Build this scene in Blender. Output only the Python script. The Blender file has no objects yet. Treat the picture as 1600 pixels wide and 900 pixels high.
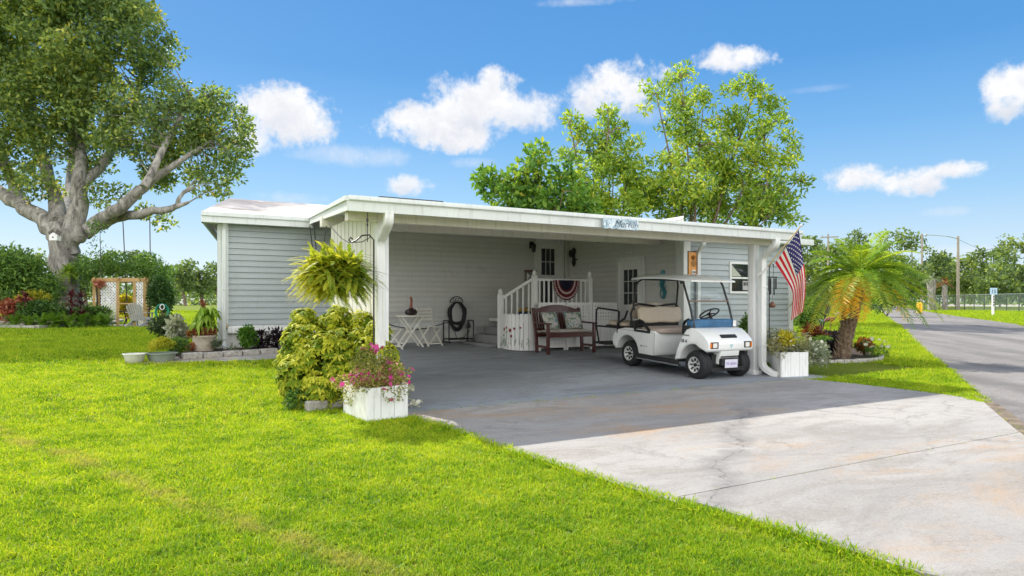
import bpy, bmesh, math, random
import numpy as np
from mathutils import Vector, Matrix
random.seed(7); rng = np.random.default_rng(11)
rad = math.radians
scene = bpy.context.scene
COL = scene.collection
# ---------------------------------------------------------------- camera
F, CX, HY, EYE, YAW = 1075.0, 800.0, 471.0, 1.35, rad(30.1)
cam = bpy.data.objects.new('camera', bpy.data.cameras.new('camera'))
COL.objects.link(cam); scene.camera = cam
cam.location = (0, 0, EYE); cam.rotation_euler = (rad(90), 0, -YAW)
cam.data.sensor_width = 36; cam.data.lens = F / 1600 * 36
cam.data.shift_y = (HY - 450) / 1600
cam.data.clip_start = 0.1; cam.data.clip_end = 3000
FWD = (math.sin(YAW), math.cos(YAW)); RGT = (math.cos(YAW), -math.sin(YAW))
# ---------------------------------------------------------------- light
SUN_EL, SUN_AZ = 44.0, -13.0          # azimuth from +Y, clockwise
EXPOSURE = 0.74
sun = bpy.data.objects.new('sun', bpy.data.lights.new('sun', 'SUN')); COL.objects.link(sun)
sun.data.energy = 4.2; sun.data.angle = rad(0.5); sun.data.color = (1.0, 0.95, 0.87)
sd = Vector((math.sin(rad(SUN_AZ)) * math.cos(rad(SUN_EL)), math.cos(rad(SUN_AZ)) * math.cos(rad(SUN_EL)), math.sin(rad(SUN_EL))))
sun.rotation_euler = sd.to_track_quat('Z', 'Y').to_euler(); sun.location = (0, 0, 30)
scene.view_settings.view_transform = 'Standard'; scene.view_settings.look = 'None'
scene.view_settings.exposure = EXPOSURE; scene.view_settings.gamma = 1; scene.view_settings.use_curve_mapping = False
scene.cycles.max_bounces = 8; scene.cycles.diffuse_bounces = 6; scene.cycles.transmission_bounces = 4
scene.cycles.transparent_max_bounces = 8
world = bpy.data.worlds.new('World'); scene.world = world; world.use_nodes = True
wn, wl = world.node_tree.nodes, world.node_tree.links; wn.clear()
class NT:
    def __init__(s, tree): s.t = tree; s.n = tree.nodes; s.l = tree.links
    def new(s, typ, **k):
        n = s.n.new(typ)
        for a, b in k.items(): setattr(n, a, b)
        return n
    def put(s, sock, v):
        if isinstance(v, bpy.types.NodeSocket): s.l.new(v, sock)
        elif v is not None: sock.default_value = v
    def math(s, op, a, b=None, c=None, clamp=False):
        n = s.new('ShaderNodeMath', operation=op, use_clamp=clamp)
        s.put(n.inputs[0], a); s.put(n.inputs[1], b)
        if c is not None: s.put(n.inputs[2], c)
        return n.outputs[0]
    def noise(s, vec, scale, detail=4, rough=0.55, dist=0.0):
        n = s.new('ShaderNodeTexNoise'); n.inputs['Scale'].default_value = scale
        n.inputs['Detail'].default_value = detail; n.inputs['Roughness'].default_value = rough; n.inputs['Distortion'].default_value = dist
        if vec is not None: s.l.new(vec, n.inputs['Vector'])
        return n
    def ramp(s, fac, stops, interp='LINEAR'):
        n = s.new('ShaderNodeValToRGB'); n.color_ramp.interpolation = interp
        el = n.color_ramp.elements
        while len(el) < len(stops): el.new(0.5)
        for e, (p, c) in zip(el, stops): e.position = p; e.color = (*c, 1) if len(c) == 3 else c
        s.put(n.inputs[0], fac); return n.outputs[0]
    def mix(s, fac, a, b, typ='MIX'):
        n = s.new('ShaderNodeMix', data_type='RGBA', blend_type=typ)
        s.put(n.inputs[0], fac); s.put(n.inputs[6], (*a, 1) if isinstance(a, tuple) and len(a) == 3 else a)
        s.put(n.inputs[7], (*b, 1) if isinstance(b, tuple) and len(b) == 3 else b)
        return n.outputs[2]
    def smooth(s, v, a, b, c=0.0, d=1.0):
        n = s.new('ShaderNodeMapRange', interpolation_type='SMOOTHSTEP')
        s.put(n.inputs[0], v); n.inputs[1].default_value = a; n.inputs[2].default_value = b
        n.inputs[3].default_value = c; n.inputs[4].default_value = d
        return n.outputs[0]
W = NT(world.node_tree)
sky = W.new('ShaderNodeTexSky', sky_type='NISHITA', sun_disc=False)
sky.sun_elevation = rad(SUN_EL); sky.sun_rotation = rad(SUN_AZ)
sky.air_density = 1.0; sky.dust_density = 0.6; sky.ozone_density = 2.5; sky.altitude = 0
tc = W.new('ShaderNodeTexCoord').outputs['Generated']
sep = W.new('ShaderNodeSeparateXYZ'); wl.new(tc, sep.inputs[0])
az = W.math('ARCTAN2', sep.outputs[0], sep.outputs[1]); el = W.math('ARCSINE', sep.outputs[2])
n1 = W.noise(tc, 11.0, 8, 0.62, 0.25).outputs[0]; n2 = W.noise(tc, 34.0, 6, 0.65).outputs[0]; n3 = W.noise(tc, 22.0, 8, 0.65, 0.4).outputs[0]
nz = W.math('ADD', W.math('MULTIPLY', W.math('SUBTRACT', n1, 0.5), 4.2), W.math('MULTIPLY', W.math('SUBTRACT', n2, 0.5), 2.4))
CLOUDS = [(450,180,82,46,1),(395,222,45,24,.8),(745,160,80,44,1),(665,192,105,32,1),(705,214,80,26,1),(815,172,90,32,.9),
  (958,138,84,42,1),(920,165,55,24,.8),(1155,92,66,23,1),(1580,145,52,42,1),(1340,280,66,25,1),(1415,285,70,22,1),(1500,266,62,17,1),
  (645,288,42,17,.9),(560,243,110,16,.45),(450,312,60,12,.4),(735,255,40,9,.4),(905,3,80,7,.5),(990,178,80,18,.35),
  (1490,330,50,8,.25),(1520,392,90,12,.4),(1270,140,70,6,.2),(1000,430,500,14,.25),(120,440,200,20,.3),(-300,150,160,60,1),(-150,300,120,30,.8),(2100,120,180,60,1),(1950,300,160,30,.8)]
body = None; shade = None
for (px, py, rx, ry, op) in CLOUDS:
    a = math.atan((px - CX) / F) + YAW; hyp = math.hypot(F, px - CX); e = math.atan((HY - py) / hyp)
    ra = rx / F * (F / hyp) ** 2; re = ry / hyp
    da = W.math('MULTIPLY', W.math('SUBTRACT', az, a), 1 / ra); de = W.math('MULTIPLY', W.math('SUBTRACT', el, e), 1 / re)
    q = W.math('SUBTRACT', 1.0, W.math('ADD', W.math('MULTIPLY', da, da), W.math('MULTIPLY', de, de)))
    q = W.math('MAXIMUM', q, -3.0)
    m = W.math('MULTIPLY', W.smooth(W.math('ADD', q, nz), -0.1 if op > .6 else -0.2, 1.0 if op > .6 else 2.0), op)
    sh = W.math('MULTIPLY', m, W.math('SUBTRACT', 0.0, de))
    body = m if body is None else W.math('MAXIMUM', body, m)
    shade = sh if shade is None else W.math('MAXIMUM', shade, sh)
shd = W.math('ADD', W.math('MULTIPLY', shade, 0.6), W.math('MULTIPLY', W.math('SUBTRACT', n3, 0.42), 2.2), clamp=True)
cloudcol = W.mix(shd, (4.1, 4.1, 4.15), (2.9, 3.05, 3.4))
elev = W.ramp(el, [(0.0, (3.2,3.6,3.85)), (0.06, (2.5,3.2,3.8)), (0.14, (1.4,2.5,3.7)), (0.23,(0.72,1.85,3.4)), (0.32, (0.36,1.36,3.0)), (0.5, (0.24,1.1,2.7)), (1.0, (0.15,0.7,2.1))])
skyc = W.mix(0.92, sky.outputs[0], elev)
# unseen bright cloud added behind the camera to fill and neutralise the shade
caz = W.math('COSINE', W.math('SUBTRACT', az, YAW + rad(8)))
fill_veil = W.math('MULTIPLY', W.smooth(W.math('ADD', W.math('MULTIPLY', caz, -1.0), W.math('MULTIPLY', W.math('SUBTRACT', n1, 0.5), 0.8)), -0.35, 0.35), W.smooth(el, 1.25, 0.9))
skyc = W.mix(W.math('MULTIPLY', fill_veil, 0.85), skyc, (11.0, 10.9, 10.8))
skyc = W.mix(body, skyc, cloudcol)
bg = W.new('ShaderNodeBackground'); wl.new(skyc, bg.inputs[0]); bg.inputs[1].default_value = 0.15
wo = W.new('ShaderNodeOutputWorld'); wl.new(bg.outputs[0], wo.inputs[0])
# ---------------------------------------------------------------- place finding
def gz(v): return 0.31 * min(max((v - 8.5) / 7.3, 0.0), 1.0)
def ray(px, py):
    a, b = (px - CX) / F, (HY - py) / F
    return (FWD[0] + a * RGT[0], FWD[1] + a * RGT[1], b)
def D(px, py, Y): d = ray(px, py); return Vector((d[0] * Y, d[1] * Y, EYE + d[2] * Y))
def G(px, py, dz=0.0):
    z = 0.1
    for _ in range(30):
        Y = (EYE - z - dz) * F / max(py - HY, 1.0); p = D(px, py, Y); z = 0.5 * z + 0.5 * gz(p.y)
    return Vector((p.x, p.y, z + dz))
def GY(px, Y):
    p = D(px, HY, Y); return Vector((p.x, p.y, gz(p.y)))
def OV(px, py, v): d = ray(px, py); return D(px, py, v / d[1])
def OU(px, py, u): d = ray(px, py); return D(px, py, u / d[0])
# ---------------------------------------------------------------- building blocks
WL = {}
class MB:
    def __init__(s): s.v = []; s.f = []; s.m = []; s.mi = 0
    def add(s, vs, fs, mi=None):
        o = len(s.v); s.v += [tuple(p) for p in vs]; s.f += [tuple(i + o for i in f) for f in fs]
        s.m += [s.mi if mi is None else mi] * len(fs); return s
    def box(s, x0, x1, y0, y1, z0, z1, mi=None):
        return s.add([(x0,y0,z0),(x1,y0,z0),(x1,y1,z0),(x0,y1,z0),(x0,y0,z1),(x1,y0,z1),(x1,y1,z1),(x0,y1,z1)],
                     [(0,3,2,1),(4,5,6,7),(0,1,5,4),(1,2,6,5),(2,3,7,6),(3,0,4,7)], mi)
    def obox(s, c, ax, ay, az_, mi=None):      # centre and three half-axis vectors
        c, ax, ay, az_ = map(Vector, (c, ax, ay, az_))
        vs = [c + i * ax + j * ay + k * az_ for k in (-1, 1) for (i, j) in ((-1,-1),(1,-1),(1,1),(-1,1))]
        return s.add(vs, [(0,3,2,1),(4,5,6,7),(0,1,5,4),(1,2,6,5),(2,3,7,6),(3,0,4,7)], mi)
    def bar(s, a, b, w, h, up=(0, 0, 1), mi=None):     # rectangular bar a-b
        a, b, up = Vector(a), Vector(b), Vector(up); d = (b - a)
        if d.length < 1e-6: return s
        dn = d.normalized(); sd_ = dn.cross(up)
        if sd_.length < 1e-4: sd_ = dn.cross(Vector((1, 0, 0)))
        sd_.normalize(); u2 = sd_.cross(dn).normalized()
        return s.obox((a + b) / 2, d / 2, sd_ * w / 2, u2 * h / 2, mi)
    def tube(s, pts, rs, n=8, mi=None, cap=True, jit=0.0):
        pts = [Vector(p) for p in pts]
        if not hasattr(rs, '__len__'): rs = [rs] * len(pts)
        vs, fs = [], []; side = None
        for i, p in enumerate(pts):
            t = (pts[min(i + 1, len(pts) - 1)] - pts[max(i - 1, 0)])
            t = t.normalized() if t.length > 1e-9 else Vector((0, 0, 1))
            if side is None:
                side = t.cross(Vector((0, 0, 1)))
                if side.length < 1e-3: side = t.cross(Vector((1, 0, 0)))
            side = (side - t * side.dot(t)); side.normalize(); w = t.cross(side)
            for k in range(n):
                a = 2 * math.pi * k / n; r = rs[i] * (1 + (jit * (random.random() - .5) if jit else 0))
                vs.append(p + side * math.cos(a) * r + w * math.sin(a) * r)
        for i in range(len(pts) - 1):
            for k in range(n): fs.append((i*n+k, i*n+(k+1) % n, (i+1)*n+(k+1) % n, (i+1)*n+k))
        if cap: fs.append(tuple(reversed(range(n)))); fs.append(tuple((len(pts)-1)*n + k for k in range(n)))
        return s.add(vs, fs, mi)
    def lathe(s, c, prof, n=20, mi=None, axis='z', cap=True):
        c = Vector(c); vs, fs = [], []
        for (r, h) in prof:
            for k in range(n):
                a = 2 * math.pi * k / n; x, y = r * math.cos(a), r * math.sin(a)
                p = {'z': (x, y, h), 'x': (h, x, y), 'y': (x, h, y)}[axis]
                vs.append(c + Vector(p))
        for i in range(len(prof) - 1):
            for k in range(n): fs.append((i*n+k, i*n+(k+1) % n, (i+1)*n+(k+1) % n, (i+1)*n+k))
        if cap: fs.append(tuple(range(n))); fs.append(tuple((len(prof)-1)*n + k for k in range(n)))
        return s.add(vs, fs, mi)
    def prism(s, poly, y0, y1, axis='y', mi=None, taper=None):  # polygon (a,b) extruded along an axis
        n = len(poly); vs = []
        for t, y in ((0, y0), (1, y1)):
            for (a, b) in poly: vs.append({'y': (a, y, b), 'x': (y, a, b), 'z': (a, b, y)}[axis])
        fs = [tuple(range(n)), tuple(reversed(range(n, 2*n)))] + [(i, (i+1) % n, n+(i+1) % n, n+i) for i in range(n)]
        return s.add(vs, fs, mi)
    def build(s, name, mat, parent=None, local=False, smooth=False, bevel=0.0, seg=2, ang=35):
        me = bpy.data.meshes.new(name)
        off = Vector((0, 0, 0)) if (local or parent is None) else WL.get(parent.name, Vector((0, 0, 0)))
        vs = np.array(s.v, dtype=np.float64) - np.array(off)
        me.from_pydata(vs.tolist(), [], s.f)
        for m in (mat if isinstance(mat, (list, tuple)) else [mat]): me.materials.append(m)
        me.polygons.foreach_set('material_index', s.m)
        bm = bmesh.new(); bm.from_mesh(me)
        bmesh.ops.recalc_face_normals(bm, faces=bm.faces)
        if bevel:
            es = [e for e in bm.edges if len(e.link_faces) == 2 and e.calc_face_angle(0) > rad(ang)]
            bmesh.ops.bevel(bm, geom=es, offset=bevel, segments=seg, profile=0.6, affect='EDGES', clamp_overlap=True)
        bm.to_mesh(me); bm.free()
        if smooth or bevel:
            me.polygons.foreach_set('use_smooth', [True] * len(me.polygons))
            me.set_sharp_from_angle(angle=rad(40))
        me.update()
        o = bpy.data.objects.new(name, me); COL.objects.link(o)
        if parent is not None: o.parent = parent; WL[o.name] = off
        else: WL[o.name] = Vector((0, 0, 0))
        return o
def tag(o, label=None, cat=None, group=None, kind=None):
    if label: o['label'] = label
    if cat: o['category'] = cat
    if group: o['group'] = group
    if kind: o['kind'] = kind
    return o
def thing(name, label, cat, loc=(0, 0, 0), rz=0.0, group=None):
    o = bpy.data.objects.new(name, None); o.empty_display_size = 0.2; COL.objects.link(o)
    o.location = loc; o.rotation_euler = (0, 0, rz); WL[o.name] = Vector(loc)
    return tag(o, label, cat, group)
def one(name, label, cat, mb, mat, group=None, **k):      # a thing that is one mesh; origin at its base
    v = np.array(mb.v); c = Vector(((v[:,0].min()+v[:,0].max())/2, (v[:,1].min()+v[:,1].max())/2, v[:,2].min()))
    mb.v = (v - np.array(c)).tolist(); o = mb.build(name, mat, **k); o.location = c; WL[o.name] = c
    return tag(o, label, cat, group)
def copy_tree(o, parent=None):
    c = o.copy(); COL.objects.link(c); c.parent = parent
    for ch in o.children: copy_tree(ch, c)
    return c
def struct(name, mb, mat, **k): return tag(mb.build(name, mat, **k), kind='structure')
# ---------------------------------------------------------------- materials
def material(name):
    m = bpy.data.materials.new(name); m.use_nodes = True; t = NT(m.node_tree); t.n.clear()
    out = t.new('ShaderNodeOutputMaterial'); return m, t, out
def plain(name, col, rough=0.5, metal=0.0, var=0.10, scale=6.0, bump=0.0, bscale=60.0, dirt=None, spec=0.5, coat=0.0, streak=0.0):
    m, t, out = material(name); p = t.new('ShaderNodeBsdfPrincipled')
    co = t.new('ShaderNodeTexCoord').outputs['Object']
    n = t.noise(co, scale, 5, 0.6).outputs[0]
    lo = tuple(c * (1 - var) for c in col); hi = tuple(min(1, c * (1 + var)) for c in col)
    c = t.ramp(n, [(0.3, lo), (0.7, hi)])
    if dirt:
        d = t.noise(co, dirt[1], 8, 0.7, 0.4).outputs[0]
        c = t.mix(t.smooth(d, dirt[2], dirt[2] + 0.18, 0, dirt[3] if len(dirt) > 3 else 0.8), c, dirt[0])
    if streak:
        ms = t.new('ShaderNodeMapping'); ms.inputs['Scale'].default_value = (9, 9, .7); t.l.new(co, ms.inputs[0])
        sn = t.noise(ms.outputs[0], 2.2, 6, .7, .2).outputs[0]; c = t.mix(t.smooth(sn, .5, .75, 0, streak), c, (0.24,0.23,0.18))
        c = t.mix(t.smooth(t.noise(co, 1.1, 6, .7).outputs[0], .5, .75, 0, streak*.8), c, tuple(k*.7 for k in col))
    t.l.new(c, p.inputs['Base Color'])
    t.put(p.inputs['Roughness'], t.math('ADD', rough - 0.06, t.math('MULTIPLY', n, 0.12)))
    p.inputs['Metallic'].default_value = metal; p.inputs['Specular IOR Level'].default_value = spec
    p.inputs['Coat Weight'].default_value = coat
    if bump:
        b = t.new('ShaderNodeBump'); b.inputs['Strength'].default_value = bump; b.inputs['Distance'].default_value = 0.01
        t.l.new(t.noise(co, bscale, 5, 0.6).outputs[0], b.inputs['Height']); t.l.new(b.outputs[0], p.inputs['Normal'])
    t.l.new(p.outputs[0], out.inputs[0]); return m
def leafmat(name, stops, trans=0.4, rough=0.5, spec=0.3, attr='tint', gain=1.0):
    m, t, out = material(name); p = t.new('ShaderNodeBsdfPrincipled')
    a = t.new('ShaderNodeAttribute', attribute_name=attr)
    c = t.ramp(a.outputs['Fac'], stops)
    t.l.new(c, p.inputs['Base Color']); p.inputs['Roughness'].default_value = rough; p.inputs['Specular IOR Level'].default_value = spec
    tr = t.new('ShaderNodeBsdfTranslucent')
    t.l.new(t.mix(1.0, c, (1.25*gain, 1.2*gain, 0.55*gain), 'MULTIPLY'), tr.inputs[0])
    mx = t.new('ShaderNodeMixShader'); mx.inputs[0].default_value = trans
    t.l.new(p.outputs[0], mx.inputs[1]); t.l.new(tr.outputs[0], mx.inputs[2]); t.l.new(mx.outputs[0], out.inputs[0])
    return m
def glassmat(name, col=(0.02,0.025,0.03), rough=0.03):
    m, t, out = material(name); p = t.new('ShaderNodeBsdfPrincipled')
    p.inputs['Base Color'].default_value = (*col, 1); p.inputs['Roughness'].default_value = rough
    p.inputs['Specular IOR Level'].default_value = 0.6
    co = t.new('ShaderNodeTexCoord').outputs['Object']
    b = t.new('ShaderNodeBump'); b.inputs['Strength'].default_value = 0.05; t.l.new(t.noise(co, 3.0, 2).outputs[0], b.inputs['Height']); t.l.new(b.outputs[0], p.inputs['Normal'])
    t.l.new(p.outputs[0], out.inputs[0]); return m
def clearmat(name, tint=(0.9,0.95,0.95)):
    m, t, out = material(name)
    a = t.new('ShaderNodeBsdfTransparent'); a.inputs[0].default_value = (*tint, 1)
    g = t.new('ShaderNodeBsdfGlossy'); g.inputs['Roughness'].default_value = 0.03
    lw = t.new('ShaderNodeLayerWeight'); lw.inputs[0].default_value = 0.25
    mx = t.new('ShaderNodeMixShader'); t.put(mx.inputs[0], t.math('ADD', 0.02, t.math('MULTIPLY', lw.outputs['Fresnel'], 0.12), clamp=True))
    t.l.new(a.outputs[0], mx.inputs[1]); t.l.new(g.outputs[0], mx.inputs[2]); t.l.new(mx.outputs[0], out.inputs[0]); return m
M = {}
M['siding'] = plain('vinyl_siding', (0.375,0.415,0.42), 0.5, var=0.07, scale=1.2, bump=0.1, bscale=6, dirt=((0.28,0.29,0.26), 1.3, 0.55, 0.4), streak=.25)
M['siding_brightened'] = plain('vinyl_siding_brightened', (0.62,0.61,0.58), 0.5, var=0.05, scale=1.2, bump=0.1, bscale=6, streak=.2, dirt=((0.33,0.31,0.28), 1.5, 0.58, 0.5))  # copy of the same siding, colour brightened to lift the shaded carport walls
M['trim'] = plain('white_trim', (0.72,0.73,0.70), 0.45, var=0.04, scale=3, dirt=((0.5,0.5,0.44), 4, 0.6, 0.5), streak=0.45)
M['fascia'] = plain('painted_metal_fascia', (0.66,0.69,0.67), 0.4, var=0.05, scale=1.5, dirt=((0.42,0.42,0.38), 3, 0.62, 0.6), streak=0.45)
M['beam'] = plain('cream_beam', (0.70,0.67,0.58), 0.5, var=0.05, scale=2, dirt=((0.5,0.46,0.36), 2.5, 0.58, 0.5), streak=0.45)
M['white'] = plain('white_paint', (0.76,0.76,0.74), 0.42, var=0.04, scale=5, dirt=((0.52,0.52,0.47), 6, 0.6, 0.5), streak=0.45)
M['pvc'] = plain('white_vinyl_rail', (0.78,0.77,0.74), 0.35, var=0.03, scale=4, dirt=((0.6,0.58,0.52), 7, 0.64, 0.4))
M['skirt'] = plain('vinyl_skirting', (0.62,0.61,0.57), 0.5, var=0.05, scale=2, dirt=((0.4,0.38,0.33), 2.5, 0.55, 0.6))
M['black'] = plain('black_metal', (0.012,0.012,0.013), 0.4, var=0.3, scale=20)
M['rubber'] = plain('black_rubber', (0.014,0.014,0.015), 0.75, var=0.25, scale=15, bump=0.2, bscale=120)
M['darkglass'] = glassmat('window_glass')
M['dark'] = plain('dark_void', (0.01,0.01,0.01), 0.9)
M['wood'] = plain('yellow_treated_wood', (0.42,0.27,0.10), 0.6, var=0.2, scale=9, bump=0.2, bscale=50)
M['brown'] = plain('brown_wood', (0.16,0.075,0.035), 0.5, var=0.25, scale=12)
M['verge'] = plain('verge_dirt', (0.17,0.13,0.09), 0.95, var=0.5, scale=9, bump=0.8, bscale=30, dirt=((0.06,0.045,0.03), 5, .5, .8))
M['soil'] = plain('mulch_soil', (0.055,0.035,0.022), 0.95, var=0.5, scale=25, bump=1.0, bscale=70)
M['steel'] = plain('chrome_steel', (0.62,0.62,0.62), 0.25, metal=1.0, var=0.05, scale=20)
def roofmat():
    m, t, out = material('weathered_roof'); p = t.new('ShaderNodeBsdfPrincipled')
    co = t.new('ShaderNodeTexCoord').outputs['Object']
    mp = t.new('ShaderNodeMapping'); mp.inputs['Scale'].default_value = (0.6, 3.5, 3.5); t.l.new(co, mp.inputs[0])
    n = t.noise(mp.outputs[0], 1.6, 8, 0.68, 0.5).outputs[0]
    c = t.ramp(n, [(0.30, (0.28,0.22,0.17)), (0.42, (0.46,0.38,0.31)), (0.55, (0.66,0.60,0.54)), (0.7, (0.74,0.70,0.65))])
    t.l.new(c, p.inputs['Base Color']); p.inputs['Roughness'].default_value = 0.8
    b = t.new('ShaderNodeBump'); b.inputs['Strength'].default_value = 0.4; t.l.new(n, b.inputs['Height']); t.l.new(b.outputs[0], p.inputs['Normal'])
    t.l.new(p.outputs[0], out.inputs[0]); return m
M['roof'] = roofmat()
def groundmat():
    m, t, out = material('lawn_soil'); p = t.new('ShaderNodeBsdfPrincipled')
    co = t.new('ShaderNodeTexCoord').outputs['Object']
    n = t.noise(co, 0.35, 6, 0.6).outputs[0]; f = t.noise(co, 24.0, 6, 0.7).outputs[0]
    c = t.mix(t.smooth(f, 0.35, 0.68), (0.07,0.10,0.012), (0.20,0.26,0.02))
    c = t.mix(t.smooth(n, 0.5, 0.75, 0, 0.5), c, (0.38,0.36,0.06))
    t.l.new(c, p.inputs['Base Color']); p.inputs['Roughness'].default_value = 0.95; p.inputs['Specular IOR Level'].default_value = 0.1
    b = t.new('ShaderNodeBump'); b.inputs['Strength'].default_value = 0.8; b.inputs['Distance'].default_value = 0.05
    t.l.new(t.noise(co, 14.0, 8, 0.75).outputs[0], b.inputs['Height']); t.l.new(b.outputs[0], p.inputs['Normal'])
    t.l.new(p.outputs[0], out.inputs[0]); return m
M['ground'] = groundmat()
def concmat(name, base, stain=1.0, orange=1.0, band=True):
    m, t, out = material(name); p = t.new('ShaderNodeBsdfPrincipled')
    co = t.new('ShaderNodeTexCoord').outputs['Object']
    mp = t.new('ShaderNodeMapping'); mp.inputs['Scale'].default_value = (0.5, 1.15, 1.0); mp.inputs['Rotation'].default_value = (0, 0, rad(12)); t.l.new(co, mp.inputs[0])
    big = t.noise(mp.outputs[0], 0.5, 8, 0.66, 0.8).outputs[0]; mid = t.noise(mp.outputs[0], 1.4, 10, 0.74, 1.2).outputs[0]
    m3 = t.noise(mp.outputs[0], 0.85, 10, 0.72, 0.5); m3.noise_dimensions = '4D'; m3.inputs['W'].default_value = 5.3; m3 = m3.outputs[0]
    fine = t.noise(co, 38.0, 8, 0.8).outputs[0]; med = t.noise(co, 6.0, 10, 0.76, 0.4).outputs[0]
    k = lambda *f: tuple(min(1, b*x) for b, x in zip(base, f))
    c = t.mix(t.smooth(big, 0.36, 0.64), k(.84,.84,.85), k(1.12,1.12,1.12))
    c = t.mix(t.smooth(mid, 0.46, 0.62, 0, 0.65 * stain), c, k(.70,.67,.63))
    c = t.mix(t.smooth(m3, 0.50, 0.64, 0, 0.62 * orange), c, k(1.12,.84,.58))
    c = t.mix(t.math('MULTIPLY', t.smooth(m3, 0.60, 0.70, 0, .75 * orange), t.smooth(med, .4, .6)), c, k(1.05,.66,.36))
    c = t.mix(t.smooth(med, 0.52, 0.68, 0, 0.42 * stain), c, k(.58,.57,.56))
    worn = t.smooth(mid, 0.38, 0.58, 0.35, 1.0)
    c = t.mix(t.math('MULTIPLY', t.smooth(fine, 0.50, 0.66, 0, 0.75), worn), c, k(.48,.47,.46))
    c = t.mix(t.math('MULTIPLY', t.smooth(fine, 0.42, 0.34, 0, 0.5), worn), c, k(1.3,1.3,1.3))
    grit = t.noise(co, 120.0, 4, 0.8).outputs[0]; c = t.mix(t.smooth(grit, 0.50, 0.62, 0, 0.35), c, k(.55,.54,.52)); c = t.mix(t.smooth(grit, 0.46, 0.38, 0, 0.25), c, k(1.3,1.3,1.28))
    v = t.new('ShaderNodeTexVoronoi', feature='DISTANCE_TO_EDGE'); v.inputs['Scale'].default_value = 0.40
    wp = t.new('ShaderNodeVectorMath', operation='ADD'); t.l.new(co, wp.inputs[0])
    sc = t.new('ShaderNodeVectorMath', operation='SCALE'); t.l.new(t.noise(co, 2.0, 8, 0.75).outputs['Color'], sc.inputs[0]); sc.inputs[3].default_value = 0.8
    t.l.new(sc.outputs[0], wp.inputs[1]); t.l.new(wp.outputs[0], v.inputs['Vector'])
    crk = t.math('MULTIPLY', t.smooth(v.outputs['Distance'], 0.0, 0.005, 1, 0), t.smooth(big, 0.46, 0.58, 0, 0.55))
    if band:      # repaired crack wandering across the drive
        A_, B_ = G(1165,640), G(1105,815); d = B_-A_; L = math.hypot(d.x, d.y); nx_, ny_ = -d.y/L, d.x/L
        s3 = t.new('ShaderNodeSeparateXYZ'); t.l.new(co, s3.inputs[0]); wob = t.math('MULTIPLY', t.math('SUBTRACT', t.noise(co, 1.3, 8, .7).outputs[0], .5), .9)
        dist = t.math('ABSOLUTE', t.math('ADD', t.math('ADD', t.math('MULTIPLY', s3.outputs[0], nx_), t.math('MULTIPLY', s3.outputs[1], ny_)), t.math('ADD', -(A_.x*nx_+A_.y*ny_), wob)))
        al = t.math('ADD', t.math('MULTIPLY', s3.outputs[0], d.x/L), t.math('MULTIPLY', s3.outputs[1], d.y/L)); al = t.math('SUBTRACT', al, (A_.x*d.x+A_.y*d.y)/L)
        rng_ = t.math('MULTIPLY', t.smooth(al, -.4, .3), t.smooth(al, L+.1, L-.5))
        c = t.mix(t.math('MULTIPLY', t.math('MULTIPLY', t.smooth(dist, .05, .20, .6, 0), rng_), t.smooth(med, .35, .5)), c, k(.55,.55,.56))
        crk = t.math('MAXIMUM', crk, t.math('MULTIPLY', t.smooth(dist, .002, .009, .7, 0), rng_))
    c = t.mix(crk, c, k(.28,.28,.28))
    t.l.new(c, p.inputs['Base Color']); t.put(p.inputs['Roughness'], t.math('ADD', 0.65, t.math('MULTIPLY', mid, 0.3))); p.inputs['Specular IOR Level'].default_value = .35
    b = t.new('ShaderNodeBump'); b.inputs['Strength'].default_value = 0.5; b.inputs['Distance'].default_value = 0.012
    t.l.new(t.math('ADD', t.math('ADD', fine, t.math('MULTIPLY', med, .8)), t.math('MULTIPLY', crk, -1.5)), b.inputs['Height']); t.l.new(b.outputs[0], p.inputs['Normal'])
    t.l.new(p.outputs[0], out.inputs[0]); return m
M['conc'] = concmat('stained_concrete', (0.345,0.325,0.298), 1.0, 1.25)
M['conc_shaded'] = concmat('carport_concrete_shaded', (0.28,0.30,0.32), 1.0, 0.12, False)  # copy of the drive concrete, carport shade put in as a darker, bluer base
M['kerb'] = plain('stone_edging', (0.38,0.36,0.32), 0.9, var=0.3, scale=14, bump=0.8, bscale=40, dirt=((0.1,0.09,0.07), 12, 0.52, 0.8))
def roadmat():
    m, t, out = material('asphalt'); p = t.new('ShaderNodeBsdfPrincipled')
    co = t.new('ShaderNodeTexCoord').outputs['Object']
    mp = t.new('ShaderNodeMapping'); mp.inputs['Rotation'].default_value = (0,0,rad(-57)); t.l.new(co, mp.inputs[0])
    m2 = t.new('ShaderNodeMapping'); m2.inputs['Scale'].default_value = (0.08, 1.0, 1.0); t.l.new(mp.outputs[0], m2.inputs[0])
    s = t.noise(m2.outputs[0], 0.9, 4, 0.5).outputs[0]; f = t.noise(co, 30.0, 6, 0.8).outputs[0]; g = t.noise(co, 0.9, 6, 0.65).outputs[0]
    c = t.mix(t.smooth(s, 0.35, 0.65), (0.14,0.128,0.118), (0.235,0.215,0.196))
    c = t.mix(t.smooth(g, 0.45, 0.75, 0, 0.5), c, (0.34,0.31,0.29))
    c = t.mix(t.smooth(f, 0.45, 0.65, 0, 0.8), c, (0.10,0.095,0.09))
    t.l.new(c, p.inputs['Base Color']); p.inputs['Roughness'].default_value = 0.9
    b = t.new('ShaderNodeBump'); b.inputs['Strength'].default_value = 0.5; b.inputs['Distance'].default_value = 0.01
    t.l.new(f, b.inputs['Height']); t.l.new(b.outputs[0], p.inputs['Normal'])
    t.l.new(p.outputs[0], out.inputs[0]); return m
M['road'] = roadmat()
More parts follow.
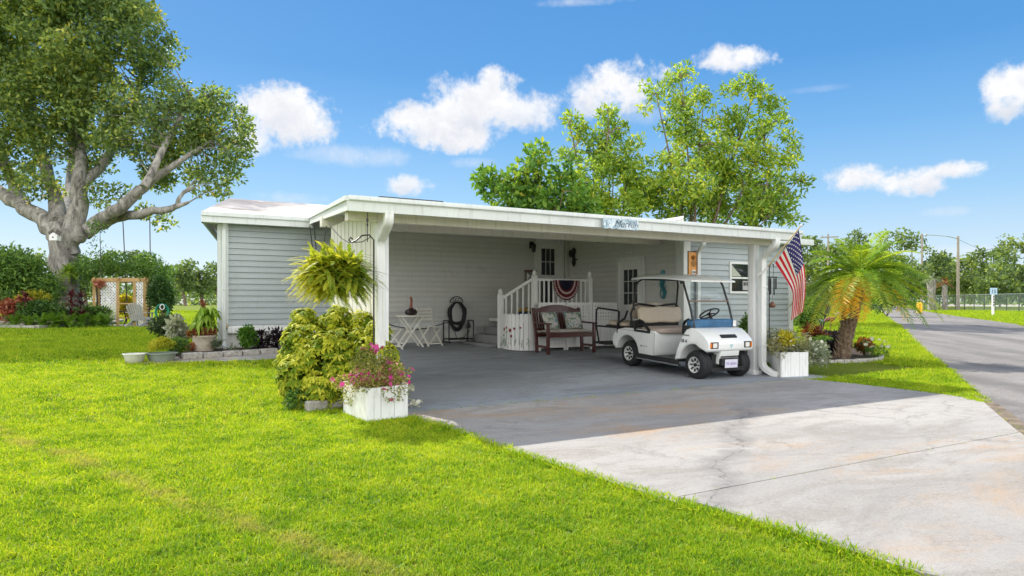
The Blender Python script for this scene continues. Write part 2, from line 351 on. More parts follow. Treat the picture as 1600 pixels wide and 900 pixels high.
# ---------------------------------------------------------------- ground sheets
BREAKS = [8.5, 15.8]
def clip_v(poly, v0, v1):
    def cut(pl, s, lim):
        r = []
        for i in range(len(pl)):
            a, b = pl[i], pl[(i + 1) % len(pl)]; ia, ib = s * (a[1] - lim) <= 1e-9, s * (b[1] - lim) <= 1e-9
            if ia: r.append(a)
            if ia != ib:
                k = (lim - a[1]) / (b[1] - a[1]); r.append((a[0] + k * (b[0] - a[0]), lim))
        return r
    p = cut(poly, 1, v1)
    return cut(p, -1, v0) if p else []
def sheet(poly, dz, depth=0.0):     # polygon in plan, draped over the ground; depth adds a skirt
    mb = MB(); poly = [(p[0], p[1]) for p in poly]
    for a, b in ((-1e4, 8.5), (8.5, 15.8), (15.8, 1e4)):
        c = clip_v(poly, a, b)
        if len(c) < 3: continue
        n = len(c)
        top = [(x, y, gz(y) + dz) for x, y in c]
        mb.add(top, [tuple(range(n))])
    if depth:
        fine = []
        for i in range(len(poly)):
            a, b = poly[i], poly[(i+1) % len(poly)]; ts = [0.0]
            for br in BREAKS:
                if (a[1]-br)*(b[1]-br) < 0: ts.append((br-a[1])/(b[1]-a[1]))
            for tt in sorted(ts): fine.append((a[0]+tt*(b[0]-a[0]), a[1]+tt*(b[1]-a[1])))
        for i in range(len(fine)):
            a, b = fine[i], fine[(i+1) % len(fine)]
            mb.add([(a[0],a[1],gz(a[1])+dz),(b[0],b[1],gz(b[1])+dz),(b[0],b[1],gz(b[1])+dz-depth),(a[0],a[1],gz(a[1])+dz-depth)], [(0,1,2,3)])
    return mb
def px_poly(pts): return [tuple(G(x, y).xy) for x, y in pts]
S = 900.0
struct('lawn_ground', sheet([(-S,-60),(S,-60),(S,S),(-S,S)], 0.0), M['ground'])
# far edge of the world closed by the ground; driveway slabs
edgeL = [G(640,655).xy, G(700,672).xy, G(790,706).xy, G(900,741).xy, G(1060,793).xy]
far_j0 = G(1062, 783).xy; far_j1 = G(1594, 680).xy
slabA = [(2.86,7.72),(10.95,7.72),(12.0,7.72)]
rightE = [G(1264,595).xy, G(1330,601).xy, G(1430,613).xy, G(1500,622).xy, G(1536,631).xy]
drive = [tuple(p) for p in [edgeL[0], edgeL[1], edgeL[2], edgeL[3], edgeL[4], far_j0 + Vector((0.0,0.012)), far_j1 + Vector((0.0,0.012)),] ]
drive += [tuple(p) for p in reversed(rightE)] + [(10.9, 7.70), (2.9, 7.70)]
struct('driveway', sheet(drive, 0.03, 0.1), M['conc'])
apron = [tuple(far_j0), tuple(G(1250,842).xy), tuple(G(1440,904).xy), (4.0, 0.6), (4.5,-6), (26,-6), (12.5, 1.0), tuple(G(1700,765).xy), tuple(far_j1)]
struct('driveway_apron', sheet(apron, 0.03, 0.1), M['conc'])
struct('carport_floor', sheet([(2.9,7.715),(10.9,7.715),(10.9,10.99),(10.7,10.99),(10.95,15.78),(2.95,15.78)], 0.03, 0.1), M['conc_shaded'])
VP = 1356.0
def rg(px, py, Y=None): return tuple((G(px, py) if Y is None else GY(px, Y)).xy)
roadL = [rg(1760,800), rg(1600,673), rg(1540,624), rg(1480,574), rg(1420,524.5), rg(1390,500), rg(1372,485)]
vd = Vector((ray(VP,HY)[0], ray(VP,HY)[1])).normalized()
a0 = Vector(roadL[-1]); farL = a0 + vd * 420
roadR = [rg(1380,474.9), rg(1420,482.5), rg(1500,495), rg(1600,510)]
b0 = Vector(roadR[0]); farR = b0 + vd * 300
dirn = (Vector(roadL[0]) - Vector(roadL[1])).normalized()
struct('road', sheet(roadL[::-1] + [tuple(Vector(roadL[0]) - vd*40), tuple(Vector(roadR[-1]) - vd*70)] + roadR[::-1] + [tuple(farR), tuple(farL)], 0.015), M['road'])
dirt = [G(1536,631), G(1520,618), G(1560,634), G(1600,664), G(1700,745), G(1700,764), G(1600,694)]
struct('dirt_verge', sheet([p.xy for p in dirt], 0.024), M['verge'])
struct('far_lane', sheet([tuple(GY(1470,150).xy), tuple(GY(1900,130).xy), tuple(GY(1900,190).xy), tuple(GY(1470,260).xy)], 0.01), plain('pale_shell_lane', (0.5,0.46,0.4), 0.9))
# the small concrete walk in front of the left wing bed
struct('garden_path', sheet([tuple(G(225,569).xy), tuple(G(460,562).xy), tuple(G(470,552).xy), tuple(G(330,556).xy), tuple(G(240,560).xy)], 0.02, 0.06), M['conc'])
# ================================================================ the house
house = thing('mobile_home', 'long single storey grey clapboard home with an open white carport across its front', 'house', (6.5, 15.8, 0.31))
def siding(p0, p1, z0, z1, c=0.127, lap=0.02, off=0.0):
    """lap siding from p0 to p1 (plan), outside on the right-hand side of travel p0->p1"""
    mb = MB(); p0, p1 = Vector(p0), Vector(p1); d = (p1 - p0).normalized(); n = Vector((d.y, -d.x))
    k = int(math.ceil((z1 - z0) / c)); z = z0
    for i in range(k):
        za, zb = z0 + i * c, min(z0 + (i + 1) * c, z1)
        lo = n * (lap + off); hi = n * (0.003 + off); mid = n * (lap * 0.9 + off)
        q = [(p0+n*off).to_3d(), (p1+n*off).to_3d()]
        vs = []
        g = min(0.011, (zb-za)*.4)
        for (o_, zz) in ((n*(off-0.012), za), (n*(off-0.012), za+g), (lo, za+g), (n*(lap*.55+off), za+g+(zb-za-g)*.5), (n*(lap*.35+off), za+g+(zb-za-g)*.55), (hi, zb), (n*(off-0.012), zb)):
            vs += [(*(p0 + o_), zz), (*(p1 + o_), zz)]
        mb.add(vs, [(0,1,3,2),(2,3,5,4),(4,5,7,6),(6,7,9,8),(8,9,11,10),(10,11,13,12)])
    return mb
VB = 15.8
ZS = 0.83
siding((1.95, VB), (10.93, VB), ZS, 3.22).build('siding_wall', M['siding_brightened'], house)
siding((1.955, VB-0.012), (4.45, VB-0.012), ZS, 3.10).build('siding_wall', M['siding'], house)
# side wall of the carport with the half-glazed door, then the front of the right wing
DA, DB = Vector((10.95, 15.8)), Vector((10.67, 11.0))
siding(tuple(DA), tuple(DB), 0.2, 3.2).build('siding_wall', M['siding_brightened'], house)
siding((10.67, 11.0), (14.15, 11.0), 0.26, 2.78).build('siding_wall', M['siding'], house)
mb = MB().box(11.05, 14.13, 11.04, 15.7, 0.1, 2.7); mb.add([(14.15,11.0,0),(14.9,16,0),(14.9,16,2.75),(14.15,11.0,2.75)], [(0,1,2,3)])
mb.build('side_wall', M['siding'], house)
# skirting: ribbed panels under a white band
mb = MB(); mb.box(1.97, 10.9, VB-0.035, VB+0.02, 0.70, ZS)
mb.build('skirt_band', M['trim'], house)
mb = MB(); u = 1.98
while u < 10.85:
    mb.box(u, u + 0.085, VB-0.008, VB+0.02, 0.25, 0.70); mb.box(u+0.085, u+0.11, VB+0.004, VB+0.02, 0.25, 0.70); u += 0.11
mb.build('skirting', M['skirt'], house)
mb = MB().box(1.93, 2.13, VB-0.05, VB+0.15, 0.33, 3.12); mb.build('corner_trim', M['fascia'], house)
mb = MB().box(10.62, 10.82, 10.955, 11.2, 0.05, 2.7)
mb.build('corner_trim', M['trim'], house, bevel=0.006)
mb = MB().box(14.05, 14.19, 10.955, 11.1, 0.1, 2.7); mb.build('corner_trim', M['trim'], house)
mb = MB().box(10.80, 10.93, VB-0.13, VB, 0.3, 3.1); mb.build('corner_trim', M['siding_brightened'], house)
mb = MB().box(10.8, 14.1, 10.975, 11.02, 0.0, 0.26); mb.build('skirt_board', M['trim'], house)
# back body of the house
mb = MB().add([(1.97,VB+.03,0.2),(14.9,VB+.03,0.2),(15.6,24,0.2),(3.45,24,0.2),(1.97,VB+.03,3.1),(14.9,VB+.03,3.1),(15.6,24,3.1),(3.45,24,3.1)],
  [(0,1,5,4),(1,2,6,5),(2,3,7,6),(3,0,4,7)]); mb.build('rear_wall', M['siding'], house)
# main roof: low hip with weathered covering
e0, e1 = (1.57, 15.48), (14.9, 15.48)
mb = MB(); rl, rr = (2.55, 18.8), (14.0, 18.8)
zt = 3.205
mb.add([(*e0, zt), (*e1, zt), (*rr, 3.98), (*rl, 3.98), (3.3, 24.3, zt), (15.8, 24.3, zt)], [(0,1,2,3), (0,3,4), (3,2,5,4), (1,5,2)])
mb.add([(*e0, zt-.03), (*e1, zt-.03), (15.8, 24.3, zt-.03), (3.3, 24.3, zt-.03)], [(0,1,2,3)])
roof = mb.build('roof', M['roof'], house)
mb = MB(); mb.bar((1.57,15.47,3.17),(3.84,15.47,3.17),0.05,0.08); mb.bar((1.57,15.50,3.07),(3.84,15.50,3.07),0.03,0.15)
mb.bar((1.58,15.48,3.1),(3.2,24.3,3.1),0.03,0.2)
mb.box(1.6, 3.9, 15.5, 15.8, 3.0, 3.02)
mb.build('fascia', M['fascia'], house)
# right wing roof edge
mb = MB(); mb.box(10.98, 14.62, 10.70, 16.5, 2.70, 2.84); mb.build('wing_roof', M['fascia'], house, bevel=0.01)
mb = MB(); mb.add([(10.7,10.75,2.85),(14.55,10.75,2.85),(14.3,14.5,3.15),(10.7,14.5,3.15)], [(0,1,2,3)]); mb.build('roof_covering', M['roof'], house)
# ---------------- carport roof
carport = MB()
FL, FR, BR_, BL = (2.44, 8.10), (10.62, 8.10), (10.95, 15.6), (3.83, 15.6)
def rz(v): return 2.585 + (v - 8.1) / 7.5 * 0.62
MID = (10.78, 10.68)
def quad_roof(dz): return [(*FL, rz(8.1)+dz), (*FR, rz(8.1)+dz), (*MID, rz(10.68)+dz), (*BR_, rz(15.6)+dz), (*BL, rz(15.6)+dz)]
t_, b_ = quad_roof(0.0), quad_roof(-0.06)
carport.add(t_ + b_, [(0,1,2,3,4), (9,8,7,6,5), (0,5,6,1), (1,6,7,2), (2,7,8,3), (3,8,9,4), (4,9,5,0)])
cr = carport.build('carport_roof', M['trim'], house)
mb = MB(); u = 2.8     # pan ribs under the roof
while u < 10.6:
    ub = 3.83 + (u - 2.44) / (10.62 - 2.44) * (10.95 - 3.83)
    mb.bar((u, 8.2, rz(8.2)-0.075), (ub, 15.5, rz(15.5)-0.075), 0.03, 0.03); u += 0.305
mb.build('roof_rib', M['beam'], cr)
mb = MB(); # gutter on the front edge, two-step profile
mb.prism([(8.04, 2.43), (8.04, 2.545), (8.0, 2.56), (8.0, 2.612), (8.10, 2.612), (8.10, 2.43)], 2.42, 10.64, axis='x')
mb.build('gutter', M['fascia'], cr, bevel=0.004)
mb = MB(); mb.bar((2.42, 8.06, 2.52), (3.81, 15.6, 3.165), 0.03, 0.17); mb.bar((2.40, 8.05, 2.58), (3.79, 15.6, 3.225), 0.05, 0.055)
mb.build('side_fascia', M['fascia'], cr)
mb = MB(); mb.bar((10.64, 8.06, 2.52), (10.80, 10.68, 2.74), 0.03, 0.17); mb.build('side_fascia', M['fascia'], cr)
mb = MB(); mb.box(2.56, 10.60, 8.54, 8.68, 2.375, 2.56); mb.build('beam', M['beam'], cr, bevel=0.006)
mb = MB(); mb.box(3.06, 10.66, 11.70, 11.84, 2.62, 2.80); mb.build('beam', M['beam'], cr, bevel=0.006)
# ---------------- posts, batten screen, downspouts
post = MB().box(9.99, 10.13, 8.54, 8.68, 0.02, 2.374); post.box(9.96,10.16,8.51,8.71,0.02,0.1); post.build('post', M['white'], house, bevel=0.006)
post = MB().box(2.96, 3.10, 8.54, 8.68, 0.02, 2.374); post.build('post', M['white'], house, bevel=0.006)
mb = MB(); v = 8.72
while v < 11.6:
    w = 0.215; ua = 3.06 + (v - 8.7) * 0.055
    mb.add([(ua-.012,v,0.05),(ua-.012+w*.055,v+w,0.05),(ua-.012+w*.055,v+w,2.62),(ua-.012,v,2.62),
            (ua+.012,v,0.05),(ua+.012+w*.055,v+w,0.05),(ua+.012+w*.055,v+w,2.62),(ua+.012,v,2.62)],
           [(0,1,2,3),(7,6,5,4),(0,3,7,4),(1,5,6,2),(3,2,6,7)]); v += 0.25
for z in (0.35, 1.35, 2.3): mb.bar((3.09,8.7,z),(3.26,11.7,z),0.04,0.09)
mb.build('batten_screen', M['beam'], house)
def downspout(path, w=0.10, d=0.075):
    mb = MB()
    P = [Vector(p) for p in path]; pts = [P[0]]
    for i in range(1, len(P)-1):      # rounded bends
        a, b, c = P[i-1], P[i], P[i+1]; r = min(0.09, (a-b).length*.45, (c-b).length*.45)
        s, e = b + (a-b).normalized()*r, b + (c-b).normalized()*r
        for k in range(6):
            t = k/5; pts.append(s*(1-t)**2 + b*2*t*(1-t) + e*t*t)
    pts.append(P[-1]); vs, fs = [], []
    X_ = Vector((1,0,0)); hw, hd = w*.5, w*.36; prof = [(-1,-.8),(-.8,-1),(-.35,-1),(-.28,-.88),(.28,-.88),(.35,-1),(.8,-1),(1,-.8),(1,.8),(.8,1),(-.8,1),(-1,.8)]
    for i, q in enumerate(pts):
        tn = (pts[min(i+1,len(pts)-1)]-pts[max(i-1,0)]).normalized(); n_ = tn.cross(X_).normalized(); sx = n_.cross(tn).normalized()
        if n_.y < 0: n_ = -n_
        if sx.x < 0: sx = -sx
        for a, b in prof: vs.append(q+sx*a*hw+n_*b*hd)
    m = len(prof)
    for i in range(len(pts)-1):
        for k in range(m): fs.append((i*m+k, i*m+(k+1)%m, (i+1)*m+(k+1)%m, (i+1)*m+k))
    fs += [tuple(range(m)), tuple((len(pts)-1)*m+k for k in range(m))]; mb.add(vs, fs)
    zs_ = sorted(p.z for p in P)
    if P[-2].z < 1.0:
        q = min(P, key=lambda p: abs(p.z-2.1)); zz = .9
        for zz in (.55, 1.6): mb.box(q.x-hw-.006, q.x+hw+.006, q.y-hd-.006, q.y+hd+.01, zz, zz+.025)
    return mb
OVp = OV
downspout([(2.93,8.08,2.46),(2.93,8.08,2.33),(2.95,8.44,2.12),(2.95,8.44,0.2),(2.98,8.35,0.06)], 0.115).build('downspout', M['trim'], house)
downspout([(10.02,8.08,2.46),(10.02,8.08,2.34),(10.07,8.42,2.14),(10.07,8.42,0.18),(10.10,8.22,0.07),(10.13,8.12,0.06)], 0.125).build('downspout', M['trim'], house)
downspout([(11.0,10.74,2.72),(11.0,10.74,2.6),(11.02,10.92,2.42),(11.02,10.92,0.15)], 0.09).build('downspout', M['trim'], house)
downspout([(2.03,15.55,3.02),(2.03,15.66,2.9),(2.03,15.68,0.45),(2.03,15.5,0.37)], 0.07).build('downspout', M['fascia'], house)
# ---------------- doors and windows of the house
def door(o, d, w, h, lights, name='door', storm=False, knob=True):
    """o = lower left corner seen from outside, d = unit vector to the right (plan)"""
    o = Vector(o); d = Vector((*d, 0)).normalized(); n = Vector((d.y, -d.x, 0)); up = Vector((0,0,1))
    def bx(mb, x0, x1, z0, z1, y0, y1):
        c = o + d*((x0+x1)/2) + up*((z0+z1)/2) + n*((y0+y1)/2); mb.obox(c, d*(x1-x0)/2, n*(y1-y0)/2, up*(z1-z0)/2)
    leaf = MB(); bx(leaf, 0, w, 0, h, 0.0, 0.035)
    dr = leaf.build(name, M['white'], house)
    fr = MB(); t = 0.085
    bx(fr, -t, 0, -0.02, h+t, 0.0, 0.065); bx(fr, w, w+t, -0.02, h+t, 0.0, 0.065); bx(fr, -t, w+t, h+0.001, h+t+.002, 0.002, 0.067)
    fr.build('door_frame', M['trim'], dr, bevel=0.004)
    x0, x1, z0, z1, nc, nr = lights
    g = MB(); bx(g, x0, x1, z0, z1, 0.030, 0.040); g.build('glass_pane', M['darkglass'], dr)
    mu = MB()
    bx(mu, x0-.03, x0, z0-.03, z1+.03, 0.036, 0.052); bx(mu, x1, x1+.03, z0-.03, z1+.03, 0.036, 0.052)
    bx(mu, x0, x1, z0-.03, z0, 0.036, 0.052); bx(mu, x0, x1, z1, z1+.03, 0.036, 0.052)
    for i in range(1, nc): xx = x0 + (x1-x0)*i/nc; bx(mu, xx-.008, xx+.008, z0, z1, 0.041, 0.05)
    for i in range(1, nr): zz = z0 + (z1-z0)*i/nr; bx(mu, x0, x1, zz-.008, zz+.008, 0.042, 0.051)
    mu.build('glazing_bar', M['white'], dr)
    if storm:
        s = MB(); bx(s, 0.02, w-.02, h*0.52, h*0.545, 0.045, 0.06); bx(s, 0.0,0.04,0,h,0.045,0.06); bx(s, w-.04,w,0,h,0.045,0.06); bx(s,0,w,h-.04,h,.045,.06)
        s.build('storm_frame', M['white'], dr)
    if knob:
        k = MB(); c = o + d*(w-.07) + up*0.95 + n*0.07; k.lathe(c, [(0.0,-.03),(0.026,-.02),(0.03,0),(0.02,.02),(0,.025)], 10); k.build('door_knob', M['steel'], dr, smooth=True)
    return dr
# back door on the landing (left edge at px 838)
a = OV(839, 470, VB); b = OV(875, 470, VB)
door((a.x, VB-0.016, 0.93), (1, 0), b.x - a.x, 2.02, (0.10, (b.x-a.x)-0.22, 1.14, 1.86, 3, 2), storm=True)
mb = MB(); wdt = b.x-a.x; mb.box(a.x+.1, a.x+wdt-.22, VB-0.058, VB-0.05, 1.15, 1.95); mb.build('glass_pane', M['darkglass'], bpy.data.objects['door'])
# side door: between px 970 and 1007 on the side wall
dd = (DB - DA).normalized()
def on_side(px):
    # intersect the ray with the side wall line
    r = ray(px, HY); p = Vector((r[0], r[1])); den = p.x*dd.y - p.y*dd.x
    t = (DA.x*dd.y - DA.y*dd.x) / den; return p * t
s0, s1 = on_side(971), on_side(1006); nn = Vector((dd.y, -dd.x))
w_ = (s1 - s0).length; o_ = s0 + nn*0.014
side_door = door((o_.x, o_.y, gz(o_.y)+0.09), dd, w_, 2.03, (0.20*w_, 0.82*w_, 0.98, 1.82, 3, 3), name='door')
# right wing window
wa, wb = OV(1141, 430, 11.0), OV(1190, 430, 11.0)
z0w, z1w = 1.58, 2.20
fr = MB()
for (x0,x1,zz0,zz1) in ((wa.x-.05,wa.x,z0w-.05,z1w+.05),(wb.x,wb.x+.05,z0w-.05,z1w+.05)): fr.box(x0,x1,10.955,11.0,zz0,zz1)
fr.box(wa.x,wb.x,10.955,11.0,z0w-.05,z0w); fr.box(wa.x,wb.x,10.955,11.0,z1w,z1w+.05); fr.box(wa.x,wb.x,10.965,10.998,1.865,1.905)
wf = fr.build('window', M['trim'], house)
MB().box(wa.x,wb.x,10.972,10.982,z0w,z1w).build('glass_pane', M['darkglass'], wf)
# shade and curtain edge seen inside the glass
cur = MB(); cur.add([(wa.x+.02,10.969,1.92),(wa.x+.33,10.969,1.92),(wa.x+.02,10.969,2.17)], [(0,1,2)]); cur.build('curtain', plain('curtain', (0.42,0.45,0.36), 0.8), wf)
wsn = MB(); wsn.box(wa.x+.36, wa.x+.62, 10.958, 10.966, z0w+.03, z0w+.24); wsn.build('window_card', plain('pale_card', (.42,.42,.40), .7), wf)
wsn = MB()
for i in range(4): wsn.box(wa.x+.385+.055*i, wa.x+.42+.055*i, 10.954, 10.957, z0w+.13+.01*(i%2), z0w+.21)
wsn.build('card_marks', M['dark'], wf)
# small things fixed to the carport walls -------------------------------------
def lantern(c, n, label):
    c = Vector(c); n = Vector(n)
    t = thing('wall_lantern', label, 'wall lamp', tuple(c))
    mb = MB(); mb.obox(c + n*0.01, Vector((-n.y,n.x,0))*0.05, n*0.012, (0,0,0.09)); mb.tube([c+n*.02+Vector((0,0,.03)), c+n*.1+Vector((0,0,.09)), c+n*.13+Vector((0,0,.04))], .009, 6); mb.build('bracket', M['black'], t)
    q = c + n*0.13; mb = MB(); mb.lathe(q + Vector((0,0,-.2)), [(.02,0),(.05,.02),(.055,.02),(.075,.17),(.09,.175),(.05,.22),(.01,.25)], 6); mb.build('lantern_body', M['black'], t)
    mb = MB(); mb.lathe(q + Vector((0,0,-.165)), [(.054,0),(.07,.12)], 6); mb.build('lamp_glass', plain('frosted_glass', (.3,.3,.28), .2), t)
    return t
p = OV(829, 389, VB); lantern((p.x, VB-0.02, p.z+.1), (0,-1,0), 'black carriage lantern left of the back door above the landing')
p2 = on_side(899); 
t = thing('wall_sconce', 'black ornamental iron sconce on the dark side wall right of the back door', 'wall lamp', (p2.x, p2.y, 2.55))
mb = MB(); c = Vector((p2.x, p2.y, 2.6)) + nn.to_3d()*0.05
mb.tube([c+Vector((0,0,a)) for a in (-.3,-.2,0,.15,.22)], [.02,.06,.03,.07,.02], 8)
mb.tube([c+nn.to_3d()*(.1*math.sin(k*.7))+Vector((0,-.02*k,.12*math.cos(k*.7))) for k in range(9)], .02, 6); mb.build('iron_scroll', M['black'], t)
mb = MB().lathe(c+nn.to_3d()*.1+Vector((0,0,-.05)), [(.03,0),(.06,.06),(.05,.16),(.02,.2)], 8); mb.build('candle_cup', M['black'], t)
# mail box next to the back door: brown top, white envelope-shaped front
a, b = OV(818, 408, VB), OV(832, 408, VB)
t = thing('wall_letterbox', 'brown wooden letterbox beside the back door under the lantern', 'letterbox', (a.x, VB-.06, 1.95))
MB().box(a.x, b.x+.04, VB-.16, VB-.02, 2.14, 2.19).build('lid', M['brown'], t); MB().box(a.x+.02, b.x+.02, VB-.14, VB-.02, 1.9, 2.14).build('box', plain('grey_box', (.2,.19,.17), .6), t)
MB().add([(a.x+.02,VB-.143,1.9),(a.x+.02,VB-.143,2.12),(a.x+.12,VB-.143,2.04)], [(0,1,2)]).build('letter', M['white'], t)
# plaque with a fruit picture and a number card, fixed to the right wing
a, b = OV(1075.5, 400, 10.95), OV(1091.5, 400, 10.95)
zt_, zb_ = OV(1083, 394, 10.95).z, OV(1083, 431, 10.95).z
t = thing('picture_plaque', 'tall orange fruit plaque in a dark frame beside the white corner board', 'plaque', (a.x, 10.9, zb_))
MB().box(a.x-.02, b.x+.03, 10.95, 10.975, zb_-.02, zt_+.02).build('frame', plain('dark_frame', (.05,.04,.03), .5), t)
MB().box(a.x, b.x-.03, 10.938, 10.951, zb_, zt_).build('panel', plain('orange_panel', (.75,.33,.08), .5, var=.25, scale=20), t)
cx_, w2 = (a.x+b.x)/2-.015, (b.x-a.x)
mb = MB(); mb.lathe((cx_, 10.937, zb_+.27), [(0.0,0),(.07,0.0),(.075,-.004),(0,-.01)], 16, axis='y')
for k in range(7): aa = rad(30+20*k); mb.bar((cx_,10.932,zb_+.34),(cx_+.09*math.cos(aa),10.932,zb_+.34+.11*math.sin(aa)),.004,.02,up=(0,1,0))
mb.build('fruit_relief', plain('ochre', (.35,.16,.03), .6), t)
MB().box(cx_-.055, cx_+.055, 10.928, 10.937, zb_+.02, zb_+.13).build('number_card', M['white'], t)
def text(s, size, loc, rot, mat, parent, name='lettering', ext=0.002, shear=0.0, sx=1.0, local=False, off=0.0):
    cu = bpy.data.curves.new(name, 'FONT'); cu.body = s; cu.size = size; cu.extrude = ext; cu.shear = shear; cu.offset = off; cu.align_x = 'CENTER'; cu.align_y = 'CENTER'
    tmp = bpy.data.objects.new('tmp', cu); COL.objects.link(tmp); dg = bpy.context.evaluated_depsgraph_get(); dg.update()
    me = bpy.data.meshes.new_from_object(tmp.evaluated_get(dg)); bpy.data.objects.remove(tmp); bpy.data.curves.remove(cu)
    mt = Matrix.LocRotScale(Vector(loc) - (Vector((0,0,0)) if local else WL.get(parent.name, Vector((0,0,0)))), rot, Vector((sx,1,1)))
    me.transform(mt); me.materials.clear(); me.materials.append(mat)
    o = bpy.data.objects.new(name, me); COL.objects.link(o); o.parent = parent; return o
from mathutils import Euler
FACE = Euler((rad(90), 0, 0)).to_quaternion()
text('184', 0.07, (cx_, 10.925, zb_+.075), FACE, M['black'], t)
# teal wall ornament between side door and corner
q = on_side(1038); c = Vector((q.x, q.y, 0)) + nn.to_3d()*.04
zA, zB = EYE + (471-430)*15.6/1075, EYE + (471-465)*15.6/1075
t = thing('wall_ornament', 'teal metal seahorse-like scroll hanging on the side wall right of the door', 'ornament', (c.x, c.y, zB))
mb = MB(); T = dd.to_3d()
for k in range(3):
    cc = c + Vector((0,0, zB + (zA-zB)*(.18+.3*k)))
    mb.tube([cc + T*(.10-.02*k)*math.cos(a*.5+k)+Vector((0,0,.11*math.sin(a*.5+k))) for a in range(12)], .013, 6)
mb.tube([c + T*.06*math.sin(k*.9)+Vector((0,0,zB+(zA-zB)*k/9)) for k in range(11)], [.02,.04,.05,.05,.04,.04,.05,.045,.03,.02,.01], 7)
mb.build('scroll', plain('teal_metal', (.05,.22,.25), .4, metal=.3), t); mb = MB(); mb.lathe(c+Vector((0,0,zA+.05)), [(.0,-.05),(.05,-.04),(.055,.03),(.02,.06)], 10); mb.build('head', plain('teal_metal2', (.05,.22,.25), .4, metal=.3), t)
# light fitting over the side door
q = on_side(987); c = Vector((q.x, q.y, 2.52)) + nn.to_3d()*.03
t = thing('door_light', 'small twin white lamp bracket over the side door', 'wall lamp', tuple(c)); mb = MB()
mb.obox(c, T*.07, nn.to_3d()*.03, (0,0,.02)); mb.build('base', M['trim'], t)
for sgn in (-1, 1): MB().lathe(c+T*.09*sgn+Vector((0,0,-.06)), [(.02,0),(.035,.01),(.035,.11),(.02,.12)], 10).build('lamp_head', M['trim'], t)
# dark fitting under the inner beam
p = OV(935, 381, 13.5); mb = MB(); mb.lathe((p.x, p.y, rz(13.5)-.25), [(0.01,0),(.05,.02),(.07,.1),(.03,.16),(.02,.2)], 10); mb.bar((p.x-.25,p.y,p.z+.06),(p.x+.1,p.y,p.z+.06),.03,.03)
one('ceiling_lamp', 'small black lamp hanging just behind the inner carport beam', 'lamp', mb, M['black'])
# roof edge name board
a, b = OV(942, 350, 7.98), OV(996, 350, 7.98)
t = thing('name_board', 'weathered blue and white name board on the carport gutter', 'sign', ((a.x+b.x)/2, 7.98, 2.43))
mb = MB(); n = 12; zc0, zc1 = 2.415, 2.565; pts = []
for i in range(n+1): x = a.x+(b.x-a.x)*i/n; pts.append((x, zc0+random.uniform(-.008,.008)))
for i in range(n+1): x = b.x-(b.x-a.x)*i/n; pts.append((x, zc1+random.uniform(-.006,.006)))
mb.prism(pts, 7.955, 7.985)
m_, t2, out = material('weathered_blue_board'); p_ = t2.new('ShaderNodeBsdfPrincipled'); co = t2.new('ShaderNodeTexCoord').outputs['Object']
t2.l.new(t2.ramp(t2.noise(co, 14, 8, .7, 1.5).outputs[0], [(.4,(.16,.24,.30)),(.5,(.42,.52,.57)),(.6,(.72,.78,.80))]), p_.inputs['Base Color']); p_.inputs['Roughness'].default_value = .6; t2.l.new(p_.outputs[0], out.inputs[0])
mb.build('board', m_, t)
text('Merrill', 0.15, ((a.x+b.x)/2+.06, 7.950, 2.49), FACE, plain('ink', (.07,.10,.13), .6), t, shear=.4, sx=1.0, off=-.0022)
# inner roof vent and dark cap seen above the front edge
mb = MB(); mb.box(3.0, 3.9, 8.6, 9.0, 2.66, 2.72); mb.build('roof_vent', M['black'], cr)
# ================================================================ porch landing, rail, lattice, seating
def post_cap(mb, x, y, z, r=0.06):
    mb.lathe((x, y, z), [(r,0),(r*1.25,.01),(r*1.25,.03),(r*.7,.045),(r*.95,.075),(r*.85,.11),(r*.45,.135),(0.005,.15)], 12)
ZL = 0.93
porch = thing('porch_stairs', 'white railed porch landing with steps at the back door', 'porch', (9.2, 13.6, 0.25))
uL, uR, vF = OV(835, 470, 13.5).x, OV(921, 470, 13.5).x, 13.5
MB().box(uL, 10.78, vF, 15.74, ZL-.09, ZL-.01).build('landing_deck', M['skirt'], porch)
mb = MB()
for k in range(3): mb.box(uL-.30*(k+1), uL-.30*k-.002, 14.1, 15.4, 0.28, ZL-.03-.18*(k+1)+.0)
mb.build('steps', plain('grey_steps', (.22,.22,.22), .8), porch)
nx, ny = OV(782, 500, 14.0).x, 14.0
for (x, y, z0, z1) in ((uL, vF, .2, 1.93), (uR, vF, .2, 1.93), (nx, ny, .2, 1.50)):
    mb = MB().box(x-.055, x+.055, y-.055, y+.055, z0, z1); post_cap(mb, x, y, z1, .055); mb.build('newel_post', M['pvc'], porch, bevel=.004)
mb = MB(); mb.box(uL+.055, uR-.055, vF-.03, vF+.03, 1.83, 1.88); mb.box(uL+.055, uR-.055, vF-.025, vF+.025, 1.02, 1.06); 
mb.bar((nx+.04, ny, 1.42), (uL-.04, vF+.02, 1.87), .05, .06)
mb.bar((nx+.04, ny, .60), (uL-.04, vF+.02, 1.02), .04, .05)
mb.build('handrail', M['pvc'], porch)
n = 12
for k in range(1, n):
    x = uL + (uR-uL)*k/n; MB().box(x-.017, x+.017, vF-.017, vF+.017, 1.06, 1.83).build('baluster', M['pvc'], porch)
for k in range(1, 6):
    t = k/6; x = nx+(uL-nx)*t; y = ny+(vF-ny)*t
    MB().box(x-.016, x+.016, y-.016, y+.016, .60+.42*t, 1.42+.44*t-.03).build('baluster', M['pvc'], porch)
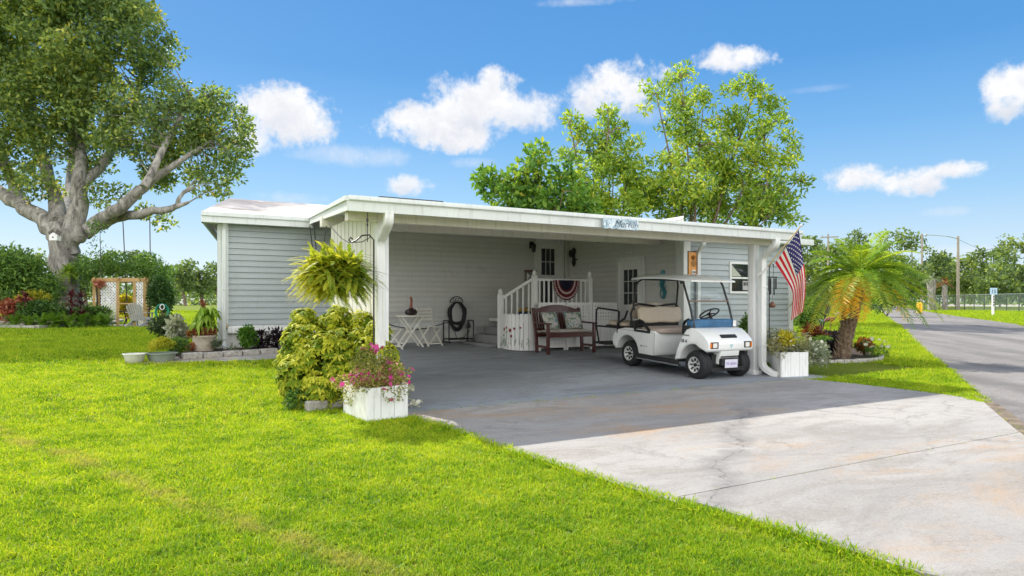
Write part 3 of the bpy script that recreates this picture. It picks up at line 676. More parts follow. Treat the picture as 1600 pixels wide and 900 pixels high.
# curved picket screen with painted flowers
sc = thing('picket_screen', 'low curved white picket screen painted with red poppies', 'screen', (8.1, 13.5, .2))
pA, pB = OV(784, 500, 13.95), OV(842, 500, 13.12); K = 11; pts = []
ctrl = Vector((OV(800,500,13.1).x-.1, 13.15))
for i in range(K+1):
    t = i/K; q = Vector((pA.x,pA.y))*(1-t)**2 + ctrl*2*t*(1-t) + Vector((pB.x,pB.y))*t*t; pts.append(q)
mb = MB(); zt0 = 1.07
for i in range(K):
    a, b = pts[i], pts[i+1]; d = (b-a); L = d.length; dn = d/L; c = (a+b)/2; w = L*.47; nrm = Vector((dn.y,-dn.x))
    z0 = gz(c.y)+.05; prof = [(-w,z0),(w,z0),(w,zt0-.03),(w*.6,zt0),(-w*.6,zt0),(-w,zt0-.03)]
    vs = [(c.x+dn.x*s+nrm.x*o, c.y+dn.y*s+nrm.y*o, z) for o in (0.0,.02) for s,z in prof]
    m = len(prof); mb.add(vs, [tuple(range(m)), tuple(reversed(range(m,2*m)))]+[(j,(j+1)%m,m+(j+1)%m,m+j) for j in range(m)])
mb.build('pickets', M['pvc'], sc)
red = plain('poppy_red', (.22,.02,.02), .7); sage = plain('sage_paint', (.35,.42,.34), .8, var=.3, scale=30)
def on_curve(t, z, off=.026):
    t = min(max(t,0),.999); i = int(t*K); f = t*K-i; a, b = pts[i], pts[i+1]; q = a*(1-f)+b*f; dn = (b-a).normalized(); nr = Vector((dn.y,-dn.x))
    return Vector((q.x+nr.x*off, q.y+nr.y*off, z)), dn
mb = MB(); ms = MB()
for (t, z, r) in ((.22,.72,.035),(.30,.76,.028),(.32,.66,.02),(.20,.58,.026),(.42,.70,.042),(.45,.57,.032),(.53,.74,.03),(.66,.76,.022)):
    c, dn = on_curve(t, z); c2,_ = on_curve(t, z, .029)
    ring = [c + Vector((dn.x*math.cos(a*.785)*r*(1+.15*(a%2)), dn.y*math.cos(a*.785)*r*(1+.15*(a%2)), math.sin(a*.785)*r)) for a in range(8)]
    MB().add(ring, [tuple(range(8))]).build('painted_poppy', red, sc)
    e, _ = on_curve(t+random.uniform(-.02,.02), .36); ms.bar(c-Vector((0,0,r)), e, .004, .006, up=(0,1,0))
for k in range(46):
    t = random.random(); c, dn = on_curve(t, .30+random.random()*.12); e, _ = on_curve(t+random.uniform(-.03,.03), .30+random.random()*.25); ms.bar(c, e, .005, .018, up=(0,1,0))
ms.build('painted_leaves', sage, sc)
# lattice panels
def lattice(u0, u1, v, label):
    t = thing('lattice_panel', label, 'lattice panel', ((u0+u1)/2, v, gz(v)+.03), group=None)
    fr = MB(); z0, z1 = gz(v)+.04, 1.325
    fr.box(u0,u0+.05,v-.02,v+.02,z0,z1); fr.box(u1-.05,u1,v-.02,v+.02,z0,z1); fr.box(u0+.05,u1-.05,v-.02,v+.02,z1-.05,z1); fr.box(u0+.05,u1-.05,v-.02,v+.02,z0+.06,z0+.12)
    fr.box(u0+.05,u1-.05,v-.02,v+.02,z0+.60,z0+.64); fr.build('frame', M['pvc'], t)
    MB().box(u0+.05,u1-.05,v-.008,v+.008,z0+.12,z0+.60).build('solid_panel', M['white'], t)
    g = MB(); zz0, zz1 = z0+.64, z1-.05; nx_, nz_ = 8, 5
    for i in range(nx_+1): x = u0+.05+(u1-u0-.1)*i/nx_; g.box(x-.024,x+.024,v-.006,v+.0,zz0,zz1)
    for i in range(nz_+1): z = zz0+(zz1-zz0)*i/nz_; g.box(u0+.05,u1-.05,v+.001,v+.007,max(zz0,z-.024),min(zz1,z+.024))
    g.build('lattice_grid', M['pvc'], t)
    arch = MB(); w=(u1-u0)/2-.05; c=(u0+u1)/2; pr=[(c-w,z0-.03)]+[(c-w*math.cos(math.pi*k/8), z0+.0+.05*math.sin(math.pi*k/8)) for k in range(9)]+[(c+w,z0-.03)]
    return t
vl = 13.1
e = [OV(x, 500, vl).x for x in (841, 881, 927, 966)]
e = [e[0], e[0]+.66, e[0]+.66*2, e[0]+.66*3, ]
u_end = OV(964, 500, vl).x; st = (u_end - OV(841,500,vl).x)/3
labs = ['white lattice topped panel behind the left half of the bench', 'white lattice topped panel showing right of the bench back', 'white lattice topped panel between the bench and the cart']
for k in range(3): lattice(OV(841,500,vl).x+st*k+.01, OV(841,500,vl).x+st*(k+1)-.01, vl, labs[k])
# half-round bunting on the rail
t = thing('bunting', 'pleated half round red white and navy bunting on the porch rail', 'bunting', (9.3, vF-.05, 1.3))
uc = (OV(864,450,vF-.05).x + OV(905,450,vF-.05).x)/2; R = (OV(905,450,vF-.05).x - OV(864,450,vF-.05).x)/2
cols = [plain('navy_cloth', (.012,.014,.035), .85), plain('red_cloth', (.16,.015,.02), .85), plain('white_cloth', (.62,.52,.50), .85)]
mb = MB(); bands = [(0,.50,0),(.5,.60,1),(.60,.70,2),(.70,.86,1),(.86,.93,2),(.93,1.0,1)]
N = 40
for (r0, r1, mi) in bands:
    vs = []
    for rr in (r0, r1):
        for i in range(N+1):
            a = math.pi*i/N; pl = .025*rr*(1 if i % 2 else -1); vs.append((uc - R*rr*math.cos(a), vF-.06+pl, 1.85 - R*1.25*rr*math.sin(a)))
    mb.add(vs, [(i,i+1,N+2+i,N+1+i) for i in range(N)], mi)
mb.build('cloth', cols, t)
# round stool behind the picket screen
c = Vector((OV(826,490,14.25).x, 14.3, gz(14.3)+.03)); t = thing('round_stool', 'yellow topped navy round stool at the foot of the porch steps', 'stool', tuple(c))
zs = 1.35 - (487-471)*16.4/1075
MB().lathe((c.x,c.y,0), [(.24,zs),(.27,zs+.02),(.26,zs+.06),(.15,zs+.085),(.0,zs+.1)], 20).build('cushion', plain('mustard_cushion', (.5,.30,.05), .8), t, smooth=True)
MB().lathe((c.x,c.y,0), [(.19,c.z),(.22,zs*.6),(.22,zs-.001)], 20).build('drum', plain('navy_drum', (.01,.03,.09), .5), t, smooth=True)
# dark doormats
tag(sheet([G(727,536).xy, G(745,531).xy, G(790,540).xy, G(783,546).xy], .045, .012).build('door_mat', plain('dark_mat', (.05,.045,.045), .95, var=.4, scale=60)), 'dark doormat on the floor before the porch steps', 'doormat')
# ---------------- slatted bench (local: +x right, -y front)
bz = plain('maroon_wood', (.075,.018,.014), .38, var=.3, scale=9, coat=.2)
ba, bb = OV(857, 553, 12.42), OV(930, 551, 12.42); bc = (ba+bb)/2
bw = (bb-ba).length + .06
bench = thing('garden_bench', 'dark maroon slatted garden bench with floral cushions against the lattice', 'bench', (bc.x, 12.70, gz(12.6)+.03), rz=0.0)
H = bw/2
for sx in (-1, 1):
    x = sx*(H-.04)
    MB().box(x-.03,x+.03,-.28,-.22,0,.66).build('leg', bz, bench, local=True, bevel=.004)
    mb = MB(); mb.bar((x,.20,0),(x,.24,.45),.06,.06); mb.bar((x,.24,.45),(x,.36,1.0),.06,.05); mb.build('leg', bz, bench, local=True)
    MB().bar((x,-.25,.16),(x,.2,.16),.035,.05).build('stretcher', bz, bench, local=True)
    mb = MB(); mb.bar((x,-.33,.66),(x,.29,.68),.09,.035); mb.build('armrest', bz, bench, local=True, bevel=.008)
mb = MB(); mb.box(-H+.07,H-.07,-.265,-.235,.36,.44); mb.box(-H+.07,H-.07,.2,.23,.36,.44)
for k in range(5): mb.box(-H+.02,H-.02,-.27+.1*k,-.19+.1*k,.441,.46)
mb.build('seat', bz, bench, local=True)
def back_pt(z): return .24 + (z-.45)*.218
mb = MB(); nS = 17
def crest(x): return .98 + .09*math.cos(min(1,abs(x)/(H*.8))*math.pi/2)
pp = [(-H+.06,.90)] + [(-H+.06+(2*H-.12)*k/16, crest(-H+.06+(2*H-.12)*k/16)) for k in range(17)] + [(H-.06,.90)]
vs = [(x, back_pt(z)+o, z) for o in (-.02,.02) for x, z in pp]; m = len(pp)
mb.add(vs, [tuple(range(m)), tuple(reversed(range(m,2*m)))]+[(j,(j+1)%m,m+(j+1)%m,m+j) for j in range(m)])
mb.bar((-H+.06,back_pt(.52),.52),(H-.06,back_pt(.52),.52),.035,.06)
for k in range(nS):
    x = -H+.12+(2*H-.24)*k/(nS-1); wd = .035 if not (5 < k < 11) else .042
    mb.bar((x,back_pt(.54),.54),(x,back_pt(.91),.91),wd,.015,up=(0,1,0))
mb.build('backrest', bz, bench, local=True)
def fabric(name, base, spots):
    m, t, out = material(name); p = t.new('ShaderNodeBsdfPrincipled'); co = t.new('ShaderNodeTexCoord').outputs['Object']
    c = t.mix(0.0, base, base)
    for i, (col, sc_, th) in enumerate(spots):
        mp = t.new('ShaderNodeMapping'); mp.inputs['Location'].default_value = (i*3.1, i*1.7, i*2.3); t.l.new(co, mp.inputs[0])
        c = t.mix(t.smooth(t.noise(mp.outputs[0], sc_, 2, .5, 1.0).outputs[0], th, th+.03), c, col)
    t.l.new(c, p.inputs['Base Color']); p.inputs['Roughness'].default_value = .9; t.l.new(p.outputs[0], out.inputs[0]); return m
flor = fabric('floral_cloth', (.55,.53,.48), [((.10,.22,.12),9,.56),((.15,.30,.36),11,.60),((.45,.12,.10),13,.66)])
M['cushion'] = fabric('seat_cloth', (.50,.47,.42), [((.35,.28,.2),10,.6)])
def pillow(c, w, d, h, rot, mat, name, parent):
    bm = bmesh.new(); bmesh.ops.create_cube(bm, size=1); bmesh.ops.subdivide_edges(bm, edges=bm.edges, cuts=5, use_grid_fill=True)
    for v in bm.verts:
        x, y, z = v.co*2; e = (1-abs(x)**3)*(1-abs(y)**3)
        s = 1+.06*(abs(x)*abs(y))
        v.co = Vector((x*w/2*s, y*d/2*s, z*h/2*(.12+.88*max(e,0)**.5)))
    bmesh.ops.transform(bm, matrix=Matrix.LocRotScale(Vector(c), Euler(rot), None), verts=bm.verts)
    me = bpy.data.meshes.new(name); bm.to_mesh(me); bm.free(); me.materials.append(mat); me.polygons.foreach_set('use_smooth', [True]*len(me.polygons))
    o = bpy.data.objects.new(name, me); COL.objects.link(o); o.parent = parent; return o
sc1 = pillow((0,-.02,.49), 2*H-.16, .44, .085, (0,0,0), M['cushion'], 'seat_cushion', bench)
for (x, lab, rz_) in ((-H+.34,'floral scatter cushion at the left end of the maroon bench', .12), (H-.36,'floral scatter cushion at the right end of the maroon bench', -.15)):
    t = thing('scatter_cushion', lab, 'cushion', (bench.location.x+x, bench.location.y+.08, bench.location.z+.53))
    pillow((0,.03,.19), .40, .38, .16, (rad(70), 0, rz_), flor, 'cushion_cover', t)
# ---------------- folding bistro set
wp_ = plain('cream_wood', (.82,.79,.70), .6, var=.08, scale=10, dirt=((.4,.34,.25), 8, .6, .5))
tc_ = G(641, 540, 0); tc_.y = min(tc_.y, 15.1); tc_ = OV(641, 540, 14.9); tc_.z = gz(14.9)+.03
tab = thing('bistro_table', 'round white folding table under a dark bottle shaped ornament', 'table', tuple(tc_))
MB().lathe((0,0,.70), [(.0,0),(.33,0),(.335,.012),(.33,.025),(0,.025)], 28).build('tabletop', wp_, tab, local=True, smooth=True)
for s in (-1, 1):
    mb = MB(); mb.bar((-.27*1,.16*s,0),(.24,.16*s,.69),.035,.035); mb.build('leg', wp_, tab, local=True)
    mb = MB(); mb.bar((.27,.12*s,0),(-.24,.12*s,.69),.035,.035); mb.build('leg', wp_, tab, local=True)
MB().bar((0,-.17,.345),(0,.17,.345),.02,.02).build('crossbar', wp_, tab, local=True); MB().bar((-.2,-.17,.09),(-.2,.17,.09),.02,.03).build('crossbar', wp_, tab, local=True)
def folding_chair(loc, rz_, label):
    t = thing('folding_chair', label, 'chair', loc, rz_, 'white folding chairs at the bistro table')
    mb = MB()
    for k in range(6): mb.box(-.2,.2,-.2+.07*k,-.145+.07*k,.44,.458)
    mb.build('seat', wp_, t, local=True)
    mb = MB()
    for z in (.62,.70,.78): mb.bar((-.2,.17+.12*(z-.45),z),(.2,.17+.12*(z-.45),z),.018,.05)
    mb.bar((-.2,.218,.86),(.2,.218,.86),.02,.055); mb.build('backrest', wp_, t, local=True)
    for s in (-1, 1):
        MB().bar((.205*s,-.22,0),(.205*s,.23,.89),.022,.032).build('leg', wp_, t, local=True) if False else MB().bar((.215*s,-.20,.0),(.215*s,.16,.46),.022,.032).bar((.215*s,.16,.46),(.215*s,.225,.89),.022,.032).build('leg', wp_, t, local=True)
        MB().bar((.19*s,.24,0),(.19*s,-.18,.45),.022,.032).build('leg', wp_, t, local=True)
    MB().bar((-.2,-.16,.06),(.2,-.16,.06),.02,.03).build('stretcher', wp_, t, local=True); MB().bar((-.19,.2,.06),(.19,.2,.06),.02,.03).build('stretcher', wp_, t, local=True)
    return t
cc = OV(672, 540, 15.0); folding_chair((cc.x, 15.0, gz(15.0)+.03), rad(18), 'white folding chair right of the round table, its slatted back in full view')
cc = OV(609, 545, 14.6); folding_chair((cc.x, 14.6, gz(14.6)+.03), rad(100), 'white folding chair left of the round table, half hidden by shrubs')
# long-necked gourd-like ornament
gm = plain('dark_gourd', (.03,.02,.02), .3, var=.5, scale=10); gr_ = plain('rust_gourd', (.22,.05,.02), .35, var=.4, scale=12)
t = thing('gourd_ornament', 'dark long necked gourd ornament standing on the round table', 'ornament', (tc_.x+.02, tc_.y, tc_.z+.726))
MB().lathe((0,0,0), [(.05,0),(.13,.03),(.15,.07),(.13,.12),(.07,.15),(.045,.17)], 18).build('bowl', gm, t, local=True, smooth=True)
MB().tube([(0,0,.16),(.0,0,.24),(.01,0,.33),(.0,0,.40),(-.015,0,.43)], [.045,.032,.028,.03,.02], 12).build('neck', gr_, t, local=True, smooth=True)
# ---------------- wall hose and hose trolley
hv = 15.68
hc = OV(713, 492, hv)
t = thing('wall_hose', 'black garden hose coiled on an iron wall bracket', 'hose', (hc.x, hv, hc.z-.45))
mb = MB()
pth = []
for k in range(15):
    rr, rh = .165+.018*(k % 5)+random.uniform(-.01,.01), .40+.02*(k % 4)-(.14 if k % 5 == 4 else 0)
    for j in range(18):
        a = 2*math.pi*j/18; top = .26 if math.sin(a) > 0 else rh
        pth.append((hc.x+math.cos(a)*rr*(1-.12*(math.sin(a) > .6)), hv-.03-.012*(k//3)-.004*math.sin(a*2), hc.z+.06+math.sin(a)*top))
mb.tube(pth, .021, 6); mb.build('hose_coil', M['rubber'], t, smooth=True)
mb = MB(); mb.tube([(hc.x+.17*math.cos(rad(a)), hv-.02, hc.z+.33+.13*math.sin(rad(a))) for a in range(0,181,15)], .012, 6)
for sx in (-.07,0,.07): mb.tube([(hc.x+sx+.035*math.cos(rad(a)), hv-.03, hc.z+.38+.035*math.sin(rad(a))) for a in range(0,361,30)], .006, 5)
mb.bar((hc.x-.17,hv,hc.z+.32),(hc.x+.17,hv,hc.z+.32),.1,.015); mb.build('bracket', M['black'], t)
mb = MB(); wq = [(hc.x-1.9,15.74,.86),(hc.x-1.6,15.7,.75),(hc.x-1.1,15.7,.66),(hc.x-.7,15.7,.70),(hc.x-.35,15.7,.80),(hc.x-.1,15.7,.84)]
mb.tube(wq, .011, 6); mb.build('hose_tail', M['rubber'], t, smooth=True)
a, b = OV(697, 520, 15.45), OV(735, 520, 15.45); zf = gz(15.45)+.03
t = thing('hose_trolley', 'black tubular hose trolley frame against the ribbed skirting', 'hose trolley', ((a.x+b.x)/2, 15.45, zf))
mb = MB()
for x in (a.x, b.x):
    mb.tube([(x,15.28,zf+.04),(x,15.28,zf+.52),(x+.0,15.30,zf+.55),(x+.0,15.58,zf+.55),(x,15.6,zf+.5),(x,15.6,zf+.04)], .016, 6); mb.tube([(x,15.2,zf+.03),(x,15.65,zf+.03)], .018, 6)
mb.tube([(a.x,15.28,zf+.1),(b.x,15.28,zf+.1)], .016, 6); mb.tube([(a.x,15.6,zf+.1),(b.x,15.6,zf+.1)], .016, 6); mb.build('frame', M['black'], t, smooth=True)
mb = MB(); mb.lathe((b.x-.07,15.42,zf+.40), [(.0,-.04),(.05,-.03),(.06,.0),(.05,.05),(.02,.1),(.02,.15)], 10); mb.tube([(b.x-.1,15.3,zf+.3),(b.x-.25,15.3,zf+.14),(b.x-.45,15.3,zf+.12),(b.x-.55,15.35,zf+.5)], .009, 5); mb.build('tap_and_lead', M['black'], t, smooth=True)

# ================================================================ golf cart (local: +x forward, +y its left, origin at rear axle on the ground)
fw = G(1103, 597); rw = G(984, 574)
hd = Vector((fw.x-rw.x, fw.y-rw.y)); hd_n = hd.normalized(); left = Vector((-hd_n.y, hd_n.x))
WB = 1.66; TR = .43
rc = Vector((rw.x, rw.y)) + left*(TR+.09)
cart = thing('golf_cart', 'white four seat golf cart with tan seats and a white roof', 'golf cart', (rc.x, rc.y, gz(rc.y)+.03), math.atan2(hd_n.y, hd_n.x))
cart.scale = (1.06,1.06,1.06); print('cart base', (Vector((fw.x-rw.x, fw.y-rw.y))).length)
pitch = math.atan2(gz(fw.y)-gz(rw.y), WB); cart.rotation_euler = Euler((0, -pitch, math.atan2(hd_n.y, hd_n.x)))
cw = plain('cart_white', (.76,.77,.74), .22, var=.03, scale=3, coat=.6, dirt=((.45,.42,.36), 4, .56, .35), streak=.15); ctan = plain('tan_vinyl', (.50,.41,.31), .5, var=.06, scale=8)
ctan2 = plain('worn_tan_vinyl', (.38,.30,.25), .55, var=.1, scale=8); cblk = M['black']
rimm = plain('white_rim', (.72,.72,.70), .3, metal=.2, var=.05)
def arc(cx, cz, r, a0, a1, n): return [(cx+r*math.cos(rad(a0+(a1-a0)*k/n)), cz+r*math.sin(rad(a0+(a1-a0)*k/n))) for k in range(n+1)]
# rear tub with wheel arch
prof = [(-.42,.36),(-.45,.46),(-.40,.58),(-.28,.655),(-.05,.70),(.20,.70),(.72,.70),(.76,.66),(.74,.34),(.70,.26),(.34,.26)] + arc(0,.235,.315,5,178,12)[::1]
prof = prof[:11] + arc(0,.25,.315,8,172,12)
mb = MB(); mb.prism(prof, -.57, .57); body = mb.build('rear_body', cw, cart, local=True, bevel=.022, seg=3, ang=25)
# floor, rocker and front cowl
MB().box(-.20,.70,-.5725,-.5705,.655,.660).build('panel_seam', M['black'], cart, local=True); MB().box(.735,.739,-.573,-.569,.29,.67).build('panel_seam', M['black'], cart, local=True)
MB().box(.60,1.32,-.55,.55,.24,.275).build('floor', cblk, cart, local=True)
for s in (-1,1):
    mb = MB(); mb.box(.30,1.33,.565*s-.03,.565*s+.03,.20,.275); mb.build('rocker', M['rubber'], cart, local=True, bevel=.006)
    MB().bar((.3,.575*s,.19),(1.38,.575*s,.19),.05,.02).build('running_trim', M['steel'], cart, local=True)
X = WB
side = [(X-.42,.262),(X-.36,.46),(X-.28,.66),(X-.20,.785),(X-.11,.82),(X+.05,.80),(X+.30,.725),(X+.47,.655),(X+.53,.60),(X+.53,.49),(X+.46,.455),(X+.30,.44)] 
arch = arc(X,.25,.315,60,172,9); side = side[:11] + arch + []
mb = MB(); n_ = len(side); vs = []
for (yy) in (-1, 1):
    for (a, b) in side:
        t_x = (a-(X-.42))/.95; w = .575 - .075*max(0,t_x)**1.5; tuck = .035*max(0,(b-.55)/.27); vs.append((a, yy*(w-tuck), b))
mb.add(vs, [tuple(range(n_)), tuple(reversed(range(n_,2*n_)))]+[(i,(i+1)%n_,n_+(i+1)%n_,n_+i) for i in range(n_)])
cowl = mb.build('front_cowl', cw, cart, local=True, bevel=.028, seg=3, ang=22)
mb = MB(); mb.prism([(X+.18,.47),(X+.50,.50),(X+.47,.40),(X+.40,.30),(X+.42,.25),(X+.2,.25)], -.21, .21); mb.build('nose_valance', cw, cart, local=True, bevel=.02)
MB().box(X-.05,X+.42,-.36,.36,.14,.2).box(X-.02,X+.3,-.3,.3,.2,.4).build('front_axle_frame', M['rubber'], cart, local=True)
MB().box(-.3,.5,-.35,.35,.15,.36).build('rear_axle_frame', M['rubber'], cart, local=True)
mb = MB(); mb.box(X+.40,X+.53,-.20,.20,.235,.35); mb.build('bumper', M['rubber'], cart, local=True, bevel=.02)
mb = MB(); mb.box(X+.40,X+.49,-.19,.19,.365,.385); mb.build('bumper_strip', cblk, cart, local=True)
pl = MB().box(X+.545,X+.555,-.14,.14,.20,.335); plo = pl.build('licence_plate', plain('plate', (.62,.60,.68), .4), cart, local=True, bevel=.003)
ROTX = Matrix(((0,0,1),(1,0,0),(0,1,0))).to_quaternion()
text('PA 2KIKI', .06, (X+.557,0,.265), ROTX, plain('plate_ink', (.22,.12,.38), .5), cart, name='plate_lettering', local=True)
# grille, badge, lights
gs = math.atan2(-.07,.17)
mb = MB(); mb.obox((X+.395,0,.701), (.045,0,-.0185), (0,.17,0), (.003,0,.008)); mb.build('air_intake', cblk, cart, local=True)
mb = MB(); mb.add([(X+.536,-.035,.575),(X+.536,.035,.575),(X+.536,0,.51)],[(0,1,2)]); mb.build('badge', plain('pale_teal', (.30,.50,.52), .4), cart, local=True)
for s in (-1,1):
    hb = MB(); hb.obox((X+.512,.37*s,.565),(.025,0,0),(0,.085,0),(0,0,.052)); h = hb.build('headlight', cblk, cart, local=True, bevel=.006)
    mb = MB(); mb.obox((X+.532,.36*s,.565),(.008,0,0),(0,.045,0),(0,0,.036)); mb.build('lens', plain('lamp_lens', (.75,.74,.68), .1), h, local=True)
    mb = MB(); mb.obox((X+.525,.445*s,.565),(.016,0,0),(0,.018,0),(0,0,.04)); mb.build('indicator', plain('amber_lens', (.65,.16,.01), .2), h, local=True)
# dash, tray and steering
mb = MB(); mb.box(X-.34,X-.15,-.5,.5,.70,.845); mb.build('dashboard', cblk, cart, local=True, bevel=.02)
mb = MB(); mb.lathe((X-.44,-.35,.48), [(.0,-.03),(.06,-.02),(.065,0),(.05,.02)], 14, axis='y'); mb.build('door_speaker', cblk, cart, local=True)
sc_ = Vector((X-.47,.24,1.02)); ax = Vector((-.55,0,.83)).normalized(); e1 = Vector((0,1,0)); e2 = ax.cross(e1)
mb = MB(); mb.tube([sc_+(e1*math.cos(2*math.pi*k/24)+e2*math.sin(2*math.pi*k/24))*.17 for k in range(25)], .014, 8)
for a in (0,2.1,4.2): mb.tube([sc_, sc_+(e1*math.cos(a)+e2*math.sin(a))*.165], .012, 6)
mb.lathe(sc_-Vector((0,0,.03)), [(.04,0),(.045,.03),(.0,.05)], 10); mb.build('steering_wheel', cblk, cart, local=True, smooth=True)
MB().tube([sc_, Vector((X-.18,.24,.56))], .024, 8).build('steering_column', cblk, cart, local=True)
# seats
def pad(x0,x1,y0,y1,z0,z1,rot=0.0,r=.05,mat=None,name='seat',wave=0.0):
    bm = bmesh.new(); bmesh.ops.create_cube(bm, size=1); bmesh.ops.subdivide_edges(bm, edges=bm.edges, cuts=7, use_grid_fill=True)
    for v in bm.verts:
        x, y, z = v.co*2
        px_, py_, pz_ = x, y, z
        l = (abs(px_)**6+abs(py_)**10+abs(pz_)**6)**(1/6.0); k = 1/max(l,1e-6)*max(abs(px_),abs(py_),abs(pz_))
        v.co = Vector((px_*k*(x1-x0)/2, py_*k*(y1-y0)/2, pz_*k*(z1-z0)/2 + (wave*math.cos(py_*math.pi*2)*(1 if pz_>0 else 0.6))))
    c = Vector(((x0+x1)/2,(y0+y1)/2,(z0+z1)/2)); bmesh.ops.transform(bm, matrix=Matrix.LocRotScale(c, Euler((0,rot,0)), None), verts=bm.verts)
    me = bpy.data.meshes.new(name); bm.to_mesh(me); bm.free(); me.materials.append(mat or ctan); me.polygons.foreach_set('use_smooth', [True]*len(me.polygons))
    o = bpy.data.objects.new(name, me); COL.objects.link(o); o.parent = cart; return o
pad(.28,.82,-.54,.54,.69,.80,mat=ctan2); 
pad(.15,.26,-.50,.50,.84,1.13,rot=-.2,name='backrest',wave=.012)
pad(-.72,-.16,-.52,.52,.74,.83); pad(-.06,.03,-.50,.50,.90,1.19,rot=.15,name='backrest',wave=.018)
mb = MB(); mb.box(-.74,-.14,-.5,.5,.70,.74); mb.box(.0,.14,-.52,.52,.78,.86); mb.build('seat_base', cblk, cart, local=True)
mb = MB()
for s in (-1,1):
    mb.tube([(.05,.5*s,.72),(.05,.54*s,1.0),(.10,.52*s,1.14),(.12,.42*s,1.18)], .02, 6); mb.tube([(-.30,.56*s,.58),(-.30,.56*s,.80),(-.12,.54*s,.9),(-.05,.54*s,1.05)], .02, 6)
    mb.bar((.08,.25*s,.7),(.12,.25*s,.95),.05,.02)
mb.tube([(.12,-.42,1.18),(.12,-.2,1.16),(.12,0,1.13),(.12,.2,1.16),(.12,.42,1.18)], .02, 6); mb.build('seat_frame', cblk, cart, local=True, smooth=True)
for s in (-1,1): MB().tube([(.20,.56*s,.72),(.26,.57*s,.86),(.34,.575*s,.90),(.42,.57*s,.88),(.62,.56*s,.71)], .026, 8).bar((.2,.56*s,.715),(.62,.56*s,.71),.04,.04).build('hip_rail', cblk, cart, local=True, smooth=True)
# rear step frame and grab bar
mb = MB(); mb.box(-1.22,-.78,-.46,.46,.30,.33); mb.build('foot_platform', M['rubber'], cart, local=True)
mb = MB()
for s in (-1,1):
    mb = MB(); mb.bar((-.78,.44*s,.315),(-.42,.44*s,.45),.03,.03); mb.tube([(-1.02,.54*s,.70),(-.3,.54*s,.72)], .019, 6); mb.tube([(-.30,.54*s,.58),(-.30,.54*s,1.02),(-.36,.54*s,1.03),(-.95,.54*s,1.05),(-1.0,.54*s,1.0),(-1.0,.54*s,.72),(-1.0,.46*s,.34)], .019, 6); mb.build('grab_rail', cblk, cart, local=True, smooth=True)

# roof with crown and lip, struts, windscreen
rp = [(-.32,1.70),(X-.05,1.73)]
bm = bmesh.new(); bmesh.ops.create_grid(bm, x_segments=24, y_segments=14, size=1)
x0, x1_ = -.02, X-.16
for v in bm.verts:
    x, y = v.co.x, v.co.y; e = max(abs(x)**5, abs(y)**4); cr_ = math.cos(x*math.pi/2*.9)*.05
    hx = (x0+x1_)/2 + x*(x1_-x0)/2; hy = y*.60*(1-.06*abs(x)**6)
    v.co = Vector((hx, hy, 1.665 + .085*(1-min(1,e)) + cr_ ))
ret = bmesh.ops.extrude_face_region(bm, geom=bm.faces[:]); 
for v in [g for g in ret['geom'] if isinstance(g, bmesh.types.BMVert)]: v.co.z -= .035
bmesh.ops.recalc_face_normals(bm, faces=bm.faces)
me = bpy.data.meshes.new('canopy'); bm.to_mesh(me); bm.free(); me.materials.append(cw); me.polygons.foreach_set('use_smooth', [True]*len(me.polygons)); me.set_sharp_from_angle(angle=rad(50))
o = bpy.data.objects.new('canopy', me); COL.objects.link(o); o.parent = cart
for s in (-1,1):
    MB().tube([(X-.10,.50*s,.80),(X-.22,.50*s,1.15),(X-.38,.50*s,1.56),(X-.42,.48*s,1.66)], .019, 8).build('front_strut', cblk, cart, local=True, smooth=True)
    MB().tube([(.08,.56*s,1.02),(.08,.58*s,1.15),(.12,.56*s,1.5),(.14,.53*s,1.60),(.18,.47*s,1.655)], .019, 8).build('rear_strut', cblk, cart, local=True, smooth=True)
MB().tube([(.18,-.47,1.655),(.18,.47,1.655)], .019, 8).tube([(.18,-.47,1.655),(X-.42,-.48,1.655)], .016, 6).tube([(.18,.47,1.655),(X-.42,.48,1.655)], .016, 6).build('roof_frame', cblk, cart, local=True)
clear = clearmat('clear_acrylic')
mb = MB(); mb.add([(X-.085,-.48,.82),(X-.085,.48,.82),(X-.25,.48,1.24),(X-.25,-.48,1.24)], [(0,1,2,3)]); mb.build('lower_windscreen', clear, cart, local=True)
mb = MB(); mb.add([(X-.255,-.48,1.25),(X-.255,.48,1.25),(X-.395,.48,1.65),(X-.395,-.48,1.65)], [(0,1,2,3)]); mb.build('upper_windscreen', clear, cart, local=True)
mb = MB(); mb.bar((X-.245,-.5,1.245),(X-.245,.5,1.245),.03,.022); mb.build('windscreen_hinge', plain('bronze_strip', (.16,.10,.07), .4), cart, local=True)
# folded blue cover on the dash
blue = plain('blue_vinyl_cover', (.035,.12,.24), .55, var=.2, scale=10)
pad(X-.30,X-.10,-.47,.50,.80,.95,mat=blue,name='dash_cover')
MB().box(X-.085,X-.08,.40,.47,.83,.93).build('paper_tag', M['white'], cart, local=True)
mb = MB().obox((X-.36,-.50,1.56), (.03,0,.0),(0,.02,0),(0,0,.035)); mb.build('strut_clamp', cblk, cart, local=True)
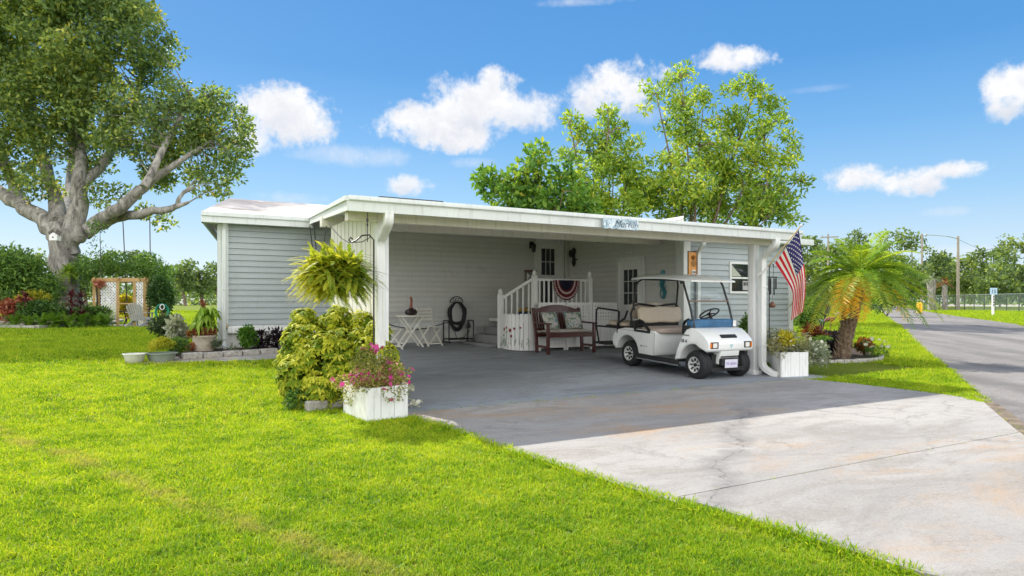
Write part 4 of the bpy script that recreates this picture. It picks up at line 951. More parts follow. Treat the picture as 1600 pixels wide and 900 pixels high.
# wheels
def wheel(x, s, rt=.232, w=.20):
    t = MB(); y = TR*s
    pr = [(.13,-w/2),(.19,-w/2),(.218,-w/2+.02),(rt,-w/2+.05),(rt,-.035),(rt-.008,-.03),(rt-.008,-.024),(rt,-.02),(rt,.02),(rt-.008,.024),(rt-.008,.03),(rt,.035),(rt,w/2-.05),(.218,w/2-.02),(.19,w/2),(.13,w/2)]
    t.lathe((x,y,.232), pr, 36, axis='y', cap=False); wo_ = thing.__class__ and None
    ty = t.build('wheel', M['rubber'], cart, local=True, smooth=True)
    r = MB(); o_ = s*(w/2)
    r.lathe((x,y,.232), [(.132,o_*.98),(.122,o_*.98),(.112,o_*.7),(.06,o_*.55),(.0,o_*.6)], 28, axis='y', cap=False)
    for k in range(8):
        a = 2*math.pi*k/8; c = Vector((x+math.cos(a)*.085, y+o_*.74, .232+math.sin(a)*.085)); r.obox(c, Vector((math.cos(a),0,math.sin(a)))*.022, Vector((-math.sin(a),0,math.cos(a)))*.009, (0,.014,0), mi=1)
    r.build('rim', [rimm, cblk], ty, local=True)
    h = MB(); h.lathe((x,y,.232), [(.03,o_*.6),(.028,o_*.85),(.0,o_*.88)], 12, axis='y', cap=False); h.build('hub_cap', cblk, ty, local=True)
for x in (0, WB):
    for s in (-1,1): wheel(x, s)
ROTS = Matrix(((1,0,0),(0,0,-1),(0,1,0))).to_quaternion()
text('18 4', .085, (X-.20,-.578,.60), ROTS, M['black'], cart, name='number', local=True)
text('Fairwinds', .04, (X-.17,-.572,.70), ROTS, M['black'], cart, name='script_lettering', local=True, shear=.4)
MB().box(.38,.42,-.5735,-.570,.40,.425).box(.43,.56,-.5735,-.570,.41,.418).build('decal', plain('grey_decal', (.12,.13,.12), .5), cart, local=True)

for o in list(cart.children_recursive):
    if o.type != 'MESH' or o.name.split('.')[0] in ('wheel','rim','hub_cap'): continue
    names_z = ('seat','backrest','seat_frame','seat_base','hip_rail','grab_rail')
    for v in o.data.vertices:
        if v.co.x > X: v.co.x = X + (v.co.x - X)*.52
        if o.name.split('.')[0] in ('canopy','front_strut','rear_strut','roof_frame','upper_windscreen','windscreen_hinge'):
            v.co.y *= .88
            if v.co.z > 1.3: v.co.z = 1.3+(v.co.z-1.3)*.78
        if o.name.split('.')[0] in names_z and v.co.z > .6: v.co.z -= .045
# ================================================================ vegetation tools
class LM:
    """leaf mesh built with numpy: many small faces, one float 'tint' per vertex"""
    def __init__(s): s.V = []; s.T = []; s.F3 = []; s.F4 = []; s.n = 0
    def leaves(s, P, A, N, L, Wd, t, fold=0.12, mid=0.45):
        P = np.asarray(P, float); k = len(P)
        if k == 0: return s
        A = np.asarray(A, float); A = A/np.maximum(np.linalg.norm(A, axis=1, keepdims=True), 1e-9)
        S = np.cross(A, N); S = S/np.maximum(np.linalg.norm(S, axis=1, keepdims=True), 1e-9); N2 = np.cross(S, A)
        L = np.broadcast_to(np.asarray(L, float), (k,))[:, None]; Wd = np.broadcast_to(np.asarray(Wd, float), (k,))[:, None]
        v = np.stack([P, P+A*L*mid+S*Wd/2+N2*Wd*fold, P+A*L-N2*L*.08, P+A*L*mid-S*Wd/2+N2*Wd*fold], 1).reshape(-1, 3)
        b = s.n + 4*np.arange(k)
        s.F3.append(np.stack([b, b+1, b+2], 1)); s.F3.append(np.stack([b, b+2, b+3], 1))
        s.V.append(v); s.T.append(np.repeat(np.broadcast_to(np.asarray(t, float), (k,)), 4)); s.n += 4*k; return s
    def strips(s, C, S, Wd, t):
        """C (M,K,3) centre lines, S (M,3) side vectors, Wd (M,K) widths"""
        C = np.asarray(C, float); M_, K_, _ = C.shape; S = np.asarray(S, float); S = S/np.maximum(np.linalg.norm(S, axis=1, keepdims=True), 1e-9)
        off = S[:, None, :]*np.asarray(Wd)[:, :, None]/2
        v = np.stack([C-off, C+off], 2).reshape(-1, 3)
        b = s.n + 2*K_*np.arange(M_)[:, None] + 2*np.arange(K_-1)[None, :]; b = b.reshape(-1)
        s.F4.append(np.stack([b, b+1, b+3, b+2], 1)); s.V.append(v); s.T.append(np.repeat(np.broadcast_to(np.asarray(t, float), (M_,)), 2*K_)); s.n += 2*K_*M_; return s
    def build(s, name, mat, parent=None, local=False):
        V = np.concatenate(s.V); T = np.concatenate(s.T)
        if not local and parent is not None: V = V - np.array(WL.get(parent.name, (0,0,0)))
        F3 = np.concatenate(s.F3) if s.F3 else np.zeros((0,3), int); F4 = np.concatenate(s.F4) if s.F4 else np.zeros((0,4), int)
        me = bpy.data.meshes.new(name); me.vertices.add(len(V)); me.vertices.foreach_set('co', V.astype(np.float32).ravel())
        lv = np.concatenate([F3.ravel(), F4.ravel()]).astype(np.int32); me.loops.add(len(lv)); me.loops.foreach_set('vertex_index', lv)
        nf = len(F3)+len(F4); st = np.concatenate([3*np.arange(len(F3)), 3*len(F3)+4*np.arange(len(F4))]).astype(np.int32)
        me.polygons.add(nf); me.polygons.foreach_set('loop_start', st)
        at = me.attributes.new('tint', 'FLOAT', 'POINT'); at.data.foreach_set('value', np.clip(T, 0, 1).astype(np.float32))
        for m in (mat if isinstance(mat, (list, tuple)) else [mat]): me.materials.append(m)
        me.update(calc_edges=True); me.validate()
        o = bpy.data.objects.new(name, me); COL.objects.link(o)
        if parent is not None: o.parent = parent
        return o
def unit(n): v = rng.normal(size=(n, 3)); return v/np.linalg.norm(v, axis=1, keepdims=True)
def ball(n, lo=0.0): return unit(n)*(lo+(1-lo)*rng.random((n, 1))**(1/3.))
def clump_leaves(lm, c, r, n, L, Wd, t0, tv=.18, up=.5, out=.5, shell=.25):
    """n leaves in an ellipsoid clump; leaves lean outward and up"""
    d = ball(n, shell); r = np.broadcast_to(np.asarray(r, float), (3,)); P = np.array(c)+d*r
    A = d*out+unit(n)*.8+np.array([0, 0, .1]); N = unit(n)*.7+np.array([0, 0, up]); 
    s = 0.7+.6*rng.random(n)
    return lm.leaves(P, A, N, L*s, Wd*s, t0+rng.normal(size=n)*tv)
def tree(name, label, cat, base, Y, circles, leafL, leafW, dens, mats, limbs, group=None, sub=.5, depth=1.0, tint=.5, twig=True, jit=.2, nleaf=None):
    """circles: crown lobes as (px, py, radius px) seen from the lawn, given real size at distance Y; each lobe is a ball of leaf clumps"""
    t = thing(name, label, cat, tuple(base), group=group); lm = LM(); m = Y/F
    tm = MB(); nodes = []
    for pts, rs in limbs:
        P = [D(p[0], p[1], Y+(p[2] if len(p) > 2 else 0)) for p in pts]; Q, R = [], []
        for i in range(len(P)-1):
            k = 4
            for j in range(k): f = j/k; Q.append(P[i].lerp(P[i+1], f)+Vector((random.gauss(0,1),random.gauss(0,1),random.gauss(0,1)))*rs[i]*m*.16*(1 if i or j else 0)); R.append((rs[i]*(1-f)+rs[i+1]*f)*m)
        Q.append(P[-1]); R.append(rs[-1]*m); tm.tube(Q, R, 10, jit=jit); nodes += Q[2:]
    NA = np.array([tuple(q) for q in nodes]) if nodes else None
    for ci, (px, py, r) in enumerate(circles):
        R = r*m; c = np.array(D(px, py, Y+random.uniform(-1, 1)*depth*R*1.3)); k = max(3, int((R/sub)**2*5.0)) if nleaf is None else max(2, int((R/sub)**2*3.2))
        lobe_t = random.gauss(0, .07)
        for j in range(k):
            d = ball(1, .2)[0]; sc = c+d*np.array([R, R*depth, R*.92]); rr = sub*random.uniform(.6, 1.15)
            tt = tint+lobe_t+random.gauss(0, .10)
            n = int(dens*(rr/sub)**2) if nleaf is None else nleaf
            clump_leaves(lm, sc, (rr, rr, rr*.75), n, leafL, leafW, tt)
            if twig and NA is not None and random.random() < .55:
                q = NA[np.argmin(((NA-sc)**2).sum(1)+rng.random(len(NA))*R)]
                if np.linalg.norm(q-sc) < R*1.3+2*sub:
                    mid = (q+sc)/2+np.array([0, 0, .12*np.linalg.norm(q-sc)])
                    tm.tube([q, mid, sc], [.02+.012*np.linalg.norm(q-sc), .018, .008], 5, cap=False)
    tm.build('trunk', mats[0], t, smooth=True); lm.build('crown', mats[1], t)
    return t
def barkmat(name, a, b, sc=4.0):
    m, t, out = material(name); p = t.new('ShaderNodeBsdfPrincipled'); co = t.new('ShaderNodeTexCoord').outputs['Object']
    mp = t.new('ShaderNodeMapping'); mp.inputs['Scale'].default_value = (1,1,.35); t.l.new(co, mp.inputs[0])
    n = t.noise(mp.outputs[0], sc, 8, .7, .6).outputs[0]; t.l.new(t.ramp(n, [(.35,a),(.65,b)]), p.inputs['Base Color']); p.inputs['Roughness'].default_value = .9
    bu = t.new('ShaderNodeBump'); bu.inputs['Strength'].default_value = .8; bu.inputs['Distance'].default_value = .04; t.l.new(n, bu.inputs['Height']); t.l.new(bu.outputs[0], p.inputs['Normal'])
    t.l.new(p.outputs[0], out.inputs[0]); return m
bark = barkmat('grey_bark', (.08,.072,.06), (.40,.375,.335), 4.5); bark2 = barkmat('brown_bark', (.10,.075,.05), (.24,.18,.13), 5)
L_oak = leafmat('ficus_leaf', [(0,(.07,.13,.05)),(.4,(.16,.25,.09)),(.65,(.28,.38,.11)),(.9,(.60,.62,.13)),(1,(.62,.52,.14))], .48, .42, .4)
L_mid = leafmat('pecan_leaf', [(0,(.09,.17,.04)),(.4,(.22,.36,.06)),(.7,(.42,.54,.08)),(1,(.70,.66,.10))], .5, .45)
L_broad = leafmat('broad_leaf', [(0,(.05,.13,.03)),(.5,(.15,.30,.05)),(.85,(.34,.48,.07)),(1,(.65,.48,.06))], .45, .55, .2)
L_far = leafmat('far_leaf', [(0,(.06,.10,.045)),(.5,(.13,.20,.07)),(.8,(.24,.33,.08)),(1,(.36,.42,.09))], .4, .6)
# ---------------- the big spreading tree on the left lawn
BY = 31.0; bb_ = GY(104, BY)
limbs = [([(104,505),(103,470),(100,430),(102,395),(106,360)], [32,24,21,21,20]),
  ([(96,375),(72,345),(30,318,1),(-20,292,2),(-80,262,3),(-130,200,4)], [17,13,11,10,8,4]),
  ([(112,365),(120,315),(122,270),(130,220,1),(142,140,3),(160,50,4),(170,-30,4)], [16,13,10,7,4,3,2]),
  ([(120,370),(150,350),(185,325,-1),(225,292,-1),(285,250,-1),(335,215,0)], [14,11,9.5,7.5,4,1.5]),
  ([(150,352),(190,338),(230,332,-1),(268,326,-1),(295,316,-1)], [8,8,6.5,5,2]),
  ([(276,325,-1),(280,310,-1),(288,298,-1)], [4,3,2]),
  ([(92,350),(85,300,1),(60,220,2),(45,120,3),(30,20,3)], [14,10,8,6,4]),
  ([(120,300),(165,250,1),(205,180,2),(225,110,2),(215,40,2)], [9,7,6,4,3]),
  ([(30,318,1),(0,230,3),(-30,120,4),(-40,20,4)], [9,7,5,3]),
  ([(225,292,-2),(262,215,-1),(290,170,0),(320,150,0)], [6,5,4,2]),
  ([(100,350),(112,290,5),(120,200,7),(110,90,8)], [10,9,7,4])]
circ = [(40,60,80),(125,40,80),(195,55,52),(240,112,36),(60,165,75),(150,160,62),(215,195,58),(285,185,48),(345,195,40),(365,235,26),(300,245,42),
 (245,262,30),(15,245,50),(-40,150,90),(-60,50,90),(100,-50,100),(0,-60,100),(180,-40,50),(335,158,28),(330,285,24),(362,270,18),(190,300,16),(60,290,26),(140,245,34),(150,305,18),
 (215,20,30),(255,75,24),(270,150,30),(345,310,10),(255,345,7),(-90,230,60),(225,330,8),(100,120,50),(90,220,40),(40,-160,110),(130,-150,80),(-60,-150,110),(50,-250,90),(-150,-60,90),(140,130,40),(165,215,30),(310,215,26),(265,225,24),(380,205,14),(240,275,22),(-150,100,100),(20,120,50)]
bigtree = tree('spreading_tree', 'huge old spreading tree with pale forked trunk in the bed at the left', 'tree', bb_, BY, circ, .21, .11, 50, (bark, L_oak), limbs, sub=.46, depth=.85, tint=.52, jit=.07)
# ---------------- trees behind the house
def limbset(root, tips, r0=9, Y=0):
    r0 = r0*.5; L = [([root, ((root[0]*2+tips[0][0])/3, (root[1]*2+tips[0][1])/3)], [r0, r0*.8])]
    for (x, y) in tips: L.append(([root, ((root[0]+x)/2+random.uniform(-6,6), (root[1]*1.1+y*.9)/2, random.uniform(-1,1)), (x, y, random.uniform(-2,2))], [r0*.75, r0*.35, .5]))
    return L
tree('broadleaf_tree', 'low dark broadleaf tree behind the left half of the carport roof', 'tree', GY(850,33), 33.0,
  [(785,296,26),(762,283,14),(832,255,22),(820,285,26),(850,235,10),(850,300,34),(882,322,34),(812,320,30),(905,330,26),(880,270,22)], .34, .18, 48, (bark2, L_broad),
  limbset((862,420), [(770,285),(835,240),(815,300),(880,300),(900,270)], 7), sub=.55, tint=.5)
tree('pecan_tree', 'middle pale green tree with open crown behind the carport roof', 'tree', GY(960,36), 36.0,
  [(885,188,12),(905,205,16),(950,178,15),(962,205,18),(930,225,26),(890,240,18),(960,250,32),(1000,295,32),(925,280,36),(990,228,12),(975,330,34),(930,330,32),(1010,255,10),(900,310,20),(1010,315,24),(985,270,18),(945,260,16)], .30, .105, 40, (bark2, L_mid),
  limbset((955,440), [(890,195),(950,170),(925,240),(985,225),(1000,300),(900,300),(960,260)], 8), sub=.42, tint=.5)
tree('pecan_tree', 'tallest wide airy tree behind the right half of the carport roof', 'tree', GY(1110,35), 35.0,
  [(1020,138,14),(1015,165,10),(1040,128,10),(1062,116,14),(1082,112,10),(1100,150,16),(1060,165,22),(1065,195,28),(1150,140,10),(1165,135,14),(1185,150,16),(1205,168,16),(1215,195,16),(1228,215,10),(1190,190,16),
   (1150,185,20),(1120,205,22),(1085,235,34),(1140,245,34),(1235,232,12),(1222,252,16),(1245,278,10),(1262,284,6),(1190,245,22),(1200,290,30),(1145,300,40),(1075,285,36),(1050,320,36),(1212,330,26),(1100,335,36),(1170,335,34),(1235,345,14),(1240,310,12),(1030,285,22),(1040,245,16),(1180,215,20),(1120,270,26),(1190,320,22)], .30, .105, 38, (bark2, L_mid),
  limbset((1085,440), [(1025,145),(1065,120),(1100,150),(1180,140),(1210,190),(1235,235),(1250,280),(1200,290),(1140,240),(1060,250),(1050,310),(1210,330),(1150,190)], 10), sub=.42, tint=.5)
# ---------------- far trees, one by one
far = [(1262,385,24,120,'small'),(1300,405,22,100,'small'),(1345,385,30,120,'round'),(1390,380,24,115,'pine'),(1425,385,24,120,'pine'),(1362,420,30,90,'round'),(1415,425,28,85,'round'),(1460,420,28,100,'round'),
  (1475,412,22,120,'round'),(1505,425,24,110,'round'),(1530,420,24,125,'round'),(1552,400,26,115,'pine'),(1585,388,26,110,'pine'),(1595,425,34,95,'round'),(1560,435,26,90,'round'),(1645,400,44,110,'round'),(1518,400,7,118,'spindly'),
  (1720,400,60,100,'round')]
def lab_far(i, k, px):
    T = {0:'dull green tree whose top shows beyond the flag',1:'low bushy tree behind the left fronds of the palm',2:'round tree rising behind the top of the palm crown',3:'flat topped pine behind the right side of the palm crown',
     4:'flat topped pine just left of the first utility pole',5:'bush green tree behind the palm trunk beyond the lawn',6:'round tree by the far end of the road',7:'round green tree between the two utility poles',8:'taller dark tree just left of the lamp pole',
     9:'green tree just right of the lamp pole',10:'dark tree beyond the fence behind the sign post',11:'tall pine left of the thin wooden pole',12:'tall dark pine behind the right edge of the fence',13:'low leafy tree beyond the fence at the picture edge',
     14:'low bright tree beyond the fence behind the sign post',15:'large tree beyond the fence outside the right edge',16:'spindly top poking above the trees right of the lamp pole',17:'broad tree far right beyond the fence'}
    return T[i]
for i, (px, py, r, Y, k) in enumerate(far):
    b = GY(px, Y); h = 462-py; cs = []
    if k == 'pine':
        for j in range(7): cs.append((px+random.uniform(-1,1)*r*.9, py-r*.6+random.uniform(0,1)*r*1.0, r*random.uniform(.22,.38)))
        for j in range(5): cs.append((px+random.uniform(-1,1)*r, py+r*.9+random.uniform(0,1)*r, r*.45))
    elif k == 'spindly': cs = [(px,py,3.4),(px-3,py+6,3),(px+3,py+4,3),(px,py+12,2.5)]
    else:
        for j in range(9): cs.append((px+random.uniform(-.8,.8)*r, py+random.uniform(-.6,1.0)*r, r*random.uniform(.35,.55)))
        for j in range(6): cs.append((px+random.uniform(-1,1)*r, (py+466)/2+random.uniform(-.3,.8)*(466-py)*.4, r*.5))
    tree('far_tree', lab_far(i, k, px), 'tree', b, float(Y), cs, .55, .34, 16, (bark2, L_far), [([(px,469),(px,(py+469)/2),(px,py)], [1.6,1.2,.5])], group='trees beyond the road and fence', sub=.85, tint=.5+(.12 if i % 3 == 0 else 0), twig=False)
lf = [(262,442,16,70,'dark leafy tree behind the right end of the pergola hedge'),(285,428,16,64,'round dusky tree over the far lawn left of the house'),(312,425,18,66,'round tree over the far lawn with visible bent trunk'),(338,428,16,75,'pale far tree cut by the corner of the house'),
  (215,412,18,80,'far tree rising behind the middle of the pergola hedge'),(172,405,14,80,'far tree behind the left end of the pergola'),(-10,430,30,60,'dense far tree at the left picture edge behind the bed'),(40,420,25,60,'far tree behind the loose shrub at left'),(130,425,20,70,'far tree glimpsed just right of the big trunk'),(370,430,30,90,'far tree hidden by the left wing of the house')]
for i, (px, py, r, Y, lab) in enumerate(lf[:-1]):
    cs = [(px+random.uniform(-.9,.9)*r, py+random.uniform(-.8,1.6)*r, r*random.uniform(.35,.5)) for j in range(18)]
    tree('far_tree', lab, 'tree', GY(px, Y), float(Y), cs, .34, .2, 20, (bark2, L_far), [([(px+5,478),(px+1,455),(px,py)], [2.6,1.8,.8])], group='trees beyond the left lawn', sub=.55, tint=.45, twig=False)
# a closed band of distant wood along the horizon
lm = LM()
for k in range(900):
    px = random.uniform(-350, 2100); Y = random.uniform(170, 230); h = random.uniform(1.0, 7.0)
    b = GY(px, Y); clump_leaves(lm, (b.x, b.y, h), (3.2,3.2,2.2), 26, 1.3, .8, .42+random.gauss(0,.1))
tag(lm.build('distant_woods', L_far), 'far belt of hazy woodland along the horizon', 'woodland', kind='stuff')
# ================================================================ shrubs and flowers
def lmats(nm, *stops, trans=.42, rough=.5, spec=.3): return leafmat(nm, [(i/(len(stops)-1), c) for i, c in enumerate(stops)], trans, rough, spec)
G_shrub = lmats('shrub_green', (.035,.09,.025),(.12,.23,.05),(.26,.40,.07))
G_fern = lmats('fern_green', (.05,.12,.02),(.14,.28,.03),(.36,.46,.06))
G_red = lmats('croton_red', (.12,.02,.02),(.35,.08,.05),(.55,.28,.18))
G_yel = lmats('croton_yellow', (.10,.16,.02),(.42,.40,.03),(.65,.55,.05))
G_dark = lmats('dark_purple_leaf', (.010,.008,.012),(.03,.02,.03),(.07,.05,.06))
G_lime = lmats('lime_leaf', (.08,.18,.02),(.22,.38,.03),(.40,.50,.08))
G_sch = lmats('variegated_leaf', (.02,.07,.008),(.13,.22,.015),(.50,.52,.035),(.68,.66,.10), trans=.35, rough=.6, spec=.12)
G_rust = lmats('rust_leaf', (.14,.04,.02),(.32,.12,.05),(.50,.25,.14))
G_grey = lmats('silver_leaf', (.10,.14,.09),(.26,.30,.22),(.45,.47,.38))
G_pink = lmats('pink_petal', (.45,.03,.18),(.62,.07,.30),(.75,.25,.45), trans=.3, rough=.6)
G_white = lmats('cream_petal', (.55,.55,.40),(.72,.72,.60),(.80,.80,.75), trans=.25, rough=.6)
stemm = plain('stem_brown', (.09,.065,.04), .8)
def shrub(name, label, cat, c, r, n, L, Wd, mat, tint=.5, clumps=10, stems=5, group=None, shell=.3, up=.5):
    """c = ground point; r = (rx, ry, rz) half sizes"""
    c = Vector(c); t = thing(name, label, cat, tuple(c), group=group); lm = LM()
    for k in range(clumps):
        d = ball(1, .1)[0]; d[2] = abs(d[2]) if random.random() < .6 else d[2]*.8
        cc = np.array([c.x, c.y, c.z+r[2]*1.05])+d*np.array(r)*.62
        clump_leaves(lm, cc, np.array(r)*random.uniform(.32,.5), n//clumps, L, Wd, tint+random.gauss(0,.08), shell=shell, up=up)
    st = MB()
    for k in range(stems):
        a = random.uniform(0, 6.28); st.tube([c, c+Vector((math.cos(a)*r[0]*.25, math.sin(a)*r[1]*.25, r[2]*.8)), c+Vector((math.cos(a)*r[0]*.5, math.sin(a)*r[1]*.5, r[2]*1.5))], [.02,.014,.006], 5)
    if stems: st.build('stems', stemm, t)
    lm.build('foliage', mat, t); return t
def straps(lm, c, n, L, Wd, droop, t0, spread=1.0, K=6, tv=.15, zmin=.15, zmax=1.4):
    """arching strap leaves from a point"""
    c = np.array(c, float); a = rng.random(n)*2*np.pi; el_ = np.clip(rng.random(n)*(zmax-zmin)+zmin, 0, 1.5)
    d = np.stack([np.cos(a)*np.cos(el_)*spread, np.sin(a)*np.cos(el_)*spread, np.sin(el_)], 1)
    LL = L*(.6+.5*rng.random(n)); s = np.linspace(0, 1, K)
    C = c+d[:, None, :]*LL[:, None, None]*s[None, :, None]; C[:, :, 2] -= (droop*LL)[:, None]*(s**2)[None, :]*(.5+np.cos(el_))[:, None]
    wd = Wd*np.sin(np.clip(s, .06, .97)*np.pi)**.6; S = np.cross(d, [0, 0, 1.0])+rng.normal(size=(n,3))*.15
    return lm.strips(C, S, np.broadcast_to(wd, (n, K)), t0+rng.normal(size=n)*tv)
def fronds(lm, c, n, L, leaf, Wd, droop, t0, pairs=14, K=7, zmin=.0, zmax=1.3, az=None, tv=.12, ang=.9, taper=True, dirs=None, LL=None, tints=None):
    """pinnate fronds: arching midribs with leaflet pairs"""
    c = np.array(c, float)
    if dirs is None:
        a = rng.random(n)*2*np.pi if az is None else az; el_ = rng.random(n)*(zmax-zmin)+zmin
        dirs = np.stack([np.cos(a)*np.cos(el_), np.sin(a)*np.cos(el_), np.sin(el_)], 1)
    if LL is None: LL = L*(.75+.35*rng.random(n))
    tt = (t0+rng.normal(size=n)*tv) if tints is None else tints
    s = np.linspace(0, 1, K); hor = np.sqrt(dirs[:,0]**2+dirs[:,1]**2)
    def pt(sv):
        p = c+dirs[:, None, :]*LL[:, None, None]*sv[None, :, None]; p[:, :, 2] -= (droop*LL*(.25+hor))[:, None]*(sv**2)[None, :]; return p
    C = pt(s); S = np.cross(dirs, [0, 0, 1.0])+1e-4; lm.strips(C, S, np.broadcast_to(Wd*1.2*(1.1-s), (n, K)), tt*.8)
    sp = np.linspace(.12, .99, pairs); B = pt(sp); B2 = pt(np.clip(sp+.02, 0, 1.01)); T = B2-B; T /= np.maximum(np.linalg.norm(T, axis=2, keepdims=True), 1e-9)
    Sd = np.cross(T, np.array([0, 0, 1.0])); Sd /= np.maximum(np.linalg.norm(Sd, axis=2, keepdims=True), 1e-9); U = np.cross(Sd, T)
    ln = leaf*(np.sin(np.clip(sp*.93+.05, 0, 1)*np.pi)**.55 if taper else 1+0*sp)
    for sg in (-1, 1):
        A = Sd*sg*ang+T*.55+U*.15+rng.normal(size=B.shape)*.07
        lm.leaves(B.reshape(-1,3), A.reshape(-1,3), U.reshape(-1,3), np.broadcast_to(ln, B.shape[:2]).reshape(-1)*(.85+.3*rng.random(B.shape[0]*B.shape[1])), Wd, np.repeat(tt, len(sp))+rng.normal(size=len(tt)*len(sp))*.05, fold=.2, mid=.35)
    return lm
def flowers(lm, P, r, petals=5, t0=.5, face=None):
    P = np.asarray(P, float); n = len(P); Nn = unit(n)*.6+(np.array([0,0,.6]) if face is None else np.array(face)); Nn /= np.linalg.norm(Nn, axis=1, keepdims=True)
    e1 = np.cross(Nn, unit(n)); e1 /= np.linalg.norm(e1, axis=1, keepdims=True); e2 = np.cross(Nn, e1); t = t0+rng.normal(size=n)*.2; rr = r*(.75+.5*rng.random(n))
    for k in range(petals):
        a = 2*np.pi*k/petals; A = e1*np.cos(a)+e2*np.sin(a)+Nn*.25; lm.leaves(P, A, Nn, rr, rr*.95, t, fold=0.0, mid=.6)
    return lm
# ---------------- variegated schefflera mass left of the carport
def schef(name, label, base, lobes, n, Y0):
    t = thing(name, label, 'shrub', tuple(base)); lm = LM(); wts = np.array([r**2 for (_,_,r,_) in lobes]); wts = wts/wts.sum()
    for (px, py, r, dY), w in zip(lobes, wts):
        Y = Y0+dY; c = np.array(D(px, py, Y)); R = r*Y/F; k = int(n*w); d = ball(k, .55)
        P = c+d*R; ax = d*.8+np.array([0,0,.55])+unit(k)*.25; ax /= np.linalg.norm(ax, axis=1, keepdims=True)
        e1 = np.cross(ax, unit(k)); e1 /= np.linalg.norm(e1, axis=1, keepdims=True); e2 = np.cross(ax, e1)
        tt = .30+.42*rng.random(k)+.10*rng.normal(size=k)+.18*d[:,2]
        for j in range(7):
            a = 2*np.pi*j/7+.2*rng.normal(size=k)[:, None]; A = e1*np.cos(a)+e2*np.sin(a)-ax*.25
            lm.leaves(P, A, ax, .085*(.8+.4*rng.random(k)), .034, tt+.08*rng.normal(size=k), fold=.1, mid=.55)
    st = MB(); b = Vector(base)
    for k in range(14):
        px, py, r, dY = random.choice(lobes); q = D(px, py, Y0+dY); s = b+Vector((random.uniform(-.35,.35), random.uniform(-.2,.2), 0)); st.tube([s, (s+q)/2+Vector((random.uniform(-.1,.1),0,.05)), q], [.018,.013,.006], 5)
    st.build('stems', stemm, t); lm.build('foliage', G_sch, t); return t
schef('variegated_shrub', 'big yellow and green variegated shrub left of the flower box', G(500,636), [(480,535,40,.3),(470,585,38,0),(505,560,45,.1),(540,545,38,.2),(500,612,34,-.2),(455,560,22,.3),(540,595,34,-.1),(475,500,22,.4),(520,505,24,.4),(452,610,14,0),(560,565,28,.2),(480,625,20,-.3),(560,505,24,.5),(530,495,20,.5),(445,565,16,.2)], 2300, 8.9)
schef('variegated_shrub', 'smaller variegated shrub at the foot of the left downspout', G(590,628), [(590,520,22,.5),(600,555,24,.3),(575,545,22,.3),(612,575,16,.2),(560,525,16,.5),(595,590,18,.2)], 420, 8.6)
lm = LM(); b = G(470,640); clump_leaves(lm, (b.x-.05,b.y,b.z+.12), (.16,.14,.12), 260, .06, .03, .3); tg = thing('low_shrub', 'dark green growth under the left edge of the variegated shrub', 'plant', tuple(b)); lm.build('foliage', G_shrub, tg)
# hanging fern with hook
fc = D(523, 428, 8.25)
t = thing('hanging_fern', 'large yellow green fern hanging from an iron hook by the batten screen', 'fern', (fc.x, fc.y, fc.z-.4))
lm = LM(); n = 1150; a = rng.random(n)*2*np.pi; el_ = np.arcsin(np.clip(rng.random(n)*1.75-.8,-1,1)); dirs = np.stack([np.cos(a)*np.cos(el_), np.sin(a)*np.cos(el_)*.8, np.sin(el_)*.75], 1)
lit_side_t = .56-.30*(dirs[:,0]*RGT[0]+dirs[:,1]*RGT[1])  # backlight put into the tint: fronds yellower on the left, darker on the right
off_ = ball(n)*np.array([.34,.3,.22]); off_ = off_*(dirs*off_).sum(1, keepdims=True).clip(0,1)**0
fronds(lm, (np.array([fc.x, fc.y, fc.z+.02])+off_)[:,None,:], n, .37, .036, .012, .26, .5, pairs=22, K=8, dirs=dirs, ang=1.0, tints=np.clip(lit_side_t+rng.normal(size=n)*.14, 0, 1))
lm.build('fronds', lmats('hanging_fern_leaf', (.035,.09,.010),(.17,.27,.025),(.52,.54,.05),(.80,.72,.12), trans=.5), t)
MB().lathe((fc.x,fc.y,fc.z-.16), [(.08,0),(.15,.05),(.17,.16),(.15,.17),(0,.15)], 16).build('basket', stemm, t)
hk = D(561, 384, 8.25); mb = MB()
for dx, dy in ((.13,.0),(-.1,.1),(-.05,-.12)): mb.tube([(fc.x+dx,fc.y+dy,fc.z), (fc.x,fc.y,fc.z+.33)], .003, 4)
mb.build('hanger_wire', M['black'], t)
pole = D(584, 400, 8.2); base = (pole.x, pole.y, 0.0)
crook = [D(584,640,8.2), D(584,520,8.2), D(584,375,8.2), D(577,367,8.2), D(566,368,8.2), D(556,376,8.2), D(549,379,8.2), D(545,375,8.2), D(548,371,8.2), D(551,374,8.2)]
crook[0].z = 0; mb = MB(); mb.tube(crook, .010, 7)
one('shepherd_hook', 'black scrolled iron plant hook holding the fern basket', 'plant hook', mb, M['black'], smooth=True)
mb = MB(); mb.tube([D(511,344,9.6), D(520,358,9.4), D(533,372,9.2), D(545,379,9.0), D(566,378,8.9), D(580,370,8.8)], .006, 5)
one('loose_cable', 'thin cable looping below the left end of the carport roof', 'cable', mb, M['black'])
for i, (xa, xb, yb, lab) in enumerate(((484,489,392,'leftmost of the wires hanging from the carport roof corner'),(491,494,390,'middle wire hanging from the carport roof corner'),(510,505,388,'right slanting wire hanging beside the batten screen'))):
    mb = MB(); A_ = D(xa, 353, 10.4); B_ = D(xb, yb, 10.4); mb.tube([A_, B_], .009, 5); one('hanging_wire', lab, 'wire', mb, M['black'])
mb = MB(); mb.tube([D(574,332,8.3), D(574,378,8.3)], .006, 5); mb.lathe(D(574,344,8.3), [(.0,-.03),(.014,-.02),(.014,.02),(0,.03)], 6); mb.lathe(D(574,351,8.3), [(.0,-.02),(.012,-.01),(.012,.01),(0,.02)], 6)
one('hanging_chain', 'thin beaded chain hanging from the gutter beside the left downspout', 'chain', mb, M['black'])
